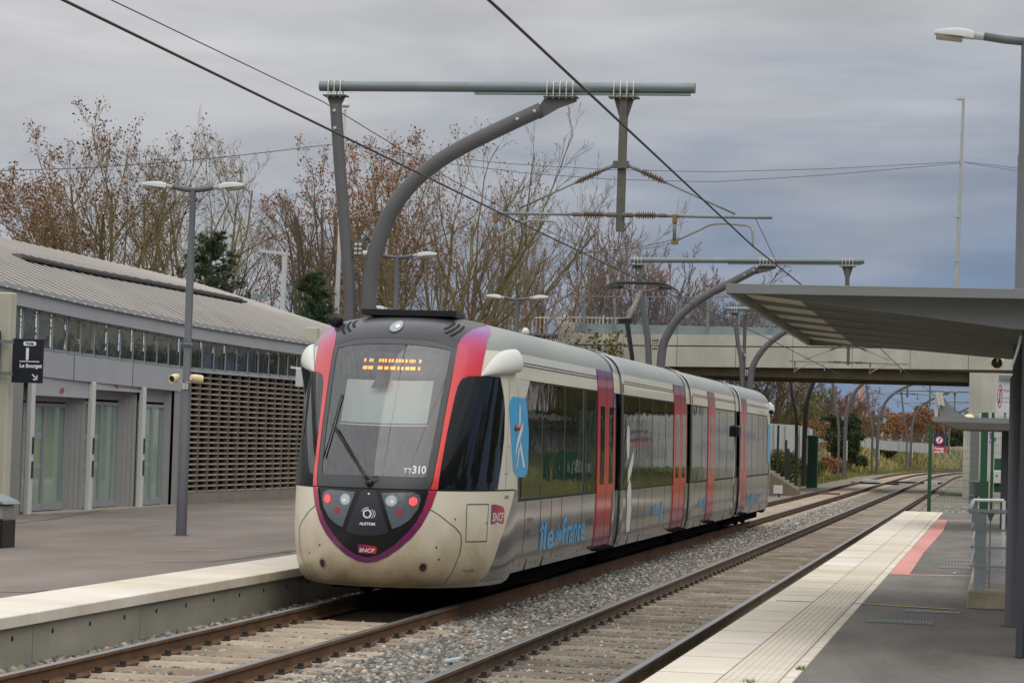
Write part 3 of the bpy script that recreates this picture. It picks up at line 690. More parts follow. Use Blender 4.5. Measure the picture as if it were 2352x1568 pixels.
# wiper
m = MB()
def nose_pts(l, d): return [SN(a, z, dd) for (a, z), dd in zip(l, d)]
m.tube(nose_pts([(.0, 1.475), (-.05, 1.53), (-.30, 1.82), (-.585, 2.12)], [.03, .06, .055, .05]), .011, 6)
m.tube(nose_pts([(.03, 1.475), (-.01, 1.52), (-.25, 1.80), (-.53, 2.09)], [.03, .07, .065, .05]), .008, 6)
m.tube(nose_pts([(-.535, 2.50), (-.575, 2.2), (-.585, 2.12), (-.62, 1.93), (-.665, 1.74)], [.025]*5), .009, 6)
m.lathe(SN(.01, 1.47, 0), SN(.01, 1.47, 1)-SN(.01, 1.47, 0), [(0, .05), (.04, .045), (.06, .02)], 12)
m.tube(nose_pts([(.04, 1.46), (.1, 1.50), (.10, 1.55), (.04, 1.53)], [.02, .03, .03, .03]), .005, 5)
m.build('wiper', T_BLACK, tram, smooth=True)
# lamp cluster: lens panels, lamps and centre panel
M_LENS = mat('lens_panel', srgb(96, 102, 110), .12, var=.08, vs=6, spec=.8)
def poly(mb, pts, d, fn=SN, mi=0):
    c = np.mean(pts, 0); n = 5
    for i in range(len(pts)):
        a, b = np.array(pts[i]), np.array(pts[(i+1) % len(pts)])
        V = [fn(*(c+(lerp(a, b, k/4)-c)*j/n), d) for j in range(n+1) for k in range(5)]
        mb.add(V, [(j*5+k, j*5+k+1, (j+1)*5+k+1, (j+1)*5+k) for j in range(n) for k in range(4)], mi)
for s in (1, -1):
    P_ = [(.155, 1.362), (.52, 1.378), (.60, 1.35), (.622, 1.29), (.595, 1.19), (.50, 1.06), (.40, .99), (.298, .95)]
    cl = MB(); poly(cl, [(s*a, z) for a, z in P_], .013); lp = cl.build('lens_panel', M_LENS, tram)
    m = MB(); disc(m, s*.275, 1.272, .068, .068, .0155, n=24); disc(m, s*.275, 1.272, .056, .056, .017, mi=1, n=24); disc(m, s*.285, 1.262, .018, .018, .0185, mi=2)
    m.build('headlamp', [mat('lamp_rim', srgb(172, 176, 180), .3, metal=.4), mat('lamp_bowl', srgb(196, 202, 206), .25, metal=.5), mat('lamp_bulb', srgb(246, 246, 244), .2)] if s == 1 else [bpy.data.materials[k] for k in ('lamp_rim', 'lamp_bowl', 'lamp_bulb')], tram)
    m = MB(); disc(m, s*.53, 1.272, .058, .058, .0155, n=24)
    for j in range(-4, 5):
        for i in range(-4, 5):
            x, y = i*.0135+(j % 2)*.0067, j*.0118
            if hypot(x, y) < .052: disc(m, s*.53+x, 1.272+y, .0042, .0042, .017, mi=1, n=6)
    if s == 1: RM = [mat('tail_lens', srgb(158, 52, 58), .4), emis('tail_led', (1, .14, .14), 2.0)]
    m.build('tail_lamp', RM, tram)
    m = MB(); disc(m, s*.375, 1.14, .04, .04, .0155, n=20); m.build('reflector', mat('red_reflector', srgb(160, 62, 62), .35) if s == 1 else bpy.data.materials['red_reflector'], tram)
m = MB(); poly(m, [(-.04, 1.388), (.06, 1.388), (.10, 1.36), (.255, .925), (.235, .895), (.1, .868), (0, .863), (-.1, .868), (-.225, .895), (-.245, .925), (-.09, 1.36)], .0145)
m.build('centre_panel', mat('centre_panel', srgb(46, 49, 56), .35), tram)
m = MB()
dl = [(.70, 1.39), (.63, 1.155), (.48, 1.005), (.35, .925), (.24, .872), (.12, .845), (0, .838)]; dl = dl+[(-a, z) for a, z in dl[-2::-1]]
strip(m, dl, [(a*1.025, z-.014) for a, z in dl], .016, n=1)
m.build('cluster_rim', mat('rubber', (.008, .008, .009), .5), tram)
m = MB(); v, f = text_mesh('ALSTOM', .042, bold=.002, align='CENTER'); flat(m, v, f, .01, .985, 1.15, 1, .018)
ring(m, .005, 1.115, .034, .034, .018, .018); ring(m, .012, 1.115, .062, .062, .007, .018, t0=-.9, t1=.9); ring(m, .02, 1.115, .075, .075, .006, .018, t0=-.6, t1=.6); ring(m, 0, 1.125, .055, .055, .008, .018, t0=1.2, t1=2.9)
disc(m, .01, 1.345, .012, .012, .0175, n=12)
m.build('maker_badge', M_LETW, tram)
def logo(a0, z0, w, h_, d, name):
    """red rounded badge with cut corner and white SNCF"""
    m = MB(); P_ = [(0, 0), (0, 1), (.35, .98), (.7, .90), (.9, .82), (.97, .74), (1, .6), (.96, 0)]
    n = len(P_); c = (.5, .45)
    fl = lambda x, y: SN(a0+w*x, z0+h_*y, d)
    x0 = SN(a0, z0, 0)[0]; x1 = SN(a0+w, z0, 0)[0]; y0_ = SN(a0, z0, 0)[1]
    m.add([fl(*c)]+[fl(*p) for p in P_], [(0, 1+(k+1) % n, 1+k) for k in range(n)])
    v, f = text_mesh('SNCF', 1, bold=.02, shear=.15); xs_ = [p[0] for p in v]; wd_ = max(xs_)-min(xs_)
    o = len(m.v)
    m.add([SN(a0+w*(.06+.84*(x-min(xs_))/wd_), z0+h_*(.16+.62*y*.95), d+.003) for x, y in v], f, 1)
    ob = m.build(name, [LGM, M_LETW], tram); return ob
LGM = mat('badge_red', srgb(196, 34, 56), .35, coat=.4)
t_ = LGM.node_tree
logo(-.10, .655, .225, .105, .014, 'operator_badge'); logo(1.9, 1.0, .44, .24, .010, 'operator_badge')
# coloured fade inside the badges, left to right
g_ = t_.nodes.new('ShaderNodeTexCoord'); mp_ = t_.nodes.new('ShaderNodeSeparateXYZ'); r_ = t_.nodes.new('ShaderNodeValToRGB')
t_.links.new(g_.outputs['Generated'], mp_.inputs[0]); t_.links.new(mp_.outputs[0], r_.inputs[0]); r_.color_ramp.elements[0].color = (*srgb(122, 30, 100), 1); r_.color_ramp.elements[1].color = (*srgb(214, 40, 40), 1)
t_.links.new(r_.outputs[0], t_.nodes['Principled BSDF'].inputs['Base Color'])
# tow-hook holes
for a, z in ((.684, .506), (-.626, .511)):
    m = MB(); ring(m, a, z, .045, .045, .022, .0095, 0); disc(m, a, z, .046, .046, .0085, 1); disc(m, a+.008, z-.008, .03, .03, .0092, 2)
    m.build('tow_eye', [mat('hole_rim', srgb(150, 140, 122), .6) if a > 0 else bpy.data.materials['hole_rim'], T_SEAM, mat('red_hook', srgb(96, 26, 22), .6) if a > 0 else bpy.data.materials['red_hook']], tram)
# top lamp, vents, black bar over the dome
m = MB(); disc(m, -.02, 3.345, .105, .085, .013, 0, n=28); disc(m, -.02, 3.345, .088, .07, .016, 1, n=28); disc(m, .0, 3.345, .03, .022, .018, 2)
m.build('top_headlamp', [mat('bezel', srgb(60, 62, 66), .4), mat('top_lens', srgb(150, 156, 160), .15, metal=.3), bpy.data.materials['lamp_bulb']], tram)
for s in (-1, 1):
    m = MB()
    for (a0, z0_), (a1, z1_) in (((.70, 3.334), (1.02, 3.432)), ((.70, 3.28), (1.10, 3.413)), ((.78, 3.25), (1.16, 3.386))):
        strip(m, [(s*lerp(a0, a1, t), lerp(z0_, z1_, t)) for t in (0, .5, 1)], [(s*(lerp(a0, a1, t)+.035), lerp(z0_, z1_, t)-.014) for t in (0, .5, 1)], .0105, n=1)
    m.build('vent_slots', T_SEAM, tram)
p0, p1 = at(824, 716, Y=31.3), at(1047, 722, Y=31.3)
m = MB(); m.obox((XC, 31.25, 3.54), (.57, 0, 0), (0, .3, .0), (0, 0, .03)); m.obox((XC, 30.93, 3.55), (.60, 0, 0), (0, .02, 0), (0, 0, .035)); m.build('roof_deflector', T_BLACK, tram)
m = MB(); m.lathe(at(772, 735, Y=30.7), (0, -1, 0), [(-.12, .03), (-.1, .075), (.03, .085), (.035, .02)], 18); m.tube([at(772, 735, Y=30.75), (XC-.95, 30.9, 3.35)], .025, 6); m.build('roof_horn', T_BLACK, tram, smooth=True)
m = MB(); m.lathe((XC+.9, 34.0, 3.44), (0, 0, 1), [(0, .05), (.05, .05), (.08, .03), (.09, .005)], 12); m.build('roof_antenna', T_WHITEP, tram, smooth=True)
# cab side windows, white columns, mirror fairings, oval signs
def cabside(fn, s, nose=True):
    CW = [(1.42, .85, 2.058), (1.65, .86, 2.125), (2.05, .888, 2.199), (2.36, .92, 2.179), (2.53, .945, 2.11), (2.65, .975, 2.03), (2.72, 1.02, 1.98), (2.75, 1.08, 1.96), (2.768, 1.2, 1.95)]
    m = MB(); E_ = CW; Z = [r[0] for r in E_]
    m.grid(lambda k, z: fn(s*lerp(np.interp(z, Z, [r[1] for r in E_]), np.interp(z, Z, [r[2] for r in E_]), k/20), z, .007), range(21), zs(1.42, 2.7, .05)+[2.72, 2.735, 2.75, 2.76, 2.768], flip=s < 0)
    m.build('cab_side_window', T_CABWIN, tram, smooth=True)
    WC = [(1.413, 2.07, 2.812), (1.556, 2.10, 2.916), (1.65, 2.135, 3.0), (2.05, 2.21, 3.15), (2.36, 2.19, 3.22), (2.55, 2.12, 3.42), (2.74, 1.98, 3.70), (2.775, 1.95, 3.72)]
    m = MB(); Z = [r[0] for r in WC]
    m.grid(lambda k, z: fn(s*lerp(np.interp(z, Z, [r[1] for r in WC]), np.interp(z, Z, [r[2] for r in WC]), k/16), z, .0085), range(17), zs(1.413, 2.775, .05), flip=s < 0)
    m.build('cab_door', T_CREAM, tram, smooth=True)
    BL = [(1.556, 2.95, 3.45), (1.6, 2.75, 3.56), (1.66, 2.655, 3.64), (2.11, 2.46, 3.66), (2.42, 2.35, 3.53), (2.5, 2.39, 3.47), (2.55, 2.5, 3.35)]
    m = MB(); Z = [r[0] for r in BL]
    m.grid(lambda k, z: fn(s*lerp(np.interp(z, Z, [r[1] for r in BL]), np.interp(z, Z, [r[2] for r in BL]), k/16), z, .0115), range(17), zs(1.556, 2.55, .05), flip=s < 0)
    m.build('blue_sign', T_BLUE, tram, smooth=True)
    if s > 0 and nose:
        m = MB()
        for P_ in ([(2.98, 2.47), (3.06, 2.42), (3.07, 2.25), (3.0, 2.13), (2.95, 2.3)], [(3.28, 2.26), (3.17, 2.12), (2.9, 1.95), (2.72, 1.78), (2.84, 2.02), (3.05, 2.15)], [(3.04, 2.02), (3.14, 1.95), (3.42, 1.68), (3.28, 1.68), (3.06, 1.9)], [(2.96, 1.95), (3.03, 1.9), (2.9, 1.7), (2.82, 1.65), (2.9, 1.8)]):
            c = np.mean(P_, 0); n = len(P_); m.add([fn(*c, .014)]+[fn(a, z, .014) for a, z in P_], [(0, 1+k, 1+(k+1) % n) for k in range(n)])
        m.build('white_figure', M_LETW, tram)
        m = MB(); m.lathe(fn(2.72, 2.17, .01), fn(2.72, 2.17, 1)-fn(2.72, 2.17, 0), [(0, .04), (.03, .04), (.06, .028), (.07, .004)], 14); m.build('indicator_lamp', mat('amber_lens', srgb(176, 82, 40), .3), tram, smooth=True)
        m = MB()
        for e1 in ([(2.9, 1.41), (3.02, 1.8), (3.03, 2.4), (2.72, 2.775)], [(2.335, 1.42), (2.335, 2.775)]):
            strip(m, e1, [(a+.008, z) for a, z in e1], .0105, n=1)
        P_ = [(2.27, 1.60), (2.43, 1.60), (2.47, 1.66), (2.49, 1.86), (2.45, 1.93), (2.40, 1.93)]
        for i in range(len(P_)-1):
            a, b = np.array(P_[i]), np.array(P_[i+1]); strip(m, [a, b], [a+(.006, .006), b+(.006, .006)], .0105, n=1, res=2)
        m.build('door_seams', T_SEAM, tram)
cabside(SN, 1); cabside(SN, -1); cabside(SR, -1, False); cabside(SR, 1, False)
def fairing(fn, s, name='camera_fairing'):
    m = MB()
    ks = np.linspace(0, 1, 15); js = np.linspace(0, pi, 11)
    def P_(k, t):
        a = lerp(1.40, 2.74, k); zb = 2.775+.075*k; zt = zb+.02+(.30)*(1-(1-min(1, k*1.15))**4)-.03*k
        r = .15*(1-(1-min(1, k*1.1))**2.6)*(1 if k < .86 else sqrt(max(0, 1-((k-.86)/.14)**2)))
        z = lerp(zb, zt, (1-cos(t))/2); return fn(s*a, z, .006+r*sin(t)**.75*(1-.3*(1-cos(t))/2))
    m.grid(P_, ks, js, flip=s > 0)
    m.build(name, T_WHITEP, tram, smooth=True, auto=60)
fairing(SN, 1); fairing(SN, -1); fairing(SR, -1); fairing(SR, 1)
# dark lens under far fairing
# --- side windows, pane by pane, and doors
def pane(y0, y1, z0=1.29, z1=2.755, s=1, d=.004, lab=None, tilt=0.):
    m = MB(); m.grid(lambda y, z: SN(s*(aY(y)+tilt*(z-2)), z, d), list(np.linspace(y0, y1, 5)), zs(z0, z1, .15), flip=s < 0)
    return m.build('window', T_WIN, tram, smooth=True)
for y0, y1 in ((33.19, 34.9), (34.97, 36.5), (36.8, 37.72)): pane(y0, y1)
m = MB(); m.grid(lambda k, z: SN(lerp(aY(31.74), aY(33.12), k/6) if True else 0, z, .003), range(7), zs(1.29, 2.755, .1)); m.build('window', T_WIN, tram, smooth=True)
for y0, y1 in ((40.63, 42.4), (42.47, 44.05), (44.12, 45.82), (45.89, 46.95)): pane(y0, y1)
for y0, y1 in ((49.9, 51.55), (51.62, 52.6), (54.05, 54.85), (54.92, 56.45), (56.52, 58.1)): pane(y0, y1)
for y0, y1 in ((61.05, 62.25), (62.32, 63.9), (63.97, 65.35), (65.42, 66.85)): pane(y0, y1)
for y in (33.155, 34.935, 36.54, 36.76, 42.435, 44.085, 45.855, 51.585, 54.885, 56.485, 62.285, 63.935, 65.385):
    m = MB(); m.grid(lambda a, z: SN(aY(y)+a, z, .006), [-.022, .022], zs(1.28, 2.76, .2)); m.build('window_joint', T_MULL, tram)
for y0, y1 in ((31.7, 37.8), (40.6, 47), (49.8, 52.7), (54, 58.2), (61, 66.9)): pane(y0, y1, s=-1)
def door(y0, y1, wins, z0=.45, s=1, full=True):
    m = MB(); m.grid(lambda y, z: SN(s*aY(y), z, .014), [y0, (y0+y1)/2, y1], zs(z0, 3.095, .1), flip=s < 0)
    # edge returns
    for y in (y0, y1): m.grid(lambda d, z: SN(s*aY(y), z, d), [.0, .014], zs(z0, 3.095, .2))
    dl_ = m.build('door', T_DOOR, tram, smooth=True)
    m = MB(); m.grid(lambda y, z: SN(s*aY(y), z, .017), [wins[0], wins[1]], zs(1.38, 2.55, .12), flip=s < 0); m.build('door_window', T_WIN, dl_, smooth=True)
for a, b in ((37.88, 38.735), (38.775, 39.62)): door(a, b, (a+.24, b-.2))
for a, b in ((47.05, 47.96), (48.005, 48.92)): door(a, b, (a+.25, b-.2))
door(52.72, 53.98, (53.1, 53.6))
for a, b in ((59.3, 60.12), (60.17, 61.0)): door(a, b, (a+.24, b-.2))
for a, b in ((37.88, 38.78), (38.80, 39.62), (47.05, 47.98), (48.0, 48.92), (59.3, 60.14), (60.16, 61.0)): door(a, b, (a+.24, b-.2), s=-1)
for y0, y1 in ((37.95, 39.6), (47.1, 48.9), (52.75, 53.95), (59.35, 61)): m = MB(); m.box(XC+1.2, XC+1.36, y0, y1, .39, .42); m.build('door_step', T_UNDER, tram)
# prints on the sides
m = MB()
for s_, y0, sz, z in (('île', 33.24, .50, .585), ('de', 34.42, .30, .66), ('France', 34.98, .52, .60)):
    v, f = text_mesh(s_, sz, bold=.012); w_ = max(p[0] for p in v)
    tw = {'île': 1.1, 'de': .5, 'France': 1.95}[s_]; flat(m, v, f, aY(y0), z, tw/w_, 1, .006)
m.build('route_lettering', T_BLUE, tram)
m = MB(); v, f = text_mesh('mobilités', .17); flat(m, v, f, aY(36.98), .80, .72/max(p[0] for p in v)*1., 1, .006)
v, f = text_mesh('acheté par', .1); flat(m, v, f, aY(32.2), .98, 1, 1, .006); v, f = text_mesh('SNCF', .12); flat(m, v, f, aY(32.2), .80, 1, 1, .006)
m.build('small_lettering', T_GREYP, tram)
m = MB(); v, f = text_mesh('visitez', .26, bold=.01); flat(m, v, f, aY(44.25), .78, 1.05/max(p[0] for p in v), 1, .006)
m.grid(lambda y, z: SN(aY(y), z, .007), [45.42, 45.68], [.58, .98]); 
v, f = text_mesh('visitez', .24, bold=.01); flat(m, v, f, aY(51.2), .76, .9/max(p[0] for p in v), 1, .006); m.grid(lambda y, z: SN(aY(y), z, .007), [52.22, 52.42], [.62, .93])
v, f = text_mesh('île de France', .42, bold=.012); flat(m, v, f, aY(61.4), .6, 3.5/max(p[0] for p in v), 1, .006)
m.build('route_lettering', T_BLUE2, tram)
for P_ in ([(41.1+.17*cos(2*pi*k/14), 2.02+.29*sin(2*pi*k/14)) for k in range(14)], [(41.80, 1.92), (41.70, 1.66), (41.45, 1.47), (41.12, 1.36), (41.12, 1.56), (41.45, 1.74)], [(41.33, 1.44), (41.18, 1.34), (41.08, 1.2), (41.14, 1.0), (41.26, .57), (41.66, .57), (41.66, .9), (41.6, 1.2), (41.5, 1.34)],
           [(58.2, 2.2), (58.3, 1.9), (58.2, 1.45), (58.08, .57), (57.85, .57), (57.95, 1.3), (58.08, 1.8)]):
    m = MB(); c = np.mean(P_, 0); n = len(P_); m.add([SN(aY(c[0]), c[1], .008)]+[SN(aY(y), z, .008) for y, z in P_], [(0, 1+k, 1+(k+1) % n) for k in range(n)]); m.build('white_figure', T_WHITEP, tram)
m = MB(); m.grid(lambda y, z: SN(aY(y), z, .019), [39.42, 39.58], [2.52, 2.73]); m.build('wheelchair_sign', mat('sign_blue', srgb(26, 62, 150), .5), tram)
m = MB(); ring(m, aY(39.5), 2.585, .03, .022, .012, .021, n=12, t0=2.2, t1=6.2); disc(m, aY(39.5), 2.69, .018, .014, .021, n=8); m.grid(lambda y, z: SN(aY(y), z, .021), [39.485, 39.505], [2.6, 2.675]); m.build('wheelchair_symbol', M_LETW, tram)
m = MB(); v, f = text_mesh('SNCF', .09, bold=.004)
for y in (40.35, 49.72):
    m.grid(lambda a, z: SN(aY(y)+a, z, .026), [0, .14], [2.80, 2.95])
m.build('operator_badge', mat('small_badge', srgb(168, 44, 70), .5), tram)
# mirror-like dark camera pod in section 3 and the far fairing's lens
q = at(1690, 990, X=-5.86)
m = MB(); m.bbox(-5.9, -5.77, q[1]-.12, q[1]+.3, q[2]-.12, q[2]+.13, .03); m.build('camera_pod', T_BLACK, tram)
m = MB(); q = at(1771, 946, X=-5.78); m.lathe(q, (.3, -1, -.1), [(-.02, .06), (.03, .06), (.035, .02)], 12); m.build('fairing_lens', T_SEAM, tram)
# lower side: bogies, wheels, boxes, coupler
m = MB()
for y0, y1 in ((31.3, 39.3), (40.6, 48.9), (49.9, 58.2), (59.5, 67.8)): m.bbox(XC-.98, XC+.98, y0, y1, .12, .40, .03)
m.build('underframe', T_UNDER, tram)
for y in (32.2, 34.1, 40.2+.6, 42.6, 49.8, 51.6, 57.2, 59.9, 64.6, 66.4):
    for s in (-1, 1):
        m = MB(); m.lathe((XC+s*.75, y, .3), (s, 0, 0), [(-.06, .30), (.0, .30), (.05, .27), (.06, .1), (.09, .08)], 20); m.build('wheel', T_UNDER, tram, smooth=True, auto=40)
# pantograph on section 2
pg = MB(); gy = 50.6
kn = at(1440, 738, X=XC); ft = at(1452, 822, X=XC); hd = at(1472, 662, X=XC)
pg.tube([(XC, ft[1], 3.5), tuple(ft), tuple(kn)], [.05, .045, .05], 8)
pg.bar((XC-.17, kn[1], kn[2]), (XC+.1, kn[1], kn[2]+.01), .08, .1)
m1 = pg.build('pantograph_lower_arm', T_BLACK, tram, smooth=True, auto=40)
M_ARM = mat('worn_arm', srgb(112, 106, 98), .6, var=.2, vs=6)
pg = MB(); pg.tube([tuple(kn), tuple(hd+np.array((0, 0, -.07)))], [.055, .05], 8)
for s in (-1, 1): pg.tube([tuple(hd+np.array((0, 0, -.1))), tuple(hd+np.array((s*.38, .05, .02)))], .022, 6)
pg.build('pantograph_upper_arm', M_ARM, tram, smooth=True)
pg = MB()
for dy in (-.18, .18):
    P_ = [(-.80, -.20), (-.76, -.08), (-.66, .0), (-.5, .075), (-.38, .09), (.38, .09), (.5, .075), (.66, .0), (.76, -.08), (.80, -.20)]
    pg.tube([tuple(hd+np.array((x, dy, z+.02))) for x, z in P_], [.011, .013, .02, .026, .026, .026, .026, .02, .013, .011], 6)
for s in (-1, 1):
    pg.tube([tuple(hd+np.array((s*.4, -.2, .05))), tuple(hd+np.array((s*.4, .2, .05)))], .03, 6); pg.bbox(hd[0]+s*.5-.12, hd[0]+s*.5+.12, hd[1]-.08, hd[1]+.08, hd[2]-.02, hd[2]+.06, .01)
pg.build('pantograph_head', mat('pan_head', srgb(56, 54, 48), .6), tram, smooth=True, auto=50)
# light roof boxes
# ================================================================== catenary masts and wires
M_MAST = mat('mast_paint', srgb(92, 92, 93), .6, var=.06, vs=2.5)
M_GALV = mat('galvanised', srgb(124, 134, 134), .5, metal=.35, var=.12, vs=5, stretch=(.4, 1, 1))
M_GALV2 = mat('old_galvanised', srgb(96, 94, 84), .65, metal=.2, var=.15, vs=5)
M_INS = mat('insulator', srgb(112, 98, 80), .5, var=.1, vs=8)
M_BRASS = mat('brass_clamp', srgb(140, 106, 62), .5, metal=.4)
M_BOLT = mat('bolt_head', srgb(206, 200, 184), .4, metal=.4)
M_WIRE = mat('wire', srgb(48, 46, 46), .6)
M_TUBE = mat('pale_tube', srgb(150, 148, 144), .5, metal=.2)
def smooth_path(P, n=5):
    P = [np.array(p, float) for p in P]; out = []
    for i in range(len(P)-1):
        p0, p1, p2, p3 = P[max(i-1, 0)], P[i], P[i+1], P[min(i+2, len(P)-1)]
        for k in range(n):
            t = k/n; out.append(.5*((2*p1)+(-p0+p2)*t+(2*p0-5*p1+4*p2-p3)*t*t+(-p0+3*p1-3*p2+p3)*t**3))
    out.append(P[-1]); return out
def u_bolts(par, x0, x1, n, Y, z, rb, sc=1.):
    m = MB()
    for k in range(n):
        x = lerp(x0, x1, (k+.5)/n)
        pts = [(x, Y-(rb+.012), z-rb-.11*sc)]+[(x, Y-(rb+.012)*cos(t), z+(rb+.012)*sin(t)) for t in np.linspace(0, pi, 9)]+[(x, Y+(rb+.012), z-rb-.11*sc)]
        m.tube(pts, .012*sc, 5)
    m.build('u_bolts', M_BOLT, par)
def bolt(par, p, r=.03):
    m = MB(); m.lathe(p, (0, -1, 0), [(0, r), (.012, r), (.014, r*.6), (.04, r*.55)], 8); m.build('bolt', M_BOLT, par)
def insulator(par, p, q, n=9, r=.075):
    p, q = np.array(p), np.array(q); L_ = np.linalg.norm(q-p); pr = [(0, .028), (.04, .03)]
    for k in range(n):
        t = .05+(L_-.1)*k/n; s = (L_-.1)/n; pr += [(t+s*.15, .026), (t+s*.5, r if k % 2 else r*.82), (t+s*.62, r*.8 if k % 2 else r*.6), (t+s*.98, .026)]
    pr += [(L_-.04, .03), (L_, .028)]
    m = MB(); m.lathe(p, q-p, pr, 12); m.build('insulator', M_INS, par, smooth=True, auto=50)
def mast(label, Y, bar, barz, post, arc, drop, dropz, insz=None, insx=None, regs=(), base=.33, r=(.105, .075, .13), vee=None, reg_h=.38, group='curved overhead-line masts along the track', extra=None, barlen=None, joint=None):
    """post, arc: [(x, z)] from the top down to the ground; bar: (x0, x1)"""
    t = thing('overhead_line_mast', label, 'mast', (arc[-1][0], Y, base), group=group)
    rb, rp, ra = r
    P = smooth_path([(x, Y, z) for x, z in post]); MB_ = MB(); MB_.tube(P, rp, 12); MB_.build('inclined_post', M_MAST, t, smooth=True, auto=60)
    P = smooth_path([(x, Y, z) for x, z in arc]); m = MB(); m.tube(P, [lerp(ra*.82, ra, i/(len(P)-1)) for i in range(len(P))], 14); m.build('curved_post', M_MAST, t, smooth=True, auto=60)
    m = MB(); m.tube([(bar[0], Y, barz[0]), (bar[1], Y, barz[1])], rb, 14); hb = m.build('crossbar', M_GALV, t, smooth=True, auto=60)
    bz = lambda x: lerp(barz[0], barz[1], (x-bar[0])/(bar[1]-bar[0]))
    m = MB(); xs_ = lerp(bar[0], bar[1], .42); m.bar((xs_, Y, bz(xs_)-rb-.02), (bar[1]-.08, Y, bz(bar[1])-rb-.02), .1, .035); m.build('crossbar_stiffener', M_GALV, t)
    # head plates
    px_, pz_ = post[0]; z0 = bz(px_)-rb
    m = MB(); m.box(px_-.2, px_+.2, Y-.13, Y+.13, z0-.09, z0-.07); m.prism([(px_-.16, z0-.09), (px_+.17, z0-.09), (px_+.07, pz_-.08), (px_-.07, pz_-.08)], 1, Y-.012, Y+.012); m.build('head_plate', M_MAST, t)
    u_bolts(t, px_-.17, px_+.15, 3, Y, bz(px_), rb)
    bolt(t, (px_+.01, Y-rp-.005, pz_-.12)); bolt(t, (px_+.03, Y-rp-.005, pz_-.42))
    ax_, az_ = arc[0]; z0 = bz(ax_)-rb
    m = MB(); m.box(ax_+.05, ax_+.62, Y-.13, Y+.13, z0-.09, z0-.07); m.prism([(ax_+.06, z0-.09), (ax_+.6, z0-.09), (ax_+.6, z0-.15), (ax_+.3, z0-.26), (ax_-.02, az_-.16), (ax_-.06, az_+.02)], 1, Y-.02, Y+.02); m.build('head_plate', M_MAST, t)
    u_bolts(t, ax_+.05, ax_+.6, 5, Y, bz(ax_+.3), rb)
    d = np.array(arc[1])-np.array(arc[0]); d = d/np.linalg.norm(d)
    for k in (.1, .42): bolt(t, (ax_+d[0]*k, Y-ra*.82-.005, az_+d[1]*k))
    if joint:
        jx, jz = joint; m = MB(); m.prism([(jx-.1, jz+.15), (jx+.13, jz+.19), (jx+.07, jz+.03), (jx+.08, jz-.15), (jx-.08, jz-.15), (jx-.06, jz+.0)], 1, Y-.02, Y+.02); m.build('joint_plate', M_MAST, t)
        for dx in (-.035, .04):
            for dz in (-.075, 0, .075): bolt(t, (jx+dx, Y-.03, jz+dz), .03)
    if drop:
        dx0, dx1 = drop; z0 = bz(dx0)-rb
        m = MB(); m.bar((dx0, Y, z0-.09), (dx1, Y, dropz), .13, .13, up=(0, 1, 0)); m.prism([(dx0-.17, z0-.09), (dx0+.17, z0-.09), (dx0+.06, z0-.45), (dx0-.06, z0-.45)], 1, Y-.012, Y+.012); m.box(dx0-.25, dx0+.25, Y-.13, Y+.13, z0-.09, z0-.07)
        m.build('drop_post', M_GALV2, t)
        u_bolts(t, dx0-.22, dx0+.22, 4, Y, bz(dx0), rb)
    if insx:
        a, b = insx; c = drop[1]; zz = insz; m = MB(); m.tube([(a, Y-.1, zz), (c-.72, Y-.1, zz)], .026, 8); m.build('registration_bar', M_GALV, t, smooth=True); m = MB(); m.tube([(c+.72, Y-.1, zz-.005), (b, Y-.1, zz-.01)], .026, 8); m.build('registration_bar', M_GALV, t, smooth=True)
        for s in (-1, 1):
            insulator(t, (c+s*.22, Y-.1, zz), (c+s*.66, Y-.1, zz))
            m = MB(); m.tube([(c+s*.05, Y-.1, zz), (c+s*.22, Y-.1, zz)], .04, 8); m.tube([(c+s*.66, Y-.1, zz), (c+s*.78, Y-.1, zz)], .036, 8); m.build('bracket', M_GALV2, t)
        if vee:
            (lx, lz), (tz), (rx, rz) = vee
            for s, (ex, ez) in ((-1, (lx, lz)), (1, (rx, rz))):
                p0 = np.array((c+s*.1, Y-.1, tz)); p3 = np.array((ex, Y-.1, ez)); d = p3-p0; l = np.linalg.norm(d); d /= l
                p1 = p0+d*.22; p2 = p0+d*.72
                insulator(t, p1, p2, 9, .07); m = MB(); m.tube([p0, p1], .035, 6); m.tube([p2, p3], .018, 6); m.build('stay_rod', M_GALV, t, smooth=True)
            m = MB(); m.box(c-.13, c+.13, Y-.14, Y-.07, tz-.06, tz+.06); m.build('bracket', M_GALV2, t)
        for (rx, rz0, rz1, ex, ez, side) in regs:
            m = MB(); m.tube([(rx, Y-.1, rz0), (rx, Y-.1, rz1)], .03, 8); m.build('registration_tube', M_GALV, t, smooth=True)
            m = MB(); w_ = ex-rx
            m.tube(smooth_path([(rx+.04, Y-.1, rz1+.05), (rx+w_*.3, Y-.1, rz1+.22), (rx+w_*.5, Y-.1, rz1+.33), (rx+w_*.8, Y-.1, rz1+.33), (ex-.03, Y-.1, rz1+.27), (ex, Y-.1, ez)], 4), .022, 6); m.build('registration_arm', M_TUBE, t, smooth=True)
            m = MB(); m.box(rx-.035, rx+.035, Y-.15, Y-.05, rz0-.12, rz0+.02); m.box(rx-.05, rx+.06, Y-.14, Y-.06, rz1-.02, rz1+.04); m.build('clamp', M_BRASS, t)
    # foot
    m = MB(); m.lathe((arc[-1][0], Y, base), (0, 0, 1), [(0, ra*1.9), (.03, ra*1.9), (.031, ra*1.1), (.05, ra*1.05)], 12); m.lathe((post[-1][0], Y, base), (0, 0, 1), [(0, rp*1.9), (.03, rp*1.9), (.031, rp*1.1), (.05, rp*1.05)], 12); m.build('base_plate', M_GALV2, t)
    return t
def XZ(px, py, Y): p = at(px, py, Y=Y); return (p[0], p[2])
Y1 = 42.3; q = lambda x, y: XZ(x, y, Y1)
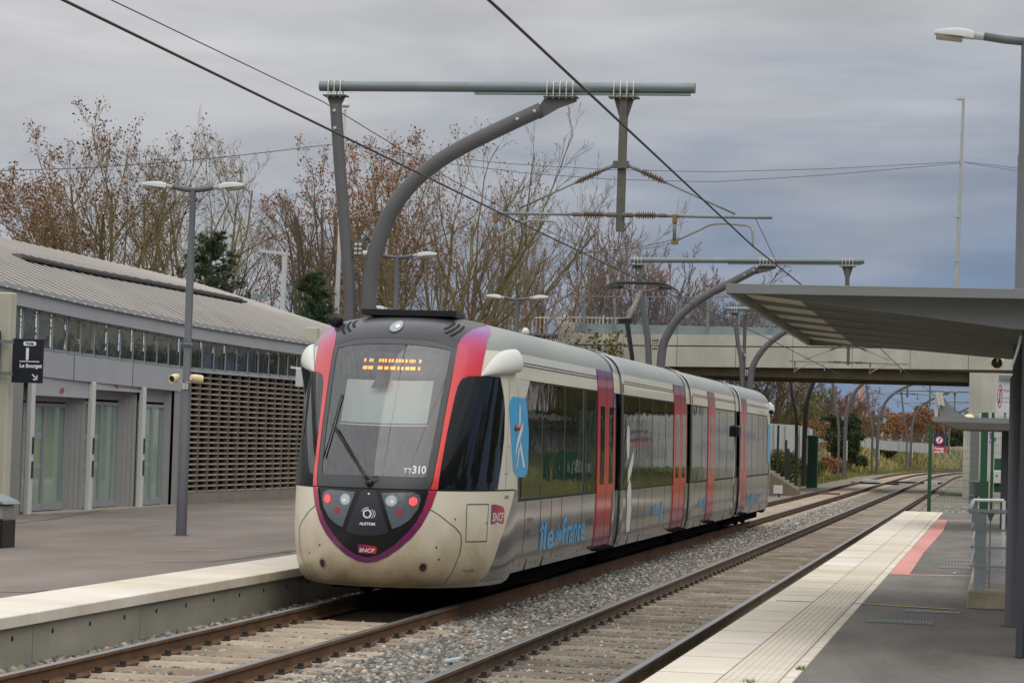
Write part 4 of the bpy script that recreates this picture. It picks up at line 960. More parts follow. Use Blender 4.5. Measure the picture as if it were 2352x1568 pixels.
MAST1 = mast('nearest big grey curved mast, rising behind the front of the tram with insulators hanging', Y1, (q(735, 198)[0], q(1597, 203)[0]), (q(735, 198)[1], q(1597, 203)[1]),
     [q(771, 240), q(782, 400), q(795, 560), q(804, 720), (q(806, 900)[0], 2.), (q(806, 900)[0], .33)],
     [q(1243, 252), q(1160, 290), q(1040, 350), q(960, 408), q(905, 475), q(868, 560), q(850, 640), q(845, 720), (q(843, 900)[0], 2), (q(843, 900)[0], .33)],
     (q(1434, 215)[0], q(1424, 530)[0]), q(1424, 532)[1], q(1135, 491)[1], (q(1135, 490)[0], q(1775, 497)[0]),
     [(q(1141, 495)[0], q(1141, 495)[1], q(1141, 552)[1], q(1286, 557)[0], q(1286, 557)[1], 1), (q(1552, 497)[0], q(1552, 497)[1], q(1552, 560)[1], q(1730, 566)[0], q(1730, 566)[1], 1)],
     vee=(q(1195, 480), q(1430, 380)[1], q(1690, 493)), r=(.088, .105, .15), joint=q(823, 572))
Y2 = 80.; q = lambda x, y: XZ(x, y, Y2)
mast('second curved mast, between the pantograph and the canopy corner', Y2, (q(1450, 597)[0], q(1985, 600)[0]), (q(1450, 597)[1], q(1985, 600)[1]),
     [q(1466, 618), q(1476, 700), q(1489, 800), (q(1492, 860)[0], 2.5), (q(1492, 860)[0], -.2)],
     [q(1738, 618), q(1690, 643), q(1620, 680), q(1565, 722), q(1535, 765), q(1520, 812), (q(1517, 860)[0], 3), (q(1517, 860)[0], -.2)],
     (q(1947, 606)[0], q(1944, 740)[0]), q(1944, 740)[1], None, None, base=-.2, r=(.085, .1, .145), joint=q(1504, 792))
Y3 = 106.; q = lambda x, y: XZ(x, y, Y3)
m3 = mast('third curved mast with twin posts, in front of the concrete bridge', Y3, (q(1668, 709)[0], q(2010, 712)[0]), (q(1668, 709)[1], q(2010, 712)[1]),
     [q(1687, 722), q(1694, 780), q(1704, 850), (q(1708, 900)[0], 2.5), (q(1708, 900)[0], -.2)],
     [q(1880, 722), q(1835, 742), q(1790, 770), q(1755, 800), q(1732, 835), q(1724, 870), (q(1721, 900)[0], 3), (q(1721, 900)[0], -.2)],
     (q(1950, 715)[0], q(1948, 838)[0]), q(1948, 838)[1], q(1813, 829)[1], (q(1813, 829)[0], q(2085, 832)[0]),
     [(q(1826, 831)[0], q(1826, 831)[1], q(1826, 853)[1], q(1894, 852)[0], q(1894, 852)[1], 1), (q(1999, 833)[0], q(1999, 833)[1], q(1999, 857)[1], q(2069, 856)[0], q(2069, 856)[1], 1)],
     vee=(q(1850, 826), q(1948, 790)[1], q(2045, 828)), base=-.2, r=(.085, .09, .14), joint=q(1715, 856))
m = MB(); m.tube([(q(1710, 722)[0], Y3+.3, q(1710, 722)[1]), (q(1710, 722)[0], Y3+.3, -.2)], .075, 8); m.build('tension_post', M_GALV2, m3)
m = MB(); m.lathe(tuple(at(1709, 812, Y=Y3)), (.4, 0, -1), [(-.15, .02), (-.1, .06), (0, .03), (.1, .06), (.2, .02)], 8); m.build('wire_tensioner', M_GALV, m3)
GM = [(590, 1330, -.15), (955, 1250, -.15), (1248, 1212, -.15), (1550, 1180, -.15), (1888, 1155, -.15)]
LBL = ['curved mast just behind the bridge, beside the green fence posts', 'curved mast beyond the bridge, in front of the dark green bush', 'curved mast beyond the bridge, fourth from the end of the line of sight', 'curved mast far up the line, left of the no-passage sign', 'farthest curved mast, seen behind the red and blue sign']
LBL[2] = 'curved mast beyond the bridge, between the dark bush and the far green bank'
proto = None
def far_mast(x, y, label, lowpost=None):
    dx = x-0
    return mast(label, y, (x-1.35, x+6.1), (7.75, 7.8), [(x-1.1, 7.55), (x-.95, 6.4), (x-.7, 4.6), (x-.45, 3.2), (x-.42, -.15)],
        [(x+3.1, 7.45), (x+2.2, 7.05), (x+1.2, 6.45), (x+.55, 5.7), (x+.15, 4.6), (x+.02, 3.4), (x, -.15)], (x+4.2, x+4.2), 5.5, 5.75, (x+1.4, x+7.0),
        [(x+1.6, 5.75, 5.35, x+2.6, 5.38, 1), (x+4.9, 5.75, 5.35, x+5.9, 5.38, 1)], base=-.15, r=(.085, .09, .14), joint=(x-.18, 3.95), group='curved overhead-line masts along the track')
for (cx_, cy_, z), lb in zip(GM, LBL):
    p = at((2950+cx_/2.24)/1.7415, (1350+cy_/2.24)/1.7415, Z=z); far_mast(p[0], p[1], lb)
    g = MB(); g.box(p[0]+.12, p[0]+.2, p[1]-.16, p[1]-.15, 1.0, 2.4); tag(g.build('marker_strip', M_BOLT), 'white marker strip on the '+lb.replace(' far up the line', '').replace('curved mast', 'mast')[:60].rsplit(' ', 1)[0], 'marker', 'white marker strips on the masts')
def wire(pts, r, label, name='overhead_wire', group='overhead wires of the tramway', mat_=None):
    m = MB(); m.tube(pts, r, 5); tag(m.build(name, mat_ or M_WIRE), label, 'wire', group)
def c1(y, x): return x+curve_x(y)
wire([(c1(y, x), y, z) for y, x, z in ((-3, -7.25, 5.36), (19, -7.25, 5.36), (42.2, -7.3, 5.33), (51.9, -7.25, 5.3), (80, -7.15, 5.33), (106, -7.2, 5.3), (136, -7.3, 5.3), (180, -7.1, 5.3), (216, -7.3, 5.3), (261, -7.2, 5.3), (318, -7.2, 5.3))], .014, 'dark contact wire the pantograph touches, crossing the sky from top left')
wire([(c1(y, x), y, z) for y, x, z in ((-3, -3.95, 5.48), (20, -4.0, 5.47), (42.2, -4.05, 5.3), (80, -3.9, 5.3), (106, -3.95, 5.25), (136, -4, 5.3), (180, -3.9, 5.3), (216, -4, 5.3), (261, -4, 5.3), (318, -4, 5.3))], .014, 'dark contact wire over the empty track, crossing the sky from top centre')
p42 = at(742, 234, Y=42.2); p80 = at(1455, 614, Y=79.9); p106 = at(1672, 722, Y=105.9)
p0 = at(255, 0, Y=30.5); e0 = p42+(p0-p42)*3.2
wire([e0, p0, p42]+[lerp(p42, p80, t)+np.array((0, 0, -.5*4*t*(1-t)*.5)) for t in (.25, .5, .75)]+[p80, lerp(p80, p106, .5)-np.array((0, 0, .2)), p106], .009, 'thin earth wire along the mast tops, upper left of the sky')
# droppers and tie wires at the first mast
a_ = at(1300, 493, Y=42.2); b_ = at(1425, 610, X=-7.25)
wire([a_, lerp(a_, b_, .5), b_], .006, 'thin dropper from the left insulator bar down to the contact wire', 'dropper_wire')
a_ = at(1733, 497, Y=42.2); b_ = at(1785, 606, X=-3.98)
wire([a_, lerp(a_, b_, .5), b_], .006, 'thin dropper from the right insulator bar down to the contact wire', 'dropper_wire')
# road lighting poles with telephone lines between them
M_POLEW = mat('pale_pole', srgb(170, 172, 170), .6, var=.06, vs=4)
M_LAMPW = mat('lamp_shell', srgb(188, 190, 188), .45)
tp = at(793, 240, Y=95.); t = thing('tall_lamp_mast', 'slim pale pole with a round lamp on top, behind the big curved mast', 'lamp mast', (tp[0], 95, .3))
m = MB(); m.tube([(tp[0]-.12, 95, .3), (tp[0], 95, tp[2]-.2)], [.13, .055], 10); m.build('pole', M_POLEW, t, smooth=True)
m = MB(); m.lathe((tp[0], 95, tp[2]-.12), (0, 0, 1), [(0, .12), (.03, .17), (.1, .17), (.16, .1), (.18, .02)], 14); m.build('lamp_head', M_LAMPW, t, smooth=True)
tq = at(2213, 228, Y=130.); t = thing('tall_lamp_mast', 'tall grey street-lighting pole with one lamp, standing on the bridge above the canopy', 'lamp mast', (tq[0]-.1, 130, 7))
m = MB(); P = smooth_path([(tq[0]-.17, 130, 7), (tq[0]-.1, 130, 12), (tq[0], 130, tq[2]-.1)]); m.tube(P, [lerp(.14, .07, i/(len(P)-1)) for i in range(len(P))], 10)
for z_ in (9.2, 11.4, 13.6): m.lathe((tq[0]-.13, 130, z_), (0, 0, 1), [(0, .135), (.05, .135)], 10)
m.build('pole', M_POLEW, t, smooth=True, auto=50)
m = MB(); m.prism([(tq[0]-.34, tq[2]-.03), (tq[0]-.28, tq[2]+.05), (tq[0]-.05, tq[2]+.1), (tq[0]+.08, tq[2]+.03), (tq[0]+.06, tq[2]-.05)], 1, 129.85, 130.15); m.build('lamp_head', M_LAMPW, t)
A_ = at(795, 326, Y=95.); B_ = at(2210, 373, Y=130.); M_LINE = mat('phone_line', srgb(82, 84, 90), .8)
def sag(a, b, s, n=14): return [lerp(a, b, k/n)-np.array((0, 0, 4*s*(k/n)*(1-k/n))) for k in range(n+1)]
def span(pl, pr, pts, Ya, Yb, r, lab):
    wire([at(x, y, Y=lerp(Ya, Yb, (x-pts[0][0])/(pts[-1][0]-pts[0][0]))) for x, y in pts], r, lab, 'telephone_line', 'telephone lines between the tall poles', M_LINE)
span(A_, B_, [(797, 330), (900, 348), (1165, 376), (1400, 390), (1640, 395), (1900, 388), (2205, 372)], 95, 130, .013, 'upper telephone line across the sky, left of the tall bridge lamp')
span(A_, B_, [(797, 334), (1000, 372), (1200, 397), (1400, 412), (1640, 418), (1900, 402), (2205, 375)], 95, 130, .013, 'lower, more slack telephone line across the sky')
span(A_, B_, [(-80, 392), (0, 392), (200, 386), (400, 372), (560, 356), (793, 328)], 80, 95, .015, 'telephone line running left over the leafy trees')
span(A_, B_, [(2215, 372), (2352, 388), (2500, 398)], 130, 134, .013, 'upper telephone line right of the tall bridge lamp')
span(A_, B_, [(2215, 374), (2352, 395), (2500, 410)], 130, 134, .013, 'lower telephone line right of the tall bridge lamp')

# ================================================================== street lamps and cameras on the left platform
M_LPOLE = mat('lamp_post_grey', srgb(92, 94, 98), .5, var=.05, vs=3)
M_LIP = mat('lamp_lens', srgb(132, 128, 104), .35)
def lamp_head(par, p, s, tilt=.12, L_=.40):
    """flat drop-shaped street lamp shell pointing along s*x"""
    x0, y0, z0 = p; m = MB()
    ks = np.linspace(0, 1, 12); js = np.linspace(0, pi, 9)
    def F(k, t):
        w = .11*sin(pi*min(1, .12+k*.80))**.45*(1-.25*k); h = .115*(1-.0*k)*sin(pi*min(1, .18+.66*k))**.6*(1-.45*k)
        x = k*L_; return (x0+s*x*cos(tilt), y0-w*cos(t), z0+x*sin(tilt)+h*sin(t)**.6)
    m.grid(F, ks, js, flip=s > 0)
    vb = [F(k, 0) for k in ks]+[F(k, pi) for k in ks[::-1]]; m.add(vb, [tuple(range(len(vb)))])
    vb = [F(1, t) for t in js]; m.add(vb, [tuple(range(len(vb)))]); vb = [F(0, t) for t in js]; m.add(vb, [tuple(range(len(vb)))])
    m.build('lamp_head', M_LAMPW, par, smooth=True, auto=45)
    m = MB(); c = (x0+s*L_*.62*cos(tilt), y0, z0+L_*.62*sin(tilt)-.02); m.obox(c, (s*L_*.33*cos(tilt), 0, L_*.33*sin(tilt)), (0, .075, 0), (0, 0, .022)); m.build('lens', M_LIP, par)
    m = MB(); m.lathe((x0-s*.1, y0, z0+.02), (s, 0, tilt), [(0, .038), (.12, .038), (.13, .03)], 10); m.build('socket', M_POLEW, par)
def street_lamp(x, y, base, zt, label, sides=(-1, 1), arm=.34, rz=0, lean=.0):
    t = thing('street_lamp', label, 'street lamp', (x, y, base), 'grey street lamps on the station forecourt')
    t.location = (0, 0, 0); zt_ = zt-base
    m = MB(); P = [(0, 0, 0), (0, 0, zt_*.42), (0, 0, zt_*.425), (0, 0, zt_*.8), (0, 0, zt_*.805), (0, 0, zt_)]; m.tube(P, [.085, .085, .062, .06, .052, .05], 14); m.build('pole', M_LPOLE, t, smooth=True, auto=40)
    for s in sides:
        m = MB(); m.tube([(0, 0, zt_-.02), (s*arm*.5, 0, zt_), (s*arm, 0, zt_+.035)], .042, 10); m.build('arm', M_LPOLE, t, smooth=True)
        lamp_head(t, (s*(arm+.1), 0, zt_+.01), s)
    m = MB(); m.lathe((0, 0, 0), (0, 0, 1), [(0, .12), (.012, .12), (.013, .09)], 12); m.build('base_plate', M_LPOLE, t)
    t['group'] = 'grey street lamps on the station forecourt'; t.location = (x, y, base)
    return t
street_lamp(-12.69, 39.1, .331, 5.83, 'tall double-headed street lamp standing nearest, in front of the station doors')
street_lamp(at(913, 590, Y=52.)[0], 52, .331, at(913, 590, Y=52.)[2], 'double-headed street lamp seen just right of the curved mast')
street_lamp(at(1188, 687, Y=67.)[0], 67, .331, at(1188, 687, Y=67.)[2], 'double-headed street lamp above the tram roof, in front of the white railing')
street_lamp(at(915, 712, Y=76.)[0], 76, -.2, at(915, 712, Y=76.)[2], 'small low street lamp head just above the tram nose', sides=(-1,))
M_CAMC = mat('cream_camera', srgb(226, 212, 160), .4)
def cctv(p, d, label, L_=.19, r=.066, arm=None):
    p = np.array(p, float); d = np.array(d, float); d /= np.linalg.norm(d)
    t = thing('loudspeaker', label, 'loudspeaker', p, 'cream horn loudspeakers of the station')
    m = MB(); m._lathe(p, d, [(-L_*.6, .02), (-L_*.58, r*.75), (-L_*.2, r*.95), (L_*.4, r), (L_*.42, r*.98), (L_*.42, r*.8), (L_*.3, r*.75)], 18, 0); m.build('housing', M_CAMC, t, smooth=True, auto=40)
    m = MB(); m._lathe(p, d, [(L_*.28, r*.8), (L_*.31, r*.78), (L_*.33, .018), (L_*.36, .015)], 14, 0); m.build('mouth', mat('speaker_mouth', (.01, .01, .01), .8) if 'speaker_mouth' not in bpy.data.materials else bpy.data.materials['speaker_mouth'], t)
    if arm is not None: m = MB(); m.tube([p-d*.02-np.array((0, 0, r*.9)), (np.array(arm)+p-np.array((0, 0, r)))/2, np.array(arm)], .012, 6); m.build('bracket', M_POLEW, t)
    return t
cctv(at(400, 868, Y=39.0), (-.25, -1, -.25), 'cream loudspeaker left of the nearest lamp post', arm=(-12.74, 39.0, 2.76))
cctv(at(453, 869, Y=39.0), (.75, .75, -.15), 'cream loudspeaker right of the nearest lamp post, turned away', arm=(-12.66, 39.0, 2.76))
m = MB(); z_ = 2.83
p = at(427, 885, Y=39.02); m.box(p[0]-.05, p[0]-.01, 39.0, 39.015, p[2]-.06, p[2]+.04); m.box(p[0]+.0, p[0]+.04, 39.0, 39.015, p[2]-.06, p[2]+.04); tag(m.build('sticker', M_BOLT), 'pair of small white stickers on the nearest lamp post', 'sticker')
p = at(432, 795, Y=39.1); m = MB(); m.lathe((-12.69, 39.1, p[2]), (0, 0, 1), [(0, .075), (.05, .075)], 12); m.tube([(-12.8, 39.02, p[2]+.03), (-12.58, 39.02, p[2]+.03)], .012, 5); m.tube(smooth_path([(-12.75, 39.0, p[2]+.02), (-12.72, 38.98, p[2]+.13), (-12.66, 38.98, p[2]+.14), (-12.62, 39.0, p[2]+.02)]), .009, 5)
tag(m.build('pole_clamp', M_GALV), 'metal clamp band halfway up the nearest lamp post', 'clamp')
# white angular lamp and finger post behind the station roof
a, b, c = at(597, 576, Y=80.), at(655, 583, Y=80.), at(650, 735, Y=80.)
t = thing('angular_lamp', 'white L-shaped street lamp behind the station roof', 'street lamp', (c[0], 80, .3)); m = MB(); m.bar((c[0]-.1, 80, .3), (b[0], 80, b[2]), .14, .14, up=(0, 1, 0)); m.build('pole', M_LAMPW, t); m = MB(); m.bar(a, b+np.array((.07, 0, .0)), .16, .1); m.build('lamp_arm', M_LAMPW, t)
a = at(573, 672, Y=82.); t = thing('finger_post', 'dark finger signpost with small grey arms behind the station roof', 'signpost', (a[0], 82, .3)); m = MB(); m.tube([(a[0], 82, .3), (a[0], 82, a[2])], .05, 8); m.build('post', T_BLACK, t)
m = MB(); 
for k in range(2): m.box(a[0]+.08, a[0]+.62, 81.95, 81.97, a[2]-.12-.1*k, a[2]-.04-.1*k)
m.build('sign_arm', mat('sign_grey', srgb(120, 136, 140), .5), t)
# ================================================================== station building on the left
M_ALU = mat('aluminium', srgb(150, 150, 148), .5, metal=.25, var=.04, vs=1.5)
M_ALUF = mat('fascia_grey', srgb(170, 173, 176), .55, metal=.1, var=.05, vs=.8)
M_FRAME = mat('window_frame', srgb(152, 155, 158), .5, metal=.2)
M_DARKM = mat('dark_metal', srgb(58, 60, 62), .6)
M_SHOPW = mat('clerestory_glass', (.016, .026, .026), .04, bump=.3, bs=1.6, spec=.9, bdist=.05, coat=.8)
FX = [(30, -18.2), (36, -18.0), (42, -17.8), (48, -17.72), (55, -17.6), (60, -17.3), (66, -17.1), (75, -16.9)]
fxv = lambda y: float(np.interp(y, [p[0] for p in FX], [p[1] for p in FX]))
def fz(pts, y):
    """height of a facade line picked off the photograph"""
    q = [at(px, py, X=-17.55) for px, py in pts]; return float(np.interp(y, [a[1] for a in q], [a[2] for a in q]))
EAVE = [(0, 657), (210, 705), (420, 748), (600, 781), (735, 803)]
def zeave(y): return fz(EAVE, y) if y > 43.4 else fz(EAVE, 43.4)+(43.4-y)*.02
zct = lambda y: zeave(y)-.25; zcb = lambda y: np.interp(y, [44, 54, 64], [3.42, 3.31, 3.33]); zfb = lambda y: np.interp(y, [44, 54], [2.93, 2.81])
st = thing('station_building', 'low station building with ribbed grey roof and glass doors', 'building', (-17.8, 45, .33))
YB0, YB1 = 33.0, 65.2
# walls: solid core behind
m = MB()
ys_ = list(np.arange(YB0, YB1, 1.6))+[YB1]
m.grid(lambda k, j: (fxv(ys_[int(k)])-.45-(.0), ys_[int(k)], [.33, 3.3][int(j)]), range(len(ys_)), range(2)); m.quad((fxv(YB1), YB1, .33), (-30, YB1, .33), (-30, YB1, 4.0), (fxv(YB1), YB1, 4.0))
m.build('back_wall', mat('interior_dark', srgb(44, 50, 50), .9), st)
# fascia, clerestory band, lintel beam
m = MB()
def band(m, za, zb, off, mi=0, y0=YB0, y1=YB1):
    yy_ = [y for y in ys_ if y0 < y < y1]; yy_ = [y0]+yy_+[y1]
    m.grid(lambda k, j: (fxv(yy_[int(k)])+off, yy_[int(k)], (za(yy_[int(k)]), zb(yy_[int(k)]))[int(j)]), range(len(yy_)), range(2), mi)
band(m, zct, lambda y: zeave(y)+.12, .10)
m.grid(lambda k, j: (fxv(ys_[int(k)])+[.10, -.15][int(j)], ys_[int(k)], zct(ys_[int(k)])), range(len(ys_)), range(2))
m.build('fascia', M_ALUF, st)
m = MB(); band(m, zfb, lambda y: zcb(y)-.0, .02, 0, YB0, 54.4); band(m, lambda y: zcb(y)-.05, zcb, .02, 0, 54.4, YB1)
m.grid(lambda k, j: (fxv(ys_[int(k)])+[.02, -.5][int(j)], ys_[int(k)], zfb(ys_[int(k)])), range(14), range(2))
for y in np.arange(44.2, 54, 3.3): m.box(fxv(y)+.018, fxv(y)+.026, y-.01, y+.01, zfb(y), zcb(y), 1)
m.build('lintel_beam', [M_ALUF, M_DARKM], st)
y = 42.7-2*.74; k = 0
while y < 64.6:
    m = MB(); b = min(y+.68, 64.7); m.quad((fxv(y)-.04, y+.03, zcb(y)), (fxv(b)-.04, b, zcb(b)), (fxv(b)-.04, b, zct(b)), (fxv(y)-.04, y+.03, zct(y)))
    w = m.build('clerestory_window', M_SHOPW, st)
    m = MB(); m.box(fxv(y)-.03, fxv(y)-.008, y-.012, y+.028, zcb(y)-.0, zct(y)+.01); m.box(fxv(y)-.03, fxv(y)+.03, y+.025, b+.035, zcb(y)-.0, zcb(y)+.05); m.box(fxv(y)-.03, fxv(y)+.03, y+.025, b+.035, zct(b)-.03, zct(b)+.01)
    m.build('frame', M_FRAME, w); y += .74; k += 1
# ribbed roof: a sheet rising to the ridge, one raised seam every half metre
SIL = [(0, 545), (150, 578), (300, 612), (400, 636), (500, 665), (560, 690), (650, 730), (740, 770)]
RX = -22.5
sq = [at(px, py, X=RX) for px, py in SIL]
def zr(y): return float(np.interp(y, [a[1] for a in sq], [a[2] for a in sq])) if y > sq[0][1] else float(sq[0][2]+(sq[0][1]-y)*.004)
# roof ribs run down the slope and backwards along the building, as the photograph shows
def roof_pt(u, y):        # u 0 at the eave, 1 at the ridge; seams drift along y
    x = lerp(fxv(y)+.16, RX, u); yr = y
    ze = zeave(min(max(y, YB0), YB1))+.02
    return (x, yr, lerp(ze, zr(yr*1.0+0), u)+.10*sin(u*pi))
M_ROOFS = mat('ribbed_roof_sheet', srgb(106, 102, 98), .95, col2=srgb(126, 122, 116), vs=.7, stretch=(1, 1, 1), bump=.1, bs=12, spec=.08)
M_RIB = mat('roof_rib', srgb(172, 166, 159), .85, spec=.08)
m = MB(); yr_ = list(np.arange(26, 84, .75)); m.grid(roof_pt, [0, .25, .5, .75, 1.0], yr_)
m.build('roof', M_ROOFS, st, smooth=True)
m = MB()
for y in np.arange(27, 83, .56):
    for k in range(4):
        u0, u1 = k/4, (k+1)/4; a, b = np.array(roof_pt(u0, y)), np.array(roof_pt(u1, y))
        m.add([a+(0, -.04, .0), a+(0, -.018, .017), a+(0, .018, .017), a+(0, .04, .0), b+(0, -.04, .0), b+(0, -.018, .017), b+(0, .018, .017), b+(0, .04, .0)], [(0, 1, 5, 4), (1, 2, 6, 5), (2, 3, 7, 6)])
o = m.build('roof_rib', M_RIB, st); o['kind'] = 'stuff'
m = MB()  # the long dark slot and gutter halfway up
GUT = [at(px, py, X=-20.2) for px, py in ((38, 592), (150, 619), (300, 652), (450, 681), (550, 692))]
def on_roof(px, py):
    lo, hi = -22.4, -17.6
    for _ in range(30):
        mid = (lo+hi)/2; p = at(px, py, X=mid); u = (mid-fxv(p[1]))/(RX-fxv(p[1])); z = roof_pt(u, p[1])[2]
        if p[2] > z: hi = mid
        else: lo = mid
        # nearer the eave the ray runs below the roof
    return np.array(at(px, py, X=(lo+hi)/2))
for i in range(24):
    t0, t1 = i/24, (i+.96)/24
    def gp(t):
        f = t*(len(GUT)-1); k = min(int(f), len(GUT)-2); return lerp(GUT[k], GUT[k+1], f-k)
    a, b = gp(t0), gp(t1)
    def prj(p):
        u = (p[0]-fxv(p[1]))/(RX-fxv(p[1])); return np.array((p[0], p[1], roof_pt(u, p[1])[2]))
    a, b = prj(a), prj(b)
    m.bar(a+(0, 0, .07), b+(0, 0, .05), .22, .10, 0); m.bar(a+(.17, 0, .02), b+(.17, 0, .02), .12, .05, 1)
m.build('roof_gutter', [mat('gutter_brown', srgb(112, 104, 94), .7), M_DARKM], st)
# end and corner posts in cream
M_CREAMP = mat('cream_post', srgb(186, 182, 164), .7, var=.05, vs=2)
for px, top, yv in ((13, 672, 42.45), (718, 752, 63.1)):
    p = at(px, top, Y=yv); m = MB(); m.bbox(p[0]-.16, p[0]+.16, yv-.15, yv+.15, .33, p[2], .02); tag(m.build('boundary_post', M_CREAMP), 'cream post at the %s of the station facade' % ('near end' if yv < 50 else 'far end'), 'post', 'cream posts along the station')
# doors bay: white pilasters, recessed sliding doors
PIL = [46.25-1.35, 48.55, 51.45]
pil = [at(69, 1176, X=-17.7)[1], at(209, 1170, X=-17.65)[1], at(326, 1158, X=-17.6)[1], at(400, 1150, X=-17.6)[1]]
M_PIL = mat('pilaster_white', srgb(202, 202, 198), .5)
for i, y in enumerate(pil[:3]):
    m = MB(); x = fxv(y); m.bbox(x-.06, x+.05, y-.09, y+.09, .33, zfb(y)+.0, .015); pp = m.build('pilaster', M_PIL, st)
    m = MB()
    for z_ in (1.45, 1.0): m.box(x+.05, x+.08, y-.02, y+.02, z_, z_+.32)
    m.build('handle_slot', M_DARKM, pp)
M_DOORG = mat('door_glass', srgb(112, 136, 124), .06, col2=srgb(148, 168, 154), vs=.8, stretch=(1, 1, .3), spec=.8, coat=.5)
M_INT = mat('station_interior', srgb(60, 68, 66), .9, var=.5, vs=.9)
m = MB()
m.box(-21.4, -18.6, 44, 57, .33, .34); m.quad((-20.4, 44, .33), (-20.4, 57, .33), (-20.4, 57, 3), (-20.4, 44, 3)); m.build('hall', M_INT, st)
m = MB(); 
for i, y in enumerate(np.linspace(45, 55, 9)): m.box(-20.3, -20.2, y, y+.5, .9+.3*(i % 3), 1.7+.2*(i % 2))
m.build('hall_posters', mat('dim_posters', srgb(52, 98, 112), .8, col2=srgb(120, 116, 90), vs=1.2), st)
# recess walls
for i in range(3):
    y0, y1 = pil[i]+.1, pil[i+1]-.1; x = fxv(y0); xr = x-(.30 if i < 2 else .16)
    w0 = y0+.18; w1 = lerp(y0, y1, .84 if i < 2 else .9)
    d = MB(); d.box(xr-.04, xr+.02, y0, w0, .33, 2.9); d.box(xr-.04, xr+.02, y0, y1, 2.55 if i else 2.45, 2.9)
    for k in range(4):  # grey corrugated wing
        a = lerp(w1, y1, k/4); b = lerp(w1, y1, (k+1)/4); xx = lerp(xr, x-.05, k/4); xb = lerp(xr, x-.05, (k+1)/4); d.quad((xx, a, .33), (xb-.06, b-.03, .33), (xb-.06, b-.03, 2.9), (xx, a, 2.9)); d.quad((xb-.06, b-.03, .33), (xb, b, .33), (xb, b, 2.9), (xb-.06, b-.03, 2.9))
    d.build('door_surround', M_ALU, st)
    dr = MB(); wm = (w0+w1)/2; zt_ = 2.5 if i else 2.42
    for a, b in ((w0, wm), (wm, w1)):
        dr.box(xr-.03, xr+.03, a+.01, a+.07, .36, zt_); dr.box(xr-.03, xr+.03, b-.07, b-.01, .36, zt_); dr.box(xr-.03, xr+.03, a+.07, b-.07, .36, .50); dr.box(xr-.03, xr+.03, a+.07, b-.07, zt_-.07, zt_)
    do = dr.build('sliding_door', M_FRAME, st)
    gl = MB()
    for a, b in ((w0, wm), (wm, w1)): gl.quad((xr, a+.07, .50), (xr, b-.07, .50), (xr, b-.07, zt_-.07), (xr, a+.07, zt_-.07))
    gl.build('glass', M_DOORG, do)
    gl = MB()
    for z_ in (1.15, 1.72): gl.quad((xr+.006, w0+.07, z_), (xr+.006, wm-.07, z_), (xr+.006, wm-.07, z_+.13), (xr+.006, w0+.07, z_+.13))
    gl.build('frosted_band', mat('frosted_band', srgb(138, 158, 156), .5) if i == 0 else bpy.data.materials['frosted_band'], do)
    if i < 2:
        s_ = MB(); s_.box(x-.12, x+.0, y0, y1, 2.60 if i == 0 else 2.78, 2.90); s_.box(x-.03, x+.03, y0, y1, 2.55 if i == 0 else 2.73, 2.6 if i == 0 else 2.78)
        s_.build('roller_shutter', M_ALUF, st)
        s_ = MB(); yc = (y0+y1)/2; s_.box(x+.032, x+.038, yc-.12, yc+.02, 2.63 if i == 0 else 2.8, 2.72 if i == 0 else 2.86); s_.build('sticker', mat('red_sticker', srgb(190, 60, 50), .6) if i == 0 else bpy.data.materials['red_sticker'], st)
m = MB(); x = fxv(44); m.grid(lambda y, z: (fxv(y)-.02+.05*(int(y*3.2) % 2), y, z), list(np.arange(33, pil[0]-.1, .31)), [.33, 2.93]); 
m.grid(lambda y, z: (fxv(y)-.02+.03*(int(y*4) % 2), y, z), [pil[3]-.1, pil[3]+.1, pil[3]+.35, 54.55], [.33, 2.83]); m.build('ribbed_wall', M_ALU, st)
m = MB(); m.box(fxv(45)-1.3, fxv(45)+.25, pil[0], pil[3], .331, .345); m.build('threshold', M_CONC, st)
# perforated brick screen
M_BRK = mat('screen_brick', srgb(116, 106, 94), .9, col2=srgb(154, 141, 124), vs=3.2, bump=.3, bs=60)
M_BRK2 = mat('screen_brick_joint', srgb(118, 110, 100), .9)
bs = MB(); y0, y1 = 54.62, 64.35; zlo, zhi = .60, 3.27; nr = 22; pitch_y = .635; rh = (zhi-zlo)/nr
nb = int((y1-y0)/pitch_y)+1
for r in range(nr+1):
    z = zlo+r*rh
    for c in range(nb):
        a = y0+c*pitch_y; b = min(a+pitch_y, y1); xa, xb = fxv(a), fxv(b); tl = .022; sg = .0
        bs.add([(xa-.02, a, z-.012), (xb-.02, b, z-.012), (xb-.15, b, z-.012), (xa-.15, a, z-.012), (xa-.035, a, z+.026), (xb-.035, b, z+.026), (xb-.15, b, z+.026), (xa-.15, a, z+.026)],
               [(0, 1, 5, 4), (4, 5, 6, 7), (3, 2, 1, 0)], 0)
for c in range(nb+1):
    a = min(y0+c*pitch_y, y1); x = fxv(a); bs.box(x-.15, x-.012, a-.018, a+.018, zlo, zhi, 1)
bs.build('brick_screen', [M_BRK, M_BRK2], st)
m = MB(); m.grid(lambda y, z: (fxv(y)-.16, y, z), [y0, 57, 60, 62, y1+.3], [.5, 3.3]); m.build('dark_backing', mat('backing_black', srgb(22, 20, 18), .95), st)
m = MB(); m.grid(lambda y, z: (fxv(y)+.02, y, z), [54.55, 57, 60, 62, 65], [.33, .575]); m.grid(lambda y, x: (fxv(y)+x, y, .575), [54.55, 57, 60, 62, 65], [-.16, .02]); m.build('plinth', mat('plinth_grey', srgb(128, 124, 112), .85, var=.1, vs=2), st)
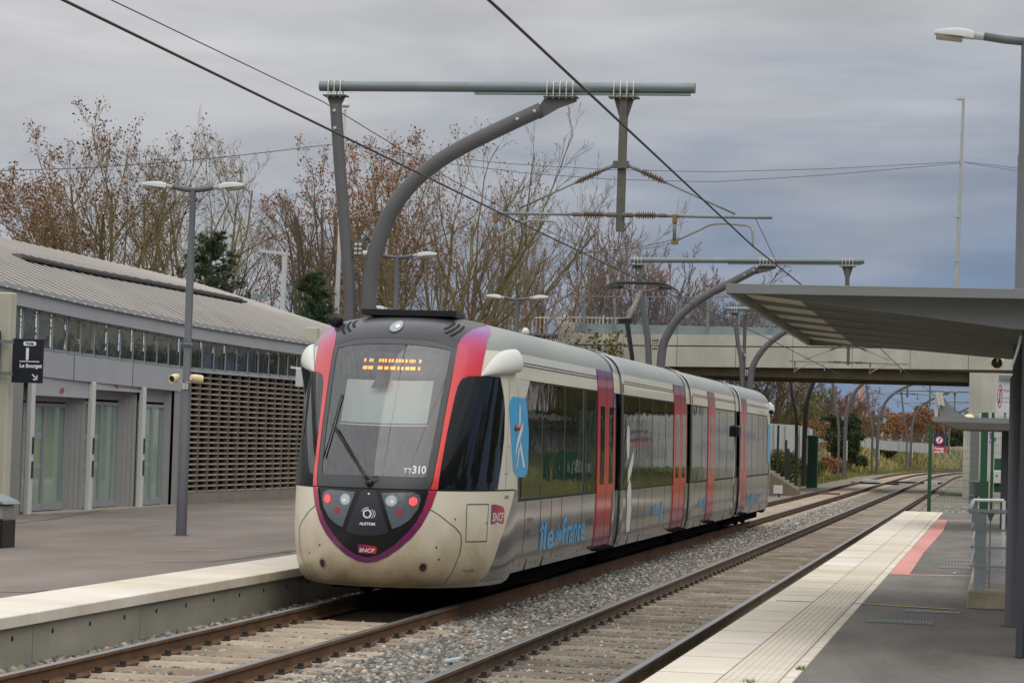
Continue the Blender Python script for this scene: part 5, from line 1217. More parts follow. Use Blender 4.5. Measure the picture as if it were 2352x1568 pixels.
# folded cart seen through the second door
a, b = at(228, 1000, X=-18.5), at(262, 1130, X=-18.5); m = MB(); yy0 = a[1]
for k in range(6): m.tube([(-18.75, yy0+.1*k+.1, .5), (-18.75, yy0+.12*k+.05, 1.25)], .012, 5)
m.tube([(-18.75, yy0, 1.25), (-18.75, yy0+.9, 1.2), (-18.75, yy0+.55, .5), (-18.75, yy0+.1, .45)], .02, 6); m.bar((-18.7, yy0+.02, .4), (-18.7, yy0+.02, 1.4), .06, .03, 1)
tag(m.build('folded_cart', [mat('cart_metal', srgb(70, 78, 76), .5), mat('yellow_strap', srgb(176, 150, 50), .7)]), 'folded wire cart behind the middle glass door', 'cart')
# direction sign on its own post
sg = thing('platform_sign', 'dark blue track sign reading Voie 1 Le Bourget, above the station doors', 'sign', (-17.1, 42.2, .331))
M_NAVY = mat('sign_navy', srgb(16, 22, 34), .5); YS = 42.2
A, B = at(31, 777, Y=YS), at(97, 880, Y=YS); m = MB(); m.bbox(A[0], B[0], YS-.03, YS+.03, B[2], A[2], .006); m.build('panel', M_NAVY, sg)
p = at(14, 672, Y=YS+.1); p2 = at(5, 880, Y=YS+.1)
wv = A[0]; hh = A[2]-B[2]; ww = B[0]-A[0]; yq = YS-.033
m = MB(); ex, ez = (1, 0, 0), (0, 0, 1)
put_text(m, '1', (wv+ww*.5, yq, B[2]+hh*.535), ex, ez, .27, bold=.013, align='CENTER')
put_text(m, 'Le Bourget', (wv+ww*.62, yq, B[2]+hh*.35), ex, ez, .09, bold=.0035, align='CENTER')
m.box(wv+ww*.25, wv+ww*.9, yq-.002, yq, B[2]+hh*.475, B[2]+hh*.495)
m.prism([(wv+ww*.36, B[2]+hh*.87), (wv+ww*.40, B[2]+hh*.84), (wv+ww*.74, B[2]+hh*.84), (wv+ww*.78, B[2]+hh*.87), (wv+ww*.78, B[2]+hh*.91), (wv+ww*.74, B[2]+hh*.94), (wv+ww*.40, B[2]+hh*.94), (wv+ww*.36, B[2]+hh*.91)], 1, yq-.003, yq)
c0 = (wv+ww*.68, B[2]+hh*.20); c1_ = (wv+ww*.86, B[2]+hh*.07)
m.bar((c0[0], yq, c0[1]), (c1_[0], yq, c1_[1]), .018, .006, up=(0, 1, 0)); m.box(c1_[0]-.08, c1_[0], yq-.003, yq, c1_[1]-.004, c1_[1]+.018); m.box(c1_[0]-.018, c1_[0], yq-.003, yq, c1_[1], c1_[1]+.085)
m.build('lettering', M_LETW, sg)
m = MB(); put_text(m, 'Voie', (wv+ww*.57, yq-.005, B[2]+hh*.86), ex, ez, .075, bold=.003, align='CENTER'); m.build('small_lettering', M_NAVY, sg)
xl = at(4, 800, Y=YS)[0]
m = MB()
for py in (785, 858): zz = at(20, py, Y=YS)[2]; m.box(xl-.02, wv+.02, YS-.035, YS-.005, zz-.03, zz+.03)
m.build('bracket', M_GALV, sg)
m = MB(); m.bbox(xl-.5, xl-.03, YS-.03, YS+.03, at(0, 880, Y=YS)[2]+.1, at(0, 760, Y=YS)[2], .006); m.build('second_panel', M_NAVY, sg)
# grey cabinet at the very left edge
tb = thing('litter_bin', 'grey bin with a sloping metal lid at the left edge', 'bin', (-13.5, 33.4, .331))
p = at(22, 1148, Y=33.3); m = MB(); x1 = at(18, 1240, Y=33.3)[0]
m.bbox(x1-.5, x1-.01, 33.1, 33.6, .331, .73, .02, 0); m.bbox(x1-.48, x1-.03, 33.12, 33.58, .73, .92, .02, 1); m.build('bin_body', [T_BLACK, M_ALU], tb)
m = MB(); m.prism([(x1-.6, .93), (x1+.03, .93), (x1-.02, .97), (x1-.22, 1.05), (x1-.6, 1.05)], 1, 33.05, 33.65); m.build('lid', M_GALV, tb)
m = MB(); m.tube([(at(689, 1200, Z=.34)[0], 46, .33), (at(689, 1200, Z=.34)[0], 46, .85)], .025, 8); tag(m.build('short_post', T_BLACK), 'short thin dark post just left of the tram nose', 'post')
# grey box camera and bracket left of the tram
t = thing('camera_cluster', 'grey box cameras on a pole at the tram\'s left mirror', 'camera', (-9.35, 33, 2.6))
m = MB(); a, b = at(684, 845, Y=33.), at(700, 888, Y=33.); m.bbox(a[0], b[0], 32.9, 33.2, b[2], a[2], .01); a = at(668, 843, Y=33.); m.bar(a, at(697, 847, Y=33.), .04, .03); m.build('housing', M_LAMPW, t)
m = MB(); m.tube([at(705, 900, Y=33.2), (at(705, 900, Y=33.2)[0], 33.2, .33)], .04, 8); m.tube([at(705, 900, Y=33.2), at(695, 880, Y=33.1)], .03, 6); m.build('pole', M_GALV, t)
# black flap above the left fairing
m = MB(); m.prism([(at(694, 846, Y=30.9)[0], at(694, 846, Y=30.9)[2]), (at(704, 836, Y=30.9)[0], at(704, 836, Y=30.9)[2]), (at(716, 838, Y=30.9)[0], at(716, 838, Y=30.9)[2]), (at(722, 856, Y=30.9)[0], at(722, 856, Y=30.9)[2]), (at(716, 905, Y=30.9)[0], at(716, 905, Y=30.9)[2]), (at(704, 905, Y=30.9)[0], at(704, 905, Y=30.9)[2])], 1, 30.85, 31.05); m.build('left_mirror', T_BLACK, tram)
# ================================================================== bridge over the tracks
YB = 125.
M_BRC = mat('bridge_concrete', srgb(162, 160, 149), .9, col2=srgb(194, 191, 180), vs=.55, bump=.2, bs=30, detail=8, stretch=(1, 1, .6))
M_BRD = mat('bridge_beam_concrete', srgb(92, 84, 68), .95, var=.2, vs=1.5)
M_BRG = mat('bridge_panel', srgb(124, 138, 138), .5, metal=.15, col2=srgb(142, 156, 154), vs=1.2)
br = thing('road_bridge', 'pale concrete road bridge crossing both tracks', 'bridge', (-6, YB, 0))
P = lambda x, y: at(x, y, Y=YB)
zt, zl, zb, zs_ = P(1700, 769)[2], P(1700, 795.5)[2], P(1700, 843)[2], P(2040, 872)[2]
dzdx = (P(2220, 848)[2]-P(1660, 842)[2])/(P(2220, 848)[0]-P(1660, 842)[0])
xL, xR = P(1284, 769)[0], 34.
m = MB(); xj = [P(x, 800)[0] for x in (1418, 1555, 1690, 1821, 1958, 2091, 2225)]
st_ = (xj[-1]-xj[0])/6; xj = [xj[0]-st_*k for k in range(6, 0, -1)]+xj+[xj[-1]+st_*k for k in range(1, 9)]
xj = [x for x in xj if xL+.5 < x < xR]; xj = [xL]+xj+[xR]
sk = lambda x: dzdx*(x-P(1700, 800)[0])
for i in range(len(xj)-1):
    a, b = xj[i]+.012, xj[i+1]-.012
    for z0, z1 in ((zb, zl-.03), (zl+.03, zt)):
        m.add([(a, YB, z0+sk(a)), (b, YB, z0+sk(b)), (b, YB, z1+sk(b)), (a, YB, z1+sk(a)), (a, YB+.25, z0+sk(a)), (b, YB+.25, z0+sk(b)), (b, YB+.25, z1+sk(b)), (a, YB+.25, z1+sk(a))], [(0, 1, 2, 3), (0, 4, 5, 1), (3, 2, 6, 7), (0, 3, 7, 4), (1, 5, 6, 2)])
m.build('parapet_slabs', M_BRC, br)
m = MB(); m.box(xL, xR, YB+.04, YB+10, zb+.05, zt-.25); m.build('deck', mat('deck_dark', srgb(70, 64, 54), .9), br)
m = MB()
for k in range(5): y = YB+.9+k*2.1; m.prism([(y-.55, zb+.06), (y-.45, zs_), (y+.45, zs_), (y+.55, zb+.06)], 0, xL+6, 4.0)
m.build('beams', M_BRD, br)
m = MB(); m.box(xL+3, -17.2, YB-.0, YB+10, -.5, zb); m.build('left_abutment', M_BRC, br)
pier = MB(); px0 = P(2226, 900)[0]; pier.box(px0, 2.6, YB-.02, YB+9.8, P(2200, 952)[2], zb+.02); pier.box(px0-.0+.5, px0+.53, YB-.035, YB-.02, 2.2, zb-.1)
pier.box(P(2213, 1000)[0], 2.7, YB-.25, YB+10, -.6, P(2200, 952)[2]); pier.build('pier', M_BRC, br)
# graffiti wall panel on the pier
t = thing('graffiti_wall', 'white painted block with purple scribbles behind the mesh fence', 'wall', (-.6, 118, .6))
a, b = at(2247, 975, Y=118.), at(2330, 1090, Y=118.); m = MB(); m.bbox(a[0], 5.2, 118., 119.2, b[2], a[2]+.5, .02); m.build('wall', mat('white_block', srgb(186, 186, 182), .8, var=.08, vs=1.2), t)
m = MB(); rnd = random.Random(9); V_ = mat('purple_paint', srgb(92, 70, 150), .7)
for k in range(16):
    x0 = lerp(a[0]+.15, 4.8, rnd.random()); z0 = lerp(b[2]+.6, a[2], rnd.random()); p = []
    for j in range(7): p.append((x0+rnd.uniform(-.22, .22), 117.99, z0+rnd.uniform(-.28, .28)))
    pp = smooth_path(p, 4)
    for i in range(len(pp)-1): m.bar(pp[i], pp[i+1]+np.array((1e-4, 0, 1e-4)), .012, .035, up=(0, 1, 0)) if False else m.tube([pp[i], pp[i+1]+np.array((1e-4, 0, 1e-4))], .018, 4)
m.build('scribbles', V_, t)
m = MB(); a = at(1285, 740, Y=YB-.3); b = at(1315, 786, Y=YB-.3); m.bbox(a[0], b[0], YB-.6, YB+.3, b[2]-1.2, a[2], .02)
for fx in (.2, .78):
    for fz_ in (.75, .1): m.lathe((lerp(a[0], b[0], fx), YB-.6, lerp(b[2], a[2], fz_)), (0, -1, 0), [(0, .04), (.01, .03)], 8, 1)
tag(m.build('parapet_block', [M_BRC, M_DARKM]), 'square concrete block ending the bridge parapet, beside the grey panel', 'concrete block')
m = MB(); m.tube([at(1215, 770, Y=YB-.3), at(1286, 773, Y=YB-.3)], .12, 8); tag(m.build('drain_pipe', M_DARKM), 'dark pipe running left from the parapet block', 'pipe')
# glazed fence on the bridge
fn_ = thing('bridge_fence', 'tall glazed fence with grey solid foot along the bridge', 'fence', (-10, YB+.3, zt))
zT = P(1500, 676)[2]; zP = P(1500, 745.6)[2]; zt2 = zt
m = MB(); x0 = P(1340, 700)[0]; m.box(x0, xR-6, YB+.28, YB+.32, zt-.05, zP)
m.box(P(1316, 745)[0], x0, YB+.3, YB+.34, zt-.05, P(1316, 741)[2]); m.build('foot_panel', M_BRG, fn_)
step = (P(1626, 700)[0]-P(1341, 700)[0])/4; x = x0; k = 0
M_FGL = glass('fence_glass', tint=(.86, .9, .9), base=.02); M_FP = mat('fence_post', srgb(120, 134, 138), .5, metal=.2)
while x < xR-6:
    zz = sk(x)
    m = MB(); w = .07 if k % 2 == 0 else .045; m.box(x-w, x+w, YB+.2, YB+.28, zt, zT+zz); m.build('fence_post', M_FP, fn_)
    m = MB(); m.quad((x+w, YB+.3, zP), (x+step-.07, YB+.3, zP), (x+step-.07, YB+.3, zT+zz-.04), (x+w, YB+.3, zT+zz-.04)); pn = m.build('glass_panel', M_FGL, fn_)
    m = MB(); m.box(x+w, x+step-.045, YB+.26, YB+.31, zT+zz-.05, zT+zz); m.build('rail', M_FP, pn)
    x += step; k += 1
# white railing on the ramp behind
wr = thing('white_railing', 'white vertical-bar railing on the ramp left of the bridge', 'railing', (-24, 133, 6))
def rail_piece(x0p, x1p, yt0, yt1, yb0, yb1, Y, posts):
    a, b = at(x0p, yt0, Y=Y), at(x1p, yt1, Y=Y); c, d = at(x0p, yb0, Y=Y), at(x1p, yb1, Y=Y)
    m = MB(); m.bar(a, b, .06, .06); m.bar((c[0], Y, c[2]), (d[0], Y, d[2]), .06, .06); m.build('rail', M_WR, wr)
    n = int((b[0]-a[0])/.205); m = MB(); rnd = random.Random(2)
    for k in range(n+1):
        x = lerp(a[0], b[0], k/n); zt_ = lerp(a[2], b[2], k/n); m.bar((x, Y, lerp(c[2], d[2], k/n)), (x+1e-4, Y, zt_+.10), .034, .034, up=(0, 1, 0))
    m.build('bars', M_WR, wr)
    for p_ in posts: q_ = at(p_, yt0, Y=Y); m = MB(); z_ = lerp(a[2], b[2], (q_[0]-a[0])/(b[0]-a[0])); m.bar((q_[0], Y-.02, z_-1.5), (q_[0]+1e-4, Y-.02, z_+.14), .09, .09, up=(0, 1, 0)); m.build('post', M_WR, wr)
M_WR = mat('white_railing_paint', srgb(196, 194, 178), .6)
rail_piece(1070, 1195, 726, 734, 790, 798, 134., (1092,))
rail_piece(1195, 1296, 728, 731, 790, 792, 134., (1196,)); rail_piece(1296, 1433, 728, 731, 775, 778, 134.5, (1297, 1386))
# distant left embankment carrying the ramp
m = MB(); q0 = at(1000, 800, Y=140.); m.grid(lambda u, v: (lerp(-75, -16.5, u), 131+14*v+(0 if v else 0), [2.2, 5.6, 5.9][int(v*2+.01)]-(0 if u > .3 else (.3-u)*9)), list(np.linspace(0, 1, 12)), [0, .5, 1])
tag(m.build('embankment', M_SOIL, smooth=True), kind='structure')
# sprig of dry leaves at the bridge corner and green post
# ================================================================== canopy of the right-hand shelter
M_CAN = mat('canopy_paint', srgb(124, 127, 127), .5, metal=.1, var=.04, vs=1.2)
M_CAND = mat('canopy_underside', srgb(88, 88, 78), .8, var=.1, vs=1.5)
M_COLD = mat('column_dark', srgb(56, 58, 64), .5)
can = thing('shelter_canopy', 'large flat grey canopy of the nearest shelter, cut off by the right edge', 'canopy', (.3, 26, .33))
yn, yf, xl_ = 21.65, 31.2, -2.3
m = MB(); m.box(xl_, 3.0, yn, yn+.05, 3.335, 3.405); m.build('fascia', M_CAN, can); m = MB(); m.box(xl_, 3.0, yf-.05, yf, 3.27, 3.345); m.build('fascia', M_CAN, can)
m = MB(); m.bar((xl_+.02, yn+.05, 3.37), (xl_+.02, yf-.05, 3.305), .04, .075); m.build('edge_beam', M_CAN, can)
m = MB(); m.add([(xl_, yn, 3.407), (3, yn, 3.407), (3, yf, 3.347), (xl_, yf, 3.347), (xl_, yn, 3.415), (3, yn, 3.415), (3, yf, 3.355), (xl_, yf, 3.355)], [(0, 3, 2, 1), (4, 5, 6, 7), (0, 1, 5, 4), (1, 2, 6, 5), (2, 3, 7, 6), (3, 0, 4, 7)]); m.build('roof_sheet', mat('roof_sheet', srgb(150, 152, 140), .7), can)
ribs = np.linspace(yn+.35, yf-.1, 7)
for i, y in enumerate(ribs):
    zt_ = lerp(3.405, 3.345, (y-yn)/(yf-yn)); m = MB()
    dp = lerp(.31, .185, (y-yn)/(yf-yn)); d1 = .045; prf = [(xl_+.06, zt_), (3, zt_), (3, zt_-dp), (.1, zt_-dp), (-.9, zt_-dp*.62), (xl_+.06, zt_-d1)]
    m.prism(prf, 1, y-.02, y+.02)
    if i < 6: # soffit between the ribs, following their lower edge
        y2 = ribs[i+1]; q_ = [(xl_+.55, zt_-.06), (-.9, zt_-dp*.62+.02), (.1, zt_-dp+.025), (3, zt_-dp+.025)]
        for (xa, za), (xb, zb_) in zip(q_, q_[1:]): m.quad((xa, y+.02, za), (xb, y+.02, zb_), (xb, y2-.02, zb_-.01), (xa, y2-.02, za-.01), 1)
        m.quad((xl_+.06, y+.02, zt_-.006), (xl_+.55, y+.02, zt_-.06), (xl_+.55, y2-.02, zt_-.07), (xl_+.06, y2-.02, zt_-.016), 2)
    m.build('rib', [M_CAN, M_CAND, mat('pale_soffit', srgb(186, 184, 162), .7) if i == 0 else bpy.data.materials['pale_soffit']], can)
cx = at(2337, 1300, Y=22.3)[0]
m = MB(); m.box(cx, cx+.06, 22.2, 22.4, .33, 3.1); m.box(cx+.06, cx+.16, 22.29, 22.31, .33, 3.1); m.box(cx+.16, cx+.22, 22.2, 22.4, .33, 3.1); m.build('column', M_COLD, can)
cx2 = at(2326, 900, Y=30.4)[0]
m = MB(); m.box(cx2+.02, cx2+.1, 30.4, 30.6, .33, 3.0); m.build('column', M_COLD, can)
m = MB(); m.tube(smooth_path([at(2345, 770, Y=22.2), at(2338, 800, Y=22.2), at(2324, 842, Y=22.2)]), .012, 6); tag(m.build('cable', M_LAMPW), 'pale cable hanging under the canopy beside the column', 'cable')
p = at(2320, 775, Y=26.); cctv(p, (-.25, -1, .35), 'round metal loudspeaker under the canopy near the column', L_=.12, r=.055)
bpy.data.objects[-1] if False else None
p = at(2291, 832, Y=31.6); cctv(p+np.array((0, .1, 0)), (-.1, -1, -.12), 'cream horn loudspeaker hanging from the far edge of the canopy', L_=.2, r=.085, arm=(p[0], 31.5, 3.3))
# lamp post standing by the canopy column
zt_ = at(2350, 92, Y=26.2)[2]; xq = at(2341, 800, Y=26.2)[0]
t = street_lamp(xq+.0, 26.2, .33, zt_, 'tall street lamp at the right edge, its head reaching over the canopy', sides=(-1,), arm=.42)
# ================================================================== second shelter, handrail, fence at the platform end
sh = thing('small_shelter', 'second, lower shelter with thin grey roof and dark posts', 'shelter', (0, 58, .33))
a = at(2142, 962, Y=56.); b = at(2318, 985, Y=56.)
m = MB(); m.add([(a[0], 56, a[2]-.05), (2.5, 56, a[2]-.05), (2.5, 61.5, a[2]-.05), (a[0], 61.5, a[2]-.05), (a[0], 56, a[2]+.06), (2.5, 56, a[2]+.06), (2.5, 61.5, a[2]+.06), (a[0], 61.5, a[2]+.06)], [(4, 5, 6, 7), (0, 1, 5, 4), (2, 3, 7, 6), (3, 0, 4, 7)]); m.build('roof', M_CAN, sh)
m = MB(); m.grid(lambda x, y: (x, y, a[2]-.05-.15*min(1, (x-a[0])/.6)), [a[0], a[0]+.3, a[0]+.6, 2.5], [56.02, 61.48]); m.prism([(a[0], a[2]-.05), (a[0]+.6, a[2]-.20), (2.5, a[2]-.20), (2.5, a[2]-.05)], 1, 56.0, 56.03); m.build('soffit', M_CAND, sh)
for yv, px in ((57.2, 2306), (60.8, 2316)):
    x = at(px, 1100, Y=yv)[0]; m = MB(); m.box(x-.07, x+.07, yv-.07, yv+.07, .33, a[2]-.2); m.build('post', M_COLD, sh)
x = at(2326, 1100, Y=61.)[0]
m = MB()
for z_ in (.7, 1.2, 1.7, 2.1): m.box(x-.14, x+1.4, 61.0, 61.03, z_, z_+.05)
m.box(x-.16, x-.10, 60.98, 61.04, .33, 2.4); m.build('back_frame', M_GALV, sh)
p0 = at(2157, 962, Y=56.5); m = MB(); m.prism([(p0[0]+.0, p0[2]-.0), (p0[0]+.75, p0[2]), (p0[0]+.35, p0[2]+.16), (p0[0]+.1, p0[2]+.46), (p0[0]+.02, p0[2]+.5)], 1, 56.48, 56.52); m.box(p0[0]-.1, p0[0]-.03, 56.45, 56.52, p0[2], p0[2]+.5, 1); m.build('bracket', [M_CAN, M_LAMPW], sh)
q_ = at(2159, 915, Y=56.4); t = thing('antenna_box', 'white tilted box on the small shelter\'s roof bracket', 'antenna', q_); m = MB(); m.obox(q_, (.065, 0, .0), (0, .05, 0), (-.03, 0, .14)); m.build('box', M_LAMPW, t); m = MB(); m.obox(q_+np.array((.05, -.062, -.02)), (.03, 0, .0), (0, .004, 0), (-.03, 0, .14)); m.build('face', M_BOLT, t)
q_ = at(2226, 955, Y=58.); m = MB(); m._lathe((q_[0], 58, q_[2]-.1), (0, 0, 1), [(0, .13), (.05, .13), (.11, .1), (.14, .05), (.145, .01)], 14, 0); tag(m.build('dome', M_CAMC, smooth=True), 'cream dome on top of the small shelter roof', 'dome lamp')
# danger sign
t = thing('danger_sign', 'white danger board with a red ring, above the small shelter', 'sign', (0, 66, 3))
a, b = at(2289, 872, Y=66.), at(2322, 948, Y=66.); yb_ = 66.
m = MB(); m.bbox(a[0], a[0]+.62, 66, 66.03, b[2], a[2], .005); m.build('board', mat('sign_white', srgb(196, 200, 204), .5), t)
m = MB(); c_ = (a[0]+.09, (a[2]+b[2])/2)
N_ = 24; v = []
for k in range(N_+1): t2 = 2*pi*k/N_; v += [(c_[0]+.045*cos(t2), 65.997, c_[1]+.26*sin(t2)), (c_[0]+.065*cos(t2), 65.997, c_[1]+.30*sin(t2))]
m.add(v, [(2*k, 2*k+1, 2*k+3, 2*k+2) for k in range(N_)]); m.bar((c_[0]+.03, 65.996, c_[1]+.2), (c_[0]-.03, 65.996, c_[1]-.2), .01, .02, up=(0, 1, 0))
put_text(m, 'Danger', (a[0]+.17, 65.997, a[2]-.29), (1, 0, 0), (0, 0, 1), .11, sx=.5); put_text(m, 'traversée', (a[0]+.17, 65.997, a[2]-.47), (1, 0, 0), (0, 0, 1), .07, sx=.6); put_text(m, 'interdite des voies', (a[0]+.17, 65.997, a[2]-.57), (1, 0, 0), (0, 0, 1), .06, sx=.6)
for k in range(5): m.add([(a[0]+.40, 65.997, a[2]-.08-.17*k), (a[0]+.44, 65.997, a[2]-.03-.17*k), (a[0]+.44, 65.997, a[2]-.16-.17*k), (a[0]+.40, 65.997, a[2]-.19-.17*k)], [(0, 1, 2, 3)])
m.build('red_print', mat('sign_red', srgb(196, 60, 58), .5), t)
m = MB(); m.box(c_[0]-.008, c_[0]+.012, 65.99, 65.995, c_[1]-.16, c_[1]+.1); m._lathe((c_[0]+.002, 65.996, c_[1]+.15), (0, -1, 0), [(0, .022), (.003, .022)], 8, 0); m.build('pictogram', M_NAVY, t)
m = MB(); m.box(a[0]+.2, a[0]+.26, 66.03, 66.1, .0, a[2]-.1); m.bbox(a[0]+.05, a[0]+.55, 65.9, 66.2, a[2]+.01, a[2]+.13, .01); m.build('post', M_GALV, t)
# handrail on its concrete upstand
hr = thing('handrail', 'white tube handrail with grey mesh panel on a concrete kerb', 'railing', (-.1, 29, .33))
M_GALVL = mat('bright_galvanised', srgb(168, 176, 178), .45, metal=.25, var=.08, vs=5)
M_WT = mat('white_tube', srgb(196, 198, 200), .4)
zq = lambda px, py, y: at(px, py, Y=y)
yb0, yb1 = 28.89, 34.2; x0 = -.305; x1 = .28; zk = .52
m = MB(); m.bbox(x0, x1, yb0, yb0+1.6, .33, zk, .015); m.bbox(x0+.0, x0+.12, yb0+1.6, 46, .33, zk-.02, .015)
m.build('kerb', mat('mossy_concrete', srgb(142, 134, 106), .95, col2=srgb(186, 176, 152), vs=2.6, bump=.4, bs=40), hr)
yr0 = yb0+.12; zT0 = zq(2225, 1171, yr0)[2]
m = MB(); m.tube([zq(2226, 1171, yr0), (x1+.05, yr0, zq(2317, 1177, yr0)[2])], .022, 10)
far_y = 34.3; pa, pb = zq(2236, 1148, far_y), zq(2306, 1149, far_y)
m.tube([pa, pb], .022, 10); m.tube([pb, (pb[0], far_y, zk)], .024, 10); m.build('top_rail', M_WT, hr, smooth=True, auto=50)
m = MB(); m.bar(zq(2227, 1172, yr0), pa, .05, .012); m.build('side_flat', M_GALV, hr)
m = MB(); xa = zq(2240, 1200, yr0)[0]; xb_ = zq(2266, 1200, yr0)[0]; m.box(xa, xb_, yr0+.0, yr0+.012, zk, zT0-.03); m.box(xa-.04, xb_, yr0-.01, yr0, zT0-.14, zT0-.03); m.build('flat_post', M_GALVL, hr)
m = MB()
for py in (1216, 1256, 1300): z_ = zq(2250, py, yr0)[2]; m.box(x0+.03, x1, yr0-.012, yr0-.0, z_-.012, z_+.012); m.box(x0+.02, x0+.032, yr0, far_y, z_-.012, z_+.012)
m.build('cross_bars', M_GALVL, hr)
m = MB(); xm = zq(2303, 1250, yr0)[0]-.04; m.tube([(xm-.1, yr0+.4, zk), (xm-.1, yr0+.4, zT0-.1)], .008, 6); m.lathe((xm-.1, yr0+.4, zT0-.12), (0, 0, 1), [(0, .01), (.09, .05), (.1, .05)], 8); m.build('thin_post', M_GALV, hr)
def mesh_mat(name, col, sx, sz, w, wz):
    """woven wire: opaque lines, open between"""
    m_ = bpy.data.materials.new(name); m_.use_nodes = True; t_ = m_.node_tree; b = t_.nodes['Principled BSDF']; b.inputs['Base Color'].default_value = (*col, 1); b.inputs['Roughness'].default_value = .5
    g_ = t_.nodes.new('ShaderNodeTexCoord'); s_ = t_.nodes.new('ShaderNodeSeparateXYZ'); t_.links.new(g_.outputs['Object'], s_.inputs[0]); r_ = []
    for ax, st, ww in (('X', sx, w), ('Z', sz, wz)):
        a_ = t_.nodes.new('ShaderNodeMath'); a_.operation = 'MODULO'; a_.inputs[1].default_value = st; o_ = t_.nodes.new('ShaderNodeMath'); o_.operation = 'ADD'; o_.inputs[1].default_value = 50*st; t_.links.new(s_.outputs[ax], o_.inputs[0]); t_.links.new(o_.outputs[0], a_.inputs[0])
        l_ = t_.nodes.new('ShaderNodeMath'); l_.operation = 'LESS_THAN'; l_.inputs[1].default_value = ww; t_.links.new(a_.outputs[0], l_.inputs[0]); r_.append(l_)
    mx = t_.nodes.new('ShaderNodeMath'); mx.operation = 'MAXIMUM'; t_.links.new(r_[0].outputs[0], mx.inputs[0]); t_.links.new(r_[1].outputs[0], mx.inputs[1]); t_.links.new(mx.outputs[0], b.inputs['Alpha']); return m_
m = MB(); m.quad((x0+.05, yr0+.02, zk+.01), (x1, yr0+.02, zk+.01), (x1, yr0+.02, zq(2250, 1256, yr0)[2]), (x0+.05, yr0+.02, zq(2250, 1256, yr0)[2])); m.build('mesh_panel', glass('grey_infill', tint=(.72, .74, .78), base=.1, rough=.3), hr)
for z_ in (0,):
    m = MB()
    for yv in (30.6, 31.7, 32.8, 33.9): m.box(x0+.06, x0+.16, yv-.05, yv+.05, zk, zk+.015); m.lathe((x0+.11, yv, zk), (0, 0, 1), [(0, .02), (.05, .018)], 6)
    m.build('anchor_bolts', M_GALV, hr)
# green fence post, mesh and gate at the end of the platform
M_GRN = mat('green_paint', srgb(26, 74, 48), .5)
fe = thing('mesh_fence', 'green wire mesh fence closing the end of the right platform', 'fence', (-1.86, 73, .0))
YF = 72.8; xg = at(2135, 1100, Y=YF)[0]; zg = at(2137, 968, Y=YF)[2]
m = MB(); m.box(xg-.05, xg+.05, YF-.04, YF+.04, -.1, zg); m.build('post', M_GRN, fe)
m = MB(); m.quad((xg+.05, YF, .12), (xg+4.2, YF, .12), (xg+4.2, YF, zg-.75), (xg+.05, YF, zg-.75)); m.quad((xg+1.02, YF, zg-.75), (xg+4.2, YF, zg-.75), (xg+4.2, YF, zg-.1), (xg+1.02, YF, zg-.1)); m.build('mesh', mesh_mat('green_mesh', srgb(60, 96, 74), .05, .2, .006, .008), fe)
for px in (2262, 2279): x = at(px, 1050, Y=YF)[0]; m = MB(); m.box(x-(.12 if px == 2262 else .04), x+(.12 if px == 2262 else .04), YF-.05, YF+.05, -.1, zg+.3); m.build('gate_post', M_GRN, fe)
x = at(2270, 1050, Y=YF)[0]; m = MB(); m.box(x-.02, x+.02, YF-.07, YF-.05, 1.2, zg+.3); m.build('latch_strip', M_LAMPW, fe)
a, b = at(2284, 1052, Y=YF), at(2301, 1130, Y=YF); m = MB(); m.box(a[0], a[0]+1.2, YF-.02, YF+.02, b[2], a[2]); m.build('gate_panel', M_GRN, fe)
p = at(2291, 1092, Y=YF-.1); m = MB(); m.bbox(p[0]-.1, p[0]+.1, YF-.25, YF-.05, p[2]-.2, p[2]+.15, .02); m.lathe((p[0]-.02, YF-.25, p[2]), (0, -1, 0), [(0, .03), (.01, .02)], 8, 1); tag(m.build('lock_box', [M_LAMPW, M_DARKM]), 'small white box on the green gate', 'box')
ps = thing('prohibition_sign', 'blue and red sign reading Passage interdit on the mesh fence', 'sign', (xg+.3, YF-.05, 1.8))
a, b = at(2145, 996, Y=YF-.05), at(2170, 1041, Y=YF-.05); a2 = at(2145, 1024, Y=YF-.05); ysn = YF-.06
m = MB(); m.box(a[0], b[0], ysn, ysn+.02, a2[2], a[2]); m.build('blue_plate', mat('sign_blue_plate', srgb(26, 36, 92), .5), ps)
m = MB(); m.box(a[0], b[0], ysn, ysn+.02, b[2], a2[2]-.004); cxs, czs = (a[0]+b[0])/2, (a[2]+a2[2])/2
v = []
for k in range(25): t2 = 2*pi*k/24; v += [(cxs+.088*cos(t2), ysn-.006, czs+.088*sin(t2)), (cxs+.112*cos(t2), ysn-.006, czs+.112*sin(t2))]
m.add(v, [(2*k, 2*k+1, 2*k+3, 2*k+2) for k in range(24)]); m.bar((cxs-.06, ysn-.007, czs-.06), (cxs+.06, ysn-.007, czs+.06), .018, .002, up=(0, 1, 0)); m.build('red_plate', mat('sign_red2', srgb(208, 40, 40), .5), ps)
m = MB(); m.add([(cxs, ysn-.004, czs)]+[(cxs+.09*cos(2*pi*k/24), ysn-.004, czs+.09*sin(2*pi*k/24)) for k in range(24)], [(0, 1+k, 1+(k+1) % 24) for k in range(24)]); m.build('white_disc', M_LETW, ps); m = MB()
put_text(m, 'Passage', (cxs, ysn-.004, a2[2]-.09), (1, 0, 0), (0, 0, 1), .085, bold=.003, align='CENTER'); put_text(m, 'interdit', (cxs, ysn-.004, a2[2]-.175), (1, 0, 0), (0, 0, 1), .085, bold=.003, align='CENTER'); m.build('white_print', M_LETW, ps)
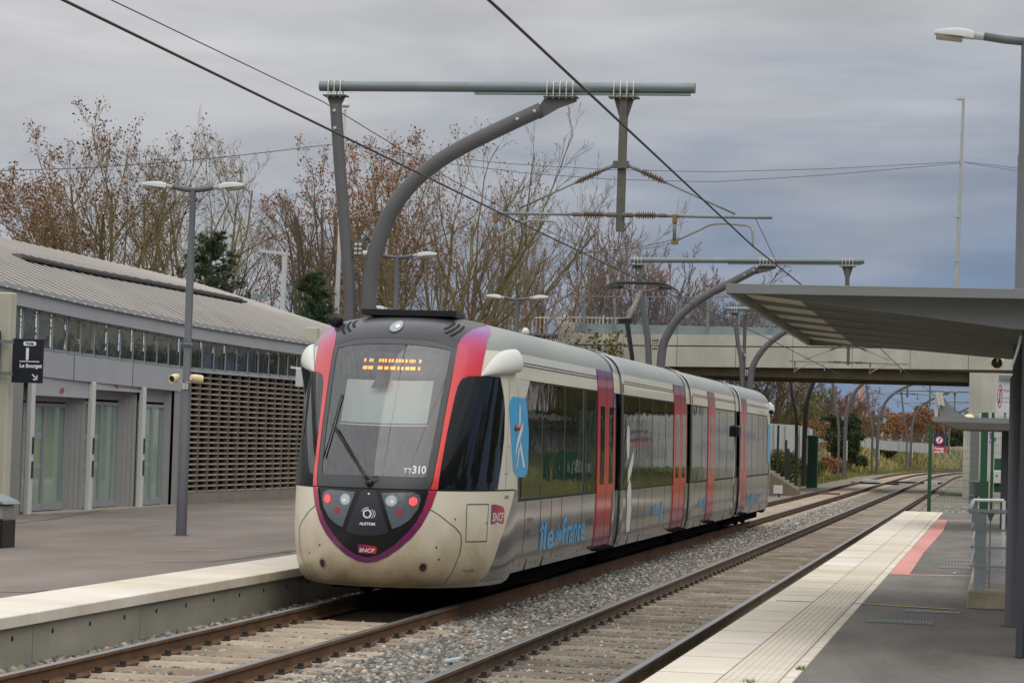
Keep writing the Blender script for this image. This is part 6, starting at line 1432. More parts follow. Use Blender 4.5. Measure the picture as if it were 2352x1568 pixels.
m = MB(); m.box(cxs-.012, cxs+.012, ysn-.0055, ysn-.005, czs-.06, czs+.03); m._lathe((cxs, ysn-.005, czs+.048), (0, -1, 0), [(0, .014), (.001, .014)], 8, 0); m.box(cxs-.03, cxs+.03, ysn-.0055, ysn-.005, czs-.0, czs+.012); m.build('pictogram', M_NAVY, ps)
# grey post with a junction box behind the fence
x = at(2238, 1060, Y=76.)[0]; gp = thing('grey_post', 'wide grey post with a dark junction box behind the mesh fence', 'post', (x, 76, 0)); m = MB(); m.box(x-.13, x+.13, 75.9, 76.1, -.2, at(2238, 984, Y=76.)[2]); m.build('post', mat('post_grey', srgb(112, 112, 110), .7, var=.06, vs=2), gp)
a, b = at(2240, 1106, Y=75.8), at(2258, 1138, Y=75.8); m = MB(); m.bbox(a[0], b[0], 75.7, 75.9, b[2], a[2], .02); m.build('junction_box', M_DARKM, gp); m = MB()
for py in (1105, 1138): z_ = at(2235, py, Y=75.85)[2]; m.tube([(x-.17, 75.85, z_), (b[0], 75.85, z_)], .015, 5)
m.build('straps', M_GALV, gp)
# painted lines and drain gratings on the right platform
M_PINK = speck(mat('faded_red_paint', srgb(202, 140, 130), .88, var=.09, vs=3), 60, .14, 1.5, .1); M_YEL = mat('yellow_line_paint', srgb(198, 164, 78), .85, var=.1, vs=5)
g = MB(); g.add([(x, y, .3295) for x, y in ((-1.44, 35.75), (-1.17, 35.9), (-1.19, 44), (-1.15, 50), (-1.12, 56), (-1.2, 64), (-1.44, 64))], [(0, 1, 2, 3, 4, 5, 6)]); ribbon(g, [(-1.25, 35.86), (-.9, 36.0), (-.2, 36.3)], .15, .3285); ribbon(g, [(-1.25, 63.9), (-.2, 63.6)], .3, .3285)
tag(g.build('red_floor_paint', M_PINK), kind='structure')
g = MB(); ribbon(g, [(-2.4, 28.75), (-1.44, 28.82), (-.9, 28.62), (-.44, 28.48)], .10, .3345); tag(g.build('yellow_floor_line', M_YEL), kind='structure')
g = MB(); ribbon(g, [(-11.31, 34.67), (-9.63, 35.23)], .10, .3335); tag(g.build('red_floor_line', M_PINK), kind='structure')
def grating(x0, x1, y0, y1, lab, n=22):
    t = thing('drain_grating', lab, 'drain', ((x0+x1)/2, y0, .326), 'steel drain gratings in the right platform')
    m = MB(); m.box(x0, x1, y0, y1, .326, .3285); m.build('frame', M_DARKM, t); m = MB()
    for k in range(n): x = lerp(x0+.01, x1-.02, k/(n-1)); m.box(x, x+(x1-x0)/n*.5, y0+.03, y1-.03, .3285, .335)
    m.build('grate_bars', M_GALV, t)
grating(-1.27, -.60, 25.85, 26.4, 'nearest drain grating, pale steel'); grating(-.95, -.36, 27.75, 28.15, 'darker drain grating just beyond the nearest one'); grating(-.82, -.1, 38.2, 38.8, 'small dark drain grating beyond the red line', 16); grating(-.76, -.1, 40.7, 41.2, 'farthest drain grating, beside the concrete kerb', 16)
rnd = random.Random(77)
g = MB()
for (x, y) in ((-.56, 36.5), (-.55, 36.6)): g.add([(x+rnd.uniform(-.05, .05), y+rnd.uniform(-.08, .08), .335+rnd.uniform(0, .03)) for _ in range(4)], [(0, 1, 2), (0, 2, 3)])
tag(g.build('paper_scrap', M_LAMPW), 'crumpled white paper scrap lying beyond the red line', 'litter')
p = at(1037, 1514, Z=-.12); m = MB(); m.obox(p, (.07, .02, .015), (-.02, .05, 0), (0, 0, .008)); tag(m.build('wrapper', mat('wrapper', srgb(150, 190, 214), .4, col2=srgb(206, 216, 220), vs=30)), 'blue and white wrapper on the ballast', 'litter')
for px, py, lb, s in ((1560, 1546, 'tuft of grass at the slab edge, nearer one', 0), (1840, 1537, 'tuft of grass at the slab joint by the tarmac', 1)):
    p = at(px, py, Z=.33) if s else at(1720, 1568, Z=.33); m = MB()
    for k in range(36): a_ = rnd.uniform(0, 6.28); r_ = rnd.uniform(0, .045); h_ = rnd.uniform(.015, .045); x, y = p[0]+r_*cos(a_), p[1]+r_*sin(a_)*1.6; m.add([(x-.004, y, .33), (x+.004, y, .33), (x+rnd.uniform(-.03, .03), y+rnd.uniform(-.03, .03), .33+h_)], [(0, 1, 2)])
    tag(m.build('grass_tuft', M_GRASS), lb, 'grass tuft')
# track-side items far down the line
def trackbox(px, py, z, w, h_, lab, lean=0):
    p = at(px, py, Z=z); m = MB(); m.bbox(p[0]-w/2, p[0]+w/2, p[1], p[1]+.3, z, z+h_, .02); return tag(m.build('track_marker', M_LAMPW), lab, 'marker')
p = at(1789, 1141, Z=-.2); t = thing('track_marker', 'white square marker on a short foot beside the steps', 'marker', p); m = MB(); m.box(p[0]-.04, p[0]+.04, p[1], p[1]+.08, -.25, .0); m.build('foot', M_DARKM, t); m = MB(); a = at(1777, 1114, Y=p[1]); b = at(1797, 1133, Y=p[1]); m.bbox(a[0], b[0], p[1]-.05, p[1]+.12, b[2], a[2], .01); m.build('plate', M_LAMPW, t)
t = trackbox(1999, 1109, -.1, .9, .22, 'white track box between the rails, just beyond the bridge shadow'); trackbox(2138, 1113, -.1, .8, .2, 'white track box on the right-hand track, behind the green post')
m = MB(); p = at(2050, 1105, Z=-.05); p_b = at(2170, 1109, Z=-.05); m.bar((p[0], p[1], -.08), (p_b[0]-.0, p[1], -.08), .35, .1); tag(m.build('point_rod', T_BLACK), 'black cross bar lying over the right-hand track far away', 'track bar')
m = MB(); p = at(1955, 1106, Z=-.05); p_b = at(2070, 1108, Z=-.05); m.bar((p[0], p[1], -.09), (p_b[0], p[1], -.09), .35, .1); tag(m.build('point_rod', T_BLACK), 'black cross bar lying over the left-hand track far away', 'track bar')
p = at(1880, 1132, Z=-.1); m = MB(); m.box(p[0]-.5, p[0]+.9, p[1], p[1]+1.2, -.16, -.08); m.box(p[0]+.1, p[0]+.4, p[1]+.3, p[1]+.6, -.08, .02); tag(m.build('cable_box', M_RUST), 'low rusty cable box between the rails of the left track', 'cable box')
p = at(1930, 1143, Z=-.1)
# concrete steps on the bank
sp = thing('concrete_steps', 'concrete steps up the bank, right of the tram\'s tail', 'steps', (-13, 112, 0)); a = at(1833, 1130, Z=-.15); m = MB()
yS = a[1]-6; 
for k in range(9): q0, q1 = at(1831-k*11, 1117-k*7.2, Y=yS), at(1831-(k+1)*11-1, 1117-(k+1)*7.2, Y=yS); m.box(q1[0], q0[0], yS, yS+1.1, -.3, q0[2]+.0)
m.build('steps', M_CONC, sp); m = MB(); q0, q1 = at(1830, 1128, Y=yS-.1), at(1740, 1068, Y=yS-.1); m.prism([(q0[0]+.15, -.3), (q0[0]+.15, q0[2]), (q1[0], q1[2]), (q1[0], q1[2]-.5), (q1[0], -.3)], 1, yS-.25, yS-.02); m.build('side_wall', mat('brown_concrete', srgb(112, 98, 82), .9, var=.1, vs=2), sp)
fp = thing('post_fence', 'dark green fence posts with wire beside the concrete steps', 'fence', (-13, 116, 0))
for px, y0, y1 in ((1788, 976, 1122), (1806, 1010, 1118), (1811, 1030, 1122), (1832, 1000, 1128)):
    q0 = at(px, y0, Y=118.); m = MB(); m.box(q0[0]-.05, q0[0]+.05, 117.95, 118.05, -.3, q0[2]); m.build('post', mat('dark_green', srgb(22, 34, 28), .6) if px == 1788 else bpy.data.materials['dark_green'], fp)
a, b = at(1842, 998, Y=136.), at(1872, 1105, Y=136.); m = MB(); m.bbox(b[0]-.55, b[0], 137.2, 138, -.3, a[2], .04); m.box(b[0]-.5, b[0]-.05, 137.18, 137.2, 1.2, 1.25); tag(m.build('green_cabinet', mat('cabinet_green', srgb(30, 78, 56), .5, var=.15, vs=3)), 'tall green cabinet behind the first mast beyond the bridge', 'cabinet')
# white hoardings on the bank
hd_ = thing('white_hoarding', 'white corrugated hoarding on the bank behind the tram\'s tail', 'fence', (-16, 145, 2)); M_HO = mat('hoarding_white', srgb(176, 178, 174), .7, var=.08, vs=.8)
def hoard(par, pts, Ya, Yb):
    m = MB(); n = len(pts)
    for i in range(n-1):
        (x0_, t0, b0), (x1_, t1, b1) = pts[i], pts[i+1]; K = 10
        for k in range(K):
            f0, f1 = k/K, (k+1)/K; ya, yb = lerp(Ya, Yb, (i+f0)/(n-1)), lerp(Ya, Yb, (i+f1)/(n-1)); dd = .12*(k % 2)
            A1_, A2_ = at(lerp(x0_, x1_, f0), lerp(t0, t1, f0), Y=ya), at(lerp(x0_, x1_, f0), lerp(b0, b1, f0), Y=ya); B1_, B2_ = at(lerp(x0_, x1_, f1), lerp(t0, t1, f1), Y=yb), at(lerp(x0_, x1_, f1), lerp(b0, b1, f1), Y=yb)
            m.add([A2_, B2_+(0, dd, 0), B1_+(0, dd, 0), A1_, A2_+(0, .3, 0), B2_+(0, .3, 0), B1_+(0, .3, 0), A1_+(0, .3, 0)], [(0, 1, 2, 3), (3, 2, 6, 7), (0, 3, 7, 4)])
    m.build('sheet', M_HO, par)
hoard(hd_, [(1700, 968, 1064), (1830, 976, 1060), (1866, 985, 1050)], 150, 152)
hd2 = thing('white_hoarding', 'long low white hoarding far beyond the bridge, left of the track', 'fence', (-16, 230, 2)); hoard(hd2, [(1870, 1000, 1015), (1950, 1004, 1022), (2040, 1012, 1034), (2100, 1016, 1038), (2160, 1020, 1042)], 225, 285)
# far orange crane and roofs
cr_ = thing('tower_crane', 'tiny orange tower crane far away under the bridge', 'crane', (-30, 800, 0)); q0 = at(1980, 887, Y=800.); m = MB()
m.bar((q0[0], 800, 5), (q0[0]+.01, 800, q0[2]), 1., .5, up=(0, 1, 0)); m.build('tower', mat('crane_orange', srgb(190, 140, 120), .6), cr_); m = MB(); a = at(1960, 880, Y=800.); b = at(2010, 876, Y=800.); m.bar(a, b, .8, .8); m.build('jib', mat('crane_red', srgb(180, 80, 70), .6), cr_)
for k, (px, y0, y1, w) in enumerate(((1995, 985, 1010, 14), (1975, 940, 960, 10), (2025, 978, 990, 18))):
    q0, q1 = at(px, y0, Y=420.), at(px+w, y1, Y=420.); m = MB(); m.bbox(q0[0], q1[0], 420, 430, 0, q0[2], .05); m.prism([(q0[0]-.3, q0[2]), (q1[0]+.3, q0[2]), ((q0[0]+q1[0])/2, q0[2]+.7)], 1, 419.8, 430, 1); tag(m.build('distant_house', [mat('house_wall', srgb(170, 160, 148), .8), mat('house_roof', srgb(150, 96, 78), .8)] if k == 0 else [bpy.data.materials['house_wall'], bpy.data.materials['house_roof']]), ['pale distant house showing through the bushes under the bridge', 'upper-left distant house showing through the trees under the bridge', 'widest distant house under the bridge, right of the bush'][k], 'house', 'distant houses beyond the bank')
# ================================================================== trees and bushes
def bark(name, c1, c2): return mat(name, c1, .9, col2=c2, vs=1.6, bump=.2, bs=12)
BK1 = bark('bark_olive', srgb(112, 102, 72), srgb(128, 118, 88)); BK2 = bark('bark_brown', srgb(98, 84, 70), srgb(118, 104, 86)); BK3 = bark('bark_purple', srgb(120, 100, 94), srgb(136, 116, 102)); BK4 = bark('bark_dark', srgb(78, 70, 62), srgb(98, 90, 76))
LF1 = mat('brown_leaf', srgb(112, 74, 50), .85, col2=srgb(146, 104, 74), vs=3); LF2 = mat('rust_leaf', srgb(134, 90, 68), .85, col2=srgb(156, 108, 82), vs=3)
LF3 = mat('pine_needles', srgb(36, 58, 34), .85, col2=srgb(66, 92, 52), vs=2.5); LF4 = mat('dark_bush_leaf', srgb(30, 42, 22), .85, col2=srgb(62, 78, 36), vs=2); LF5 = mat('orange_leaf', srgb(134, 92, 54), .85, col2=srgb(158, 118, 74), vs=1.2)
LF6 = mat('olive_leaf', srgb(84, 82, 38), .85, col2=srgb(120, 114, 62), vs=1.4); LF7 = mat('dry_grass', srgb(150, 134, 88), .9, col2=srgb(186, 168, 116), vs=2)
class TreeGen:
    def __init__(s, seed): s.r = random.Random(seed); s.w = MB(); s.l = MB(); s.tips = []
    def seg(s, p, q, r0, r1, n=3):
        d = q-p; l = sqrt(d[0]*d[0]+d[1]*d[1]+d[2]*d[2])+1e-9; d = d/l
        a = np.array((d[1], -d[0], 0)) if abs(d[2]) < .95 else np.array((1., 0, 0)); a = a/(sqrt(a@a)+1e-9)
        b = np.array((d[1]*a[2]-d[2]*a[1], d[2]*a[0]-d[0]*a[2], d[0]*a[1]-d[1]*a[0]))
        o = len(s.w.v)
        for (c, r) in ((p, r0), (q, r1)):
            for k in range(n): t = 2*pi*k/n; s.w.v.append(tuple(c+(a*cos(t)+b*sin(t))*r))
        for k in range(n): s.w.f.append((o+k, o+(k+1) % n, o+n+(k+1) % n, o+n+k)); s.w.m.append(0)
    def grow(s, p, d, L_, r, lev, cfg):
        R = s.r; nseg = 5 if lev < 2 else 4 if lev < 3 else 3; pts = [p]; d = d/np.linalg.norm(d); ds = []
        for i in range(nseg):
            d = d+np.array((R.gauss(0, 1), R.gauss(0, 1), R.gauss(0, 1)))*cfg['wob']+np.array((0, 0, cfg['up'][min(lev, len(cfg['up'])-1)])); d = d/np.linalg.norm(d)
            q = pts[-1]+d*L_/nseg; ra, rb = lerp(r, r*.45, i/nseg), lerp(r, r*.45, (i+1)/nseg)
            s.seg(pts[-1], q, max(ra, cfg['rmin']), max(rb, cfg['rmin']), 6 if lev == 0 else 4 if lev == 1 else 3); pts.append(q); ds.append(d)
        if lev >= cfg['lev']:
            s.tips.append((pts[-1], d)); s.tips.append((pts[-2], d)); return
        nc = cfg['n'][min(lev, len(cfg['n'])-1)]
        for k in range(nc):
            t = cfg['t0'][min(lev, len(cfg['t0'])-1)]; f = lerp(t, 1, (k+R.random())/nc); i = min(int(f*nseg), nseg-1); b = lerp(pts[i], pts[i+1], f*nseg-i)
            a = R.uniform(0, 2*pi); u = np.cross(ds[i], (cos(a), sin(a), .3)); u = u/(np.linalg.norm(u)+1e-9); ang = radians(R.uniform(*cfg['ang']))
            nd = ds[i]*cos(ang)+u*sin(ang)
            if cfg.get('bias') is not None: nd = nd+np.array(cfg['bias'])*.25
            s.grow(b, nd, L_*R.uniform(*cfg['lr'])*(1.15-.5*f), lerp(r, r*.45, f)*.58, lev+1, cfg)
    def leaf(s, p, sz):
        R = s.r; a = np.array((R.gauss(0, 1), R.gauss(0, 1), R.gauss(0, 1))); a /= np.linalg.norm(a); b = np.cross(a, (R.gauss(0, 1), R.gauss(0, 1), R.gauss(0, 1))); b /= np.linalg.norm(b)+1e-9
        s.l.add([p-a*sz*.5, p+b*sz*.28, p+a*sz*.5, p-b*sz*.28], [(0, 1, 2, 3)])
def make_tree(name, label, base, H, stems, lean, cfg, bk, leaves=None, seed=1, r0=.2, spread=.25, group='bare winter trees behind the station', cat='tree', trunk=0.):
    """stems: how many main stems leave the base; lean: mean direction"""
    g = TreeGen(seed); R = g.r; b = np.array((0., 0, 0))
    top = b
    if trunk:
        top = np.array((lean[0]*.4, 0, trunk)); g.seg(b, top, r0*1.5, r0*1.15, 8)
    for k in range(stems):
        a = 2*pi*k/stems+R.uniform(-.4, .4); sp = spread*R.uniform(.4, 1.2) if stems > 1 else .03
        d = np.array((cos(a)*sp+lean[0], sin(a)*sp+lean[1], 1.))
        g.grow(top+np.array((cos(a), sin(a), 0))*r0*.5*(stems > 1), d, (H-trunk)*R.uniform(.62, .78), r0*R.uniform(.6, 1), 0, cfg)
    t = thing(name, label, cat, (0, 0, 0), group); g.w.build('trunk', bk, t)
    if leaves:
        mt, n, sz, fn = leaves
        for p, d in g.tips:
            pr = fn(p) if fn else 1.
            for _ in range(n):
                if R.random() < pr: g.leaf(p+np.array((R.gauss(0, .14), R.gauss(0, .14), R.gauss(0, .12))), sz*R.uniform(.6, 1.3))
        if g.l.v: g.l.build('crown', mt, t)
    t.location = base; return t
C0 = dict(wob=.10, up=(.03, .06, .07, .08), lev=4, n=(7, 5, 4, 3), t0=(.2, .18, .15, .15), ang=(20, 46), lr=(.40, .58), rmin=.0065)
GZ = .3
def base(px, Y, z=GZ): p = at(px, 900, Y=Y); return (p[0], Y, z)
def topz(px, py, Y): return at(px, py, Y=Y)[2]
YA = 108.
def fl(x): return lambda p: min(1, max(.0, x[0]+x[1]*p[0]+x[2]*p[2]))
make_tree('autumn_tree', 'big tree with many brown leaves, leftmost behind the station roof', base(222, YA), topz(200, 255, YA)-GZ, 8, (-.04, 0), dict(C0, n=(8, 5, 4, 3), bias=(-.12, 0, 0)), BK1, (LF1, 3, .14, fl((.36, -.11, .012))), 11, .15, .42, trunk=2.)
make_tree('autumn_tree', 'thin tree with scattered brown leaves, standing beside the big leafy one', base(345, YA-3), topz(330, 268, YA)-GZ, 5, (-.02, 0), dict(C0, n=(6, 5, 4, 3)), BK1, (LF1, 2, .14, fl((-.15, -.06, .035))), 12, .12, .22, trunk=3)
make_tree('autumn_tree', 'tall olive-barked tree behind the nearest lamp post, few leaves near its top', base(470, YA+4), topz(480, 250, YA)-GZ, 5, (.02, 0), dict(C0, n=(7, 5, 4, 3), ang=(24, 52)), BK1, (LF1, 1, .14, fl((-.5, -.05, .05))), 23, .14, .26, trunk=3.5)
make_tree('bare_tree', 'bare spreading tree just left of the white L-shaped lamp', base(575, YA), topz(575, 430, YA)-GZ, 4, (.05, 0), dict(C0, n=(5, 5, 4, 3), ang=(28, 60)), BK3, None, 24, .13, .3)
make_tree('bare_tree', 'narrow bare tree with upright stems between the white lamp and the curved mast', base(708, YA-8), topz(705, 352, YA-8)-GZ, 5, (0, 0), dict(C0, n=(6, 4, 4, 2), ang=(14, 34), lr=(.32, .5)), BK4, None, 25, .14, .16, trunk=3)
make_tree('autumn_tree', 'tree with rusty leaves directly behind the curved mast', base(850, YA+6), (topz(860, 320, YA)-GZ)*1.12, 6, (-.03, 0), dict(C0, n=(6, 5, 4, 3), ang=(16, 38)), BK1, (LF2, 3, .15, fl((.42, -.08, .0))), 26, .14, .17, trunk=1)
make_tree('autumn_tree', 'broad many-stemmed olive tree in the middle, behind the arch of the mast', base(985, YA+2), (topz(1000, 325, YA)-GZ)*1.16, 10, (0, 0), dict(C0, n=(7, 5, 4, 3), ang=(16, 42)), BK1, (LF2, 2, .14, fl((.12, -.09, .03))), 27, .15, .42, trunk=.8)
make_tree('bare_tree', 'reddish bare tree right of the broad olive one', base(1120, YA+10), (topz(1110, 380, YA)-GZ)*1.1, 6, (.05, 0), dict(C0, n=(6, 4, 4, 3)), BK3, None, 28, .14, .28)
GB = 'bare bushy trees behind the bridge'
make_tree('bare_tree', 'fan of bare purple-brown stems above the white railing', base(1235, 150, 2.2), topz(1250, 470, 150)-2, 9, (.04, 0), dict(C0, n=(5, 4, 4, 2), ang=(12, 32), lr=(.35, .55), rmin=.016), BK3, None, 31, .12, .34, GB)
make_tree('bare_tree', 'bare stems leaning right above the parapet block', base(1330, 148, 2.2), topz(1370, 470, 150)-2, 8, (.12, 0), dict(C0, n=(5, 4, 4, 2), ang=(12, 32), lr=(.35, .55), rmin=.016), BK3, None, 32, .12, .30, GB)
make_tree('bare_tree', 'bare tree directly behind the pantograph', base(1480, 152, 2.2), topz(1480, 490, 150)-2, 10, (.0, 0), dict(C0, n=(5, 5, 4, 2), ang=(14, 38), lr=(.38, .58), rmin=.016), BK3, None, 33, .13, .46, GB)
make_tree('bare_tree', 'bare tree with arching twigs behind the second mast arch', base(1590, 155, 2.2), topz(1600, 560, 150)-2, 8, (.05, 0), dict(C0, n=(5, 5, 4, 2), ang=(16, 44), up=(.03, .02, -.02, -.04), rmin=.016), BK3, None, 34, .12, .5, GB)
make_tree('bare_tree', 'low bare thicket behind the glazed fence, next to the canopy corner', base(1680, 160, 2.2), topz(1680, 630, 160)-2, 9, (0, 0), dict(C0, n=(6, 5, 4, 2), ang=(20, 55), rmin=.017), BK2, (LF6, 1, .12, None), 35, .1, .55, GB)
make_tree('bare_tree', 'low bare thicket behind the glazed fence, half hidden by the canopy', base(1775, 162, 2.2), topz(1770, 650, 160)-2, 9, (0, 0), dict(C0, n=(6, 5, 4, 2), ang=(20, 55), rmin=.017), BK2, (LF6, 1, .12, None), 36, .1, .55, GB)
# pines
def pine(label, px, Y, ytop, ybot, w, seed):
    b = base(px, Y); H = topz(px, ytop, Y)-GZ; z0 = topz(px, ybot, Y)-GZ; g = TreeGen(seed); R = g.r; g.seg(np.zeros(3), np.array((.1, 0, H)), .16, .03, 7)
    t = thing('pine', label, 'pine tree', (0, 0, 0), 'dark pines behind the station')
    lo = max(1.2, z0-1.5)
    for k in range(95):
        z = lerp(lo, H*.97, (k+R.random())/95); f = (H-z)/(H-lo); L_ = w*(.22+.78*f**.75)*R.uniform(.65, 1.05)*(1 if R.random() > .15 else .6); a = R.uniform(0, 2*pi)
        p = np.array((.1*z/H, 0, z)); d = np.array((cos(a), sin(a), .34)); q = p+d*L_; g.seg(p, q, .03, .012)
        for j in range(11):
            c = lerp(p, q, .28+.74*j/10)+np.array((R.gauss(0, .09), R.gauss(0, .09), R.gauss(.04, .07)))*min(1, L_)
            for _ in range(15):
                e_ = np.array((R.gauss(0, 1), R.gauss(0, 1), R.gauss(.6, .8))); e_ /= np.linalg.norm(e_); s_ = .2*R.uniform(.6, 1.1); u = np.cross(e_, (R.gauss(0, 1), R.gauss(0, 1), R.gauss(0, 1))); u /= np.linalg.norm(u)+1e-9
                g.l.add([c-u*.016, c+u*.016, c+e_*s_], [(0, 1, 2)])
    g.w.build('trunk', BK4, t); g.l.build('crown', LF3, t); t.location = b
pine('dark pine behind the station roof, beside the nearest lamp post', 468, 92, 530, 700, 1.85, 41); pine('dark pine between the white L-shaped lamp and the tram', 705, 90, 622, 780, 1.3, 42)
# bank behind the bridge: bushes and trees
def bush(label, px, Y, ytop, w, cols, dens=1., seed=1, zb=None, name='bush', bk=BK2, group='bushes and trees on the bank beyond the bridge', leafsz=.14, cat='bush', bare=False):
    p = at(px, 900, Y=Y); zb_ = ground_z(p[0], Y)-.1 if zb is None else zb; H = max(.8, topz(px, ytop, Y)-zb_)
    return make_tree(name, label, (p[0], Y, zb_), H*1.08, 7, (0, 0), dict(C0, n=(5, 4, 4, 2), ang=(16, 48), lev=3 if not bare else 4, rmin=.016+Y*.00003), bk, (cols, int(6*dens), leafsz, None) if dens else None, seed, .07+H*.008, w/H*.55, group, cat)
bush('olive bushy tree over the tram\'s tail', 1800, 172, 868, 5.5, LF6, .8, 51, name='bush_tree', bk=BK1, cat='tree', leafsz=.15)
bush('orange-leaved bush beside the tram\'s tail, below the olive tree', 1822, 190, 950, 5, LF5, 1., 52)
bush('tall bare brown tree under the bridge, left of the crane', 1925, 300, 868, 8, LF2, .35, 53, name='bare_tree', cat='tree', bare=True)
bush('tall bare brown tree under the bridge, nearest the first far mast', 1870, 260, 872, 8, LF6, .35, 54, name='bare_tree', cat='tree', bare=True)
bush('tall bare brown tree under the bridge, right below the crane', 1966, 320, 905, 8, LF2, .35, 55, name='bare_tree', cat='tree', bare=True)
bush('dark green bush in the middle of the view under the bridge', 1922, 216, 950, 2.8, LF4, 4.5, 56, leafsz=.2, bk=BK4); bush('smaller dark green bush, right half of the dark clump', 1952, 214, 985, 2.2, LF4, 4.5, 57, leafsz=.2, bk=BK4)
for k, (px, Y, yt, w, m_, d_, lb) in enumerate(((2025, 345, 938, 9, LF5, 1.1, 'orange tree right of the dark clump'), (2068, 360, 935, 9, LF2, .8, 'rusty tree behind the second far mast'), (2112, 372, 930, 9, LF5, 1.1, 'orange tree left of the red and blue sign'), (2155, 385, 932, 9, LF2, .9, 'rusty tree directly behind the red and blue sign'), (2205, 395, 935, 10, LF6, .9, 'olive tree at the foot of the bridge pier'), (1990, 335, 945, 8, LF6, .8, 'olive tree left of the orange ones'), (1895, 330, 935, 8, LF5, .8, 'orange tree behind the first far masts'),
     (2178, 350, 1000, 4, LF4, 2., 'dark bush under the red and blue sign'), (2212, 352, 985, 4.5, LF4, 2., 'dark bush against the bridge pier'), (2095, 292, 1018, 2.6, LF6, 1.6, 'low olive bush on the bank by the third far mast'), (2045, 262, 1012, 2.8, LF6, 1.6, 'low olive bush hiding the middle of the long hoarding'))):
    bush(lb, px, Y, yt, w, m_, d_, 60+k, name='bush_tree' if w > 5 else 'bush', cat='tree' if w > 5 else 'bush', leafsz=.26 if w > 5 else .2)
for k, (px, Y, yt, w, m_, d_, lb) in enumerate(((1815, 150, 1040, 1.6, LF6, 1.6, 'low bush among the green fence posts'), (1868, 176, 1058, 1.3, LF6, 1.2, 'small bush at the foot of the first far mast'), (1972, 226, 1045, 1.6, LF4, 1.5, 'small dark bush on the bank between two masts'), (1915, 196, 1052, 1.5, LF5, 1.2, 'small rusty bush below the dark clump'))):
    bush(lb, px, Y, yt, w, m_, d_, 80+k, leafsz=.14)
# horizon wood far away as one mass
g = TreeGen(90)
for k in range(9000):
    R = g.r; x = R.uniform(-260, 170); y = 520+R.uniform(0, 60); h_ = 9+4*sin(x*.07)+2.5*sin(x*.31+1); z = R.uniform(0, 1)**.7*h_; g.leaf(np.array((x, y, z)), R.uniform(1.4, 2.8))
tag(g.l.build('distant_wood', mat('distant_wood', srgb(92, 78, 70), .95, col2=srgb(122, 100, 82), vs=.05)), kind='stuff')
# grass on the bank and verges
g = MB(); R = random.Random(4); rsn = np.random.RandomState(4)
def blades(n, x0, x1, y0, y1, h0, h1, mi, cond=None, w=.02):
    for _ in range(n):
        x, y = R.uniform(x0, x1), R.uniform(y0, y1); cx_ = curve_x(y)
        if cond and not cond(x, y): continue
        z = ground_z(x+cx_, y)-.02; h_ = R.uniform(h0, h1); a = R.uniform(0, 2*pi); dx, dy = cos(a)*w*(1+y/120), sin(a)*w; ox, oy = R.gauss(0, .3)*h_, R.gauss(0, .3)*h_
        g.add([(x+cx_-dx, y-dy, z), (x+cx_+dx, y+dy, z), (x+cx_+ox, y+oy, z+h_)], [(0, 1, 2)], mi)
blades(26000, -22, -12.2, 126, 330, .15, .55, 0, lambda x, y: sin(x*.5+y*.07)+R.gauss(0, .5) < .6)
blades(20000, -22, -12.4, 126, 300, .25, .85, 1, lambda x, y: sin(x*.43+y*.1+2)+R.gauss(0, .5) > .1)
blades(9000, -12.9, -10.4, 118, 330, .06, .22, 0)
blades(9000, 1.2, 9, 74, 140, .08, .4, 0); blades(4000, 2.5, 14, 80, 140, .15, .5, 1)
blades(7000, -21, -13, 140, 155, .6, 1.5, 1, lambda x, y: hypot(x-at(1880, 990, Y=148)[0], (y-148)*.5) < 1.8, .03)
tag(g.build('bank_grass', [mat('bank_grass_green', srgb(92, 98, 46), .9, col2=srgb(128, 122, 66), vs=.35), LF7]), kind='stuff')
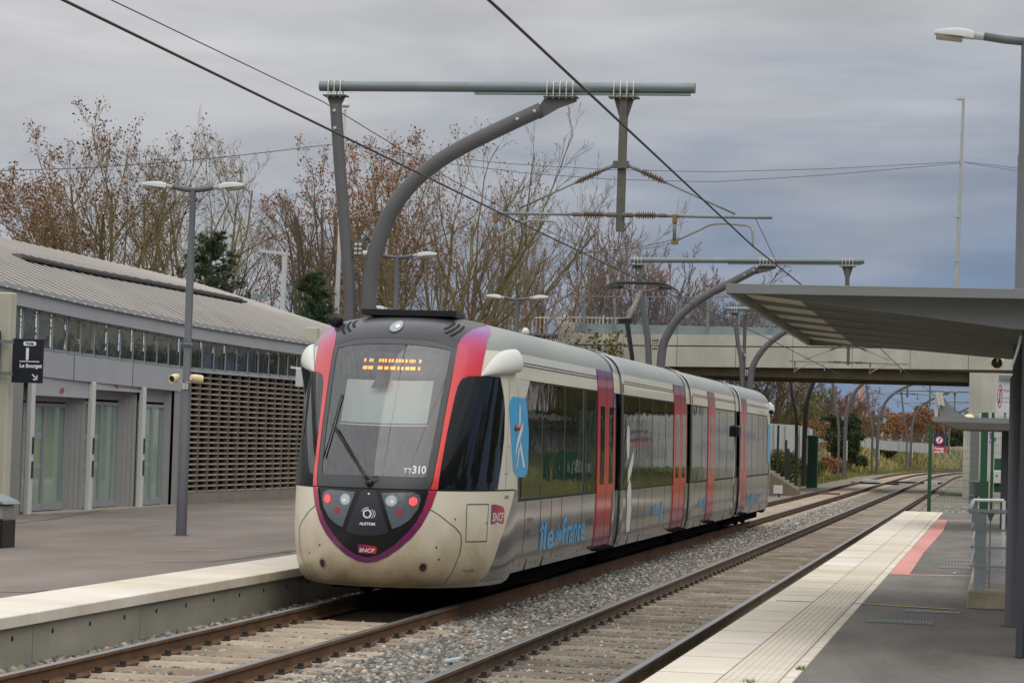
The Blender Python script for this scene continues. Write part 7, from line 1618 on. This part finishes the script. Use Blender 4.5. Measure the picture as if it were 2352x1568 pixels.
# dry reed at the bridge corner
p = at(1380, 800, Y=124.2); g = TreeGen(95)
for k in range(26):
    R = g.r; a = p+np.array((R.uniform(-1.6, 1.1), R.uniform(-.3, .2), -2.)); b = a+np.array((R.gauss(0, .35), 0, R.uniform(1.9, 3.2))); g.seg(a, b, .02, .01)
    for j in range(26):
        c = lerp(a, b, R.uniform(.35, 1))+np.array((R.gauss(0, .16), R.gauss(0, .1), R.gauss(0, .08))); g.leaf(c, R.uniform(.1, .3))
t = thing('dry_shrub', 'dry leafy shrub in front of the bridge parapet, left of the pantograph', 'bush', (0, 0, 0)); g.w.build('stems', BK1, t); g.l.build('leaves', LF6, t)
m = MB(); q0 = at(1376, 795, Y=124.); m.tube([(q0[0], 124, 2), tuple(q0)], .09, 8); tag(m.build('green_post', bpy.data.materials['dark_green']), 'dark green post top in front of the bridge parapet', 'post')
# trees on the right of the line, out of the frame but mirrored in windows
GR = 'trees right of the line, mirrored in the tram windows'
pr = make_tree('mirrored_tree', 'bushy tree on the right of the line, out of view', (16, 150, .5), 11, 8, (0, 0), dict(C0, n=(5, 5, 4, 2), lev=3), BK2, (LF6, 7, .42, None), 71, .2, .4, GR)
for k, (x, y, s_) in enumerate(((9.5, 165, 1.), (22, 158, 1.1), (14, 190, 1.2), (30, 175, 1.2), (28, 132, .9), (20, 205, 1.3), (40, 160, 1.2), (34, 118, 1.1), (21, 60, 1.), (24, 40, 1.1), (22, 20, 1.), (25, 0, 1.1), (23, 78, 1.05), (27, 95, 1.), (30, -25, 1.3), (40, 60, 1.4), (38, 20, 1.4), (20, -10, .9), (5.5, 142, .5), (8.5, 139, .55), (12, 143, .6), (16, 140, .6), (19.5, 145, .7), (11, 152, .8), (7, 155, .7))):
    c = copy_tree(pr); c.location = (x, y, ground_z(x, y)); c.scale = (s_, s_, s_*R.uniform(.85, 1.1)); c.rotation_euler = (0, 0, k*1.3)
g = MB(); g.grid(lambda x, y: (x, y, .34+.0*x), [9, 14, 60, 200], [-40, 20, 73, 90]); tag(g.build('lawn', M_GRASS), kind='structure')
g = MB(); g.grid(lambda x, y: (x, y, ground_z(x, y)+.05), list(np.linspace(4.2, 60, 24)), list(np.linspace(84, 220, 30))); tag(g.build('meadow', M_GRASS, smooth=True), kind='structure')
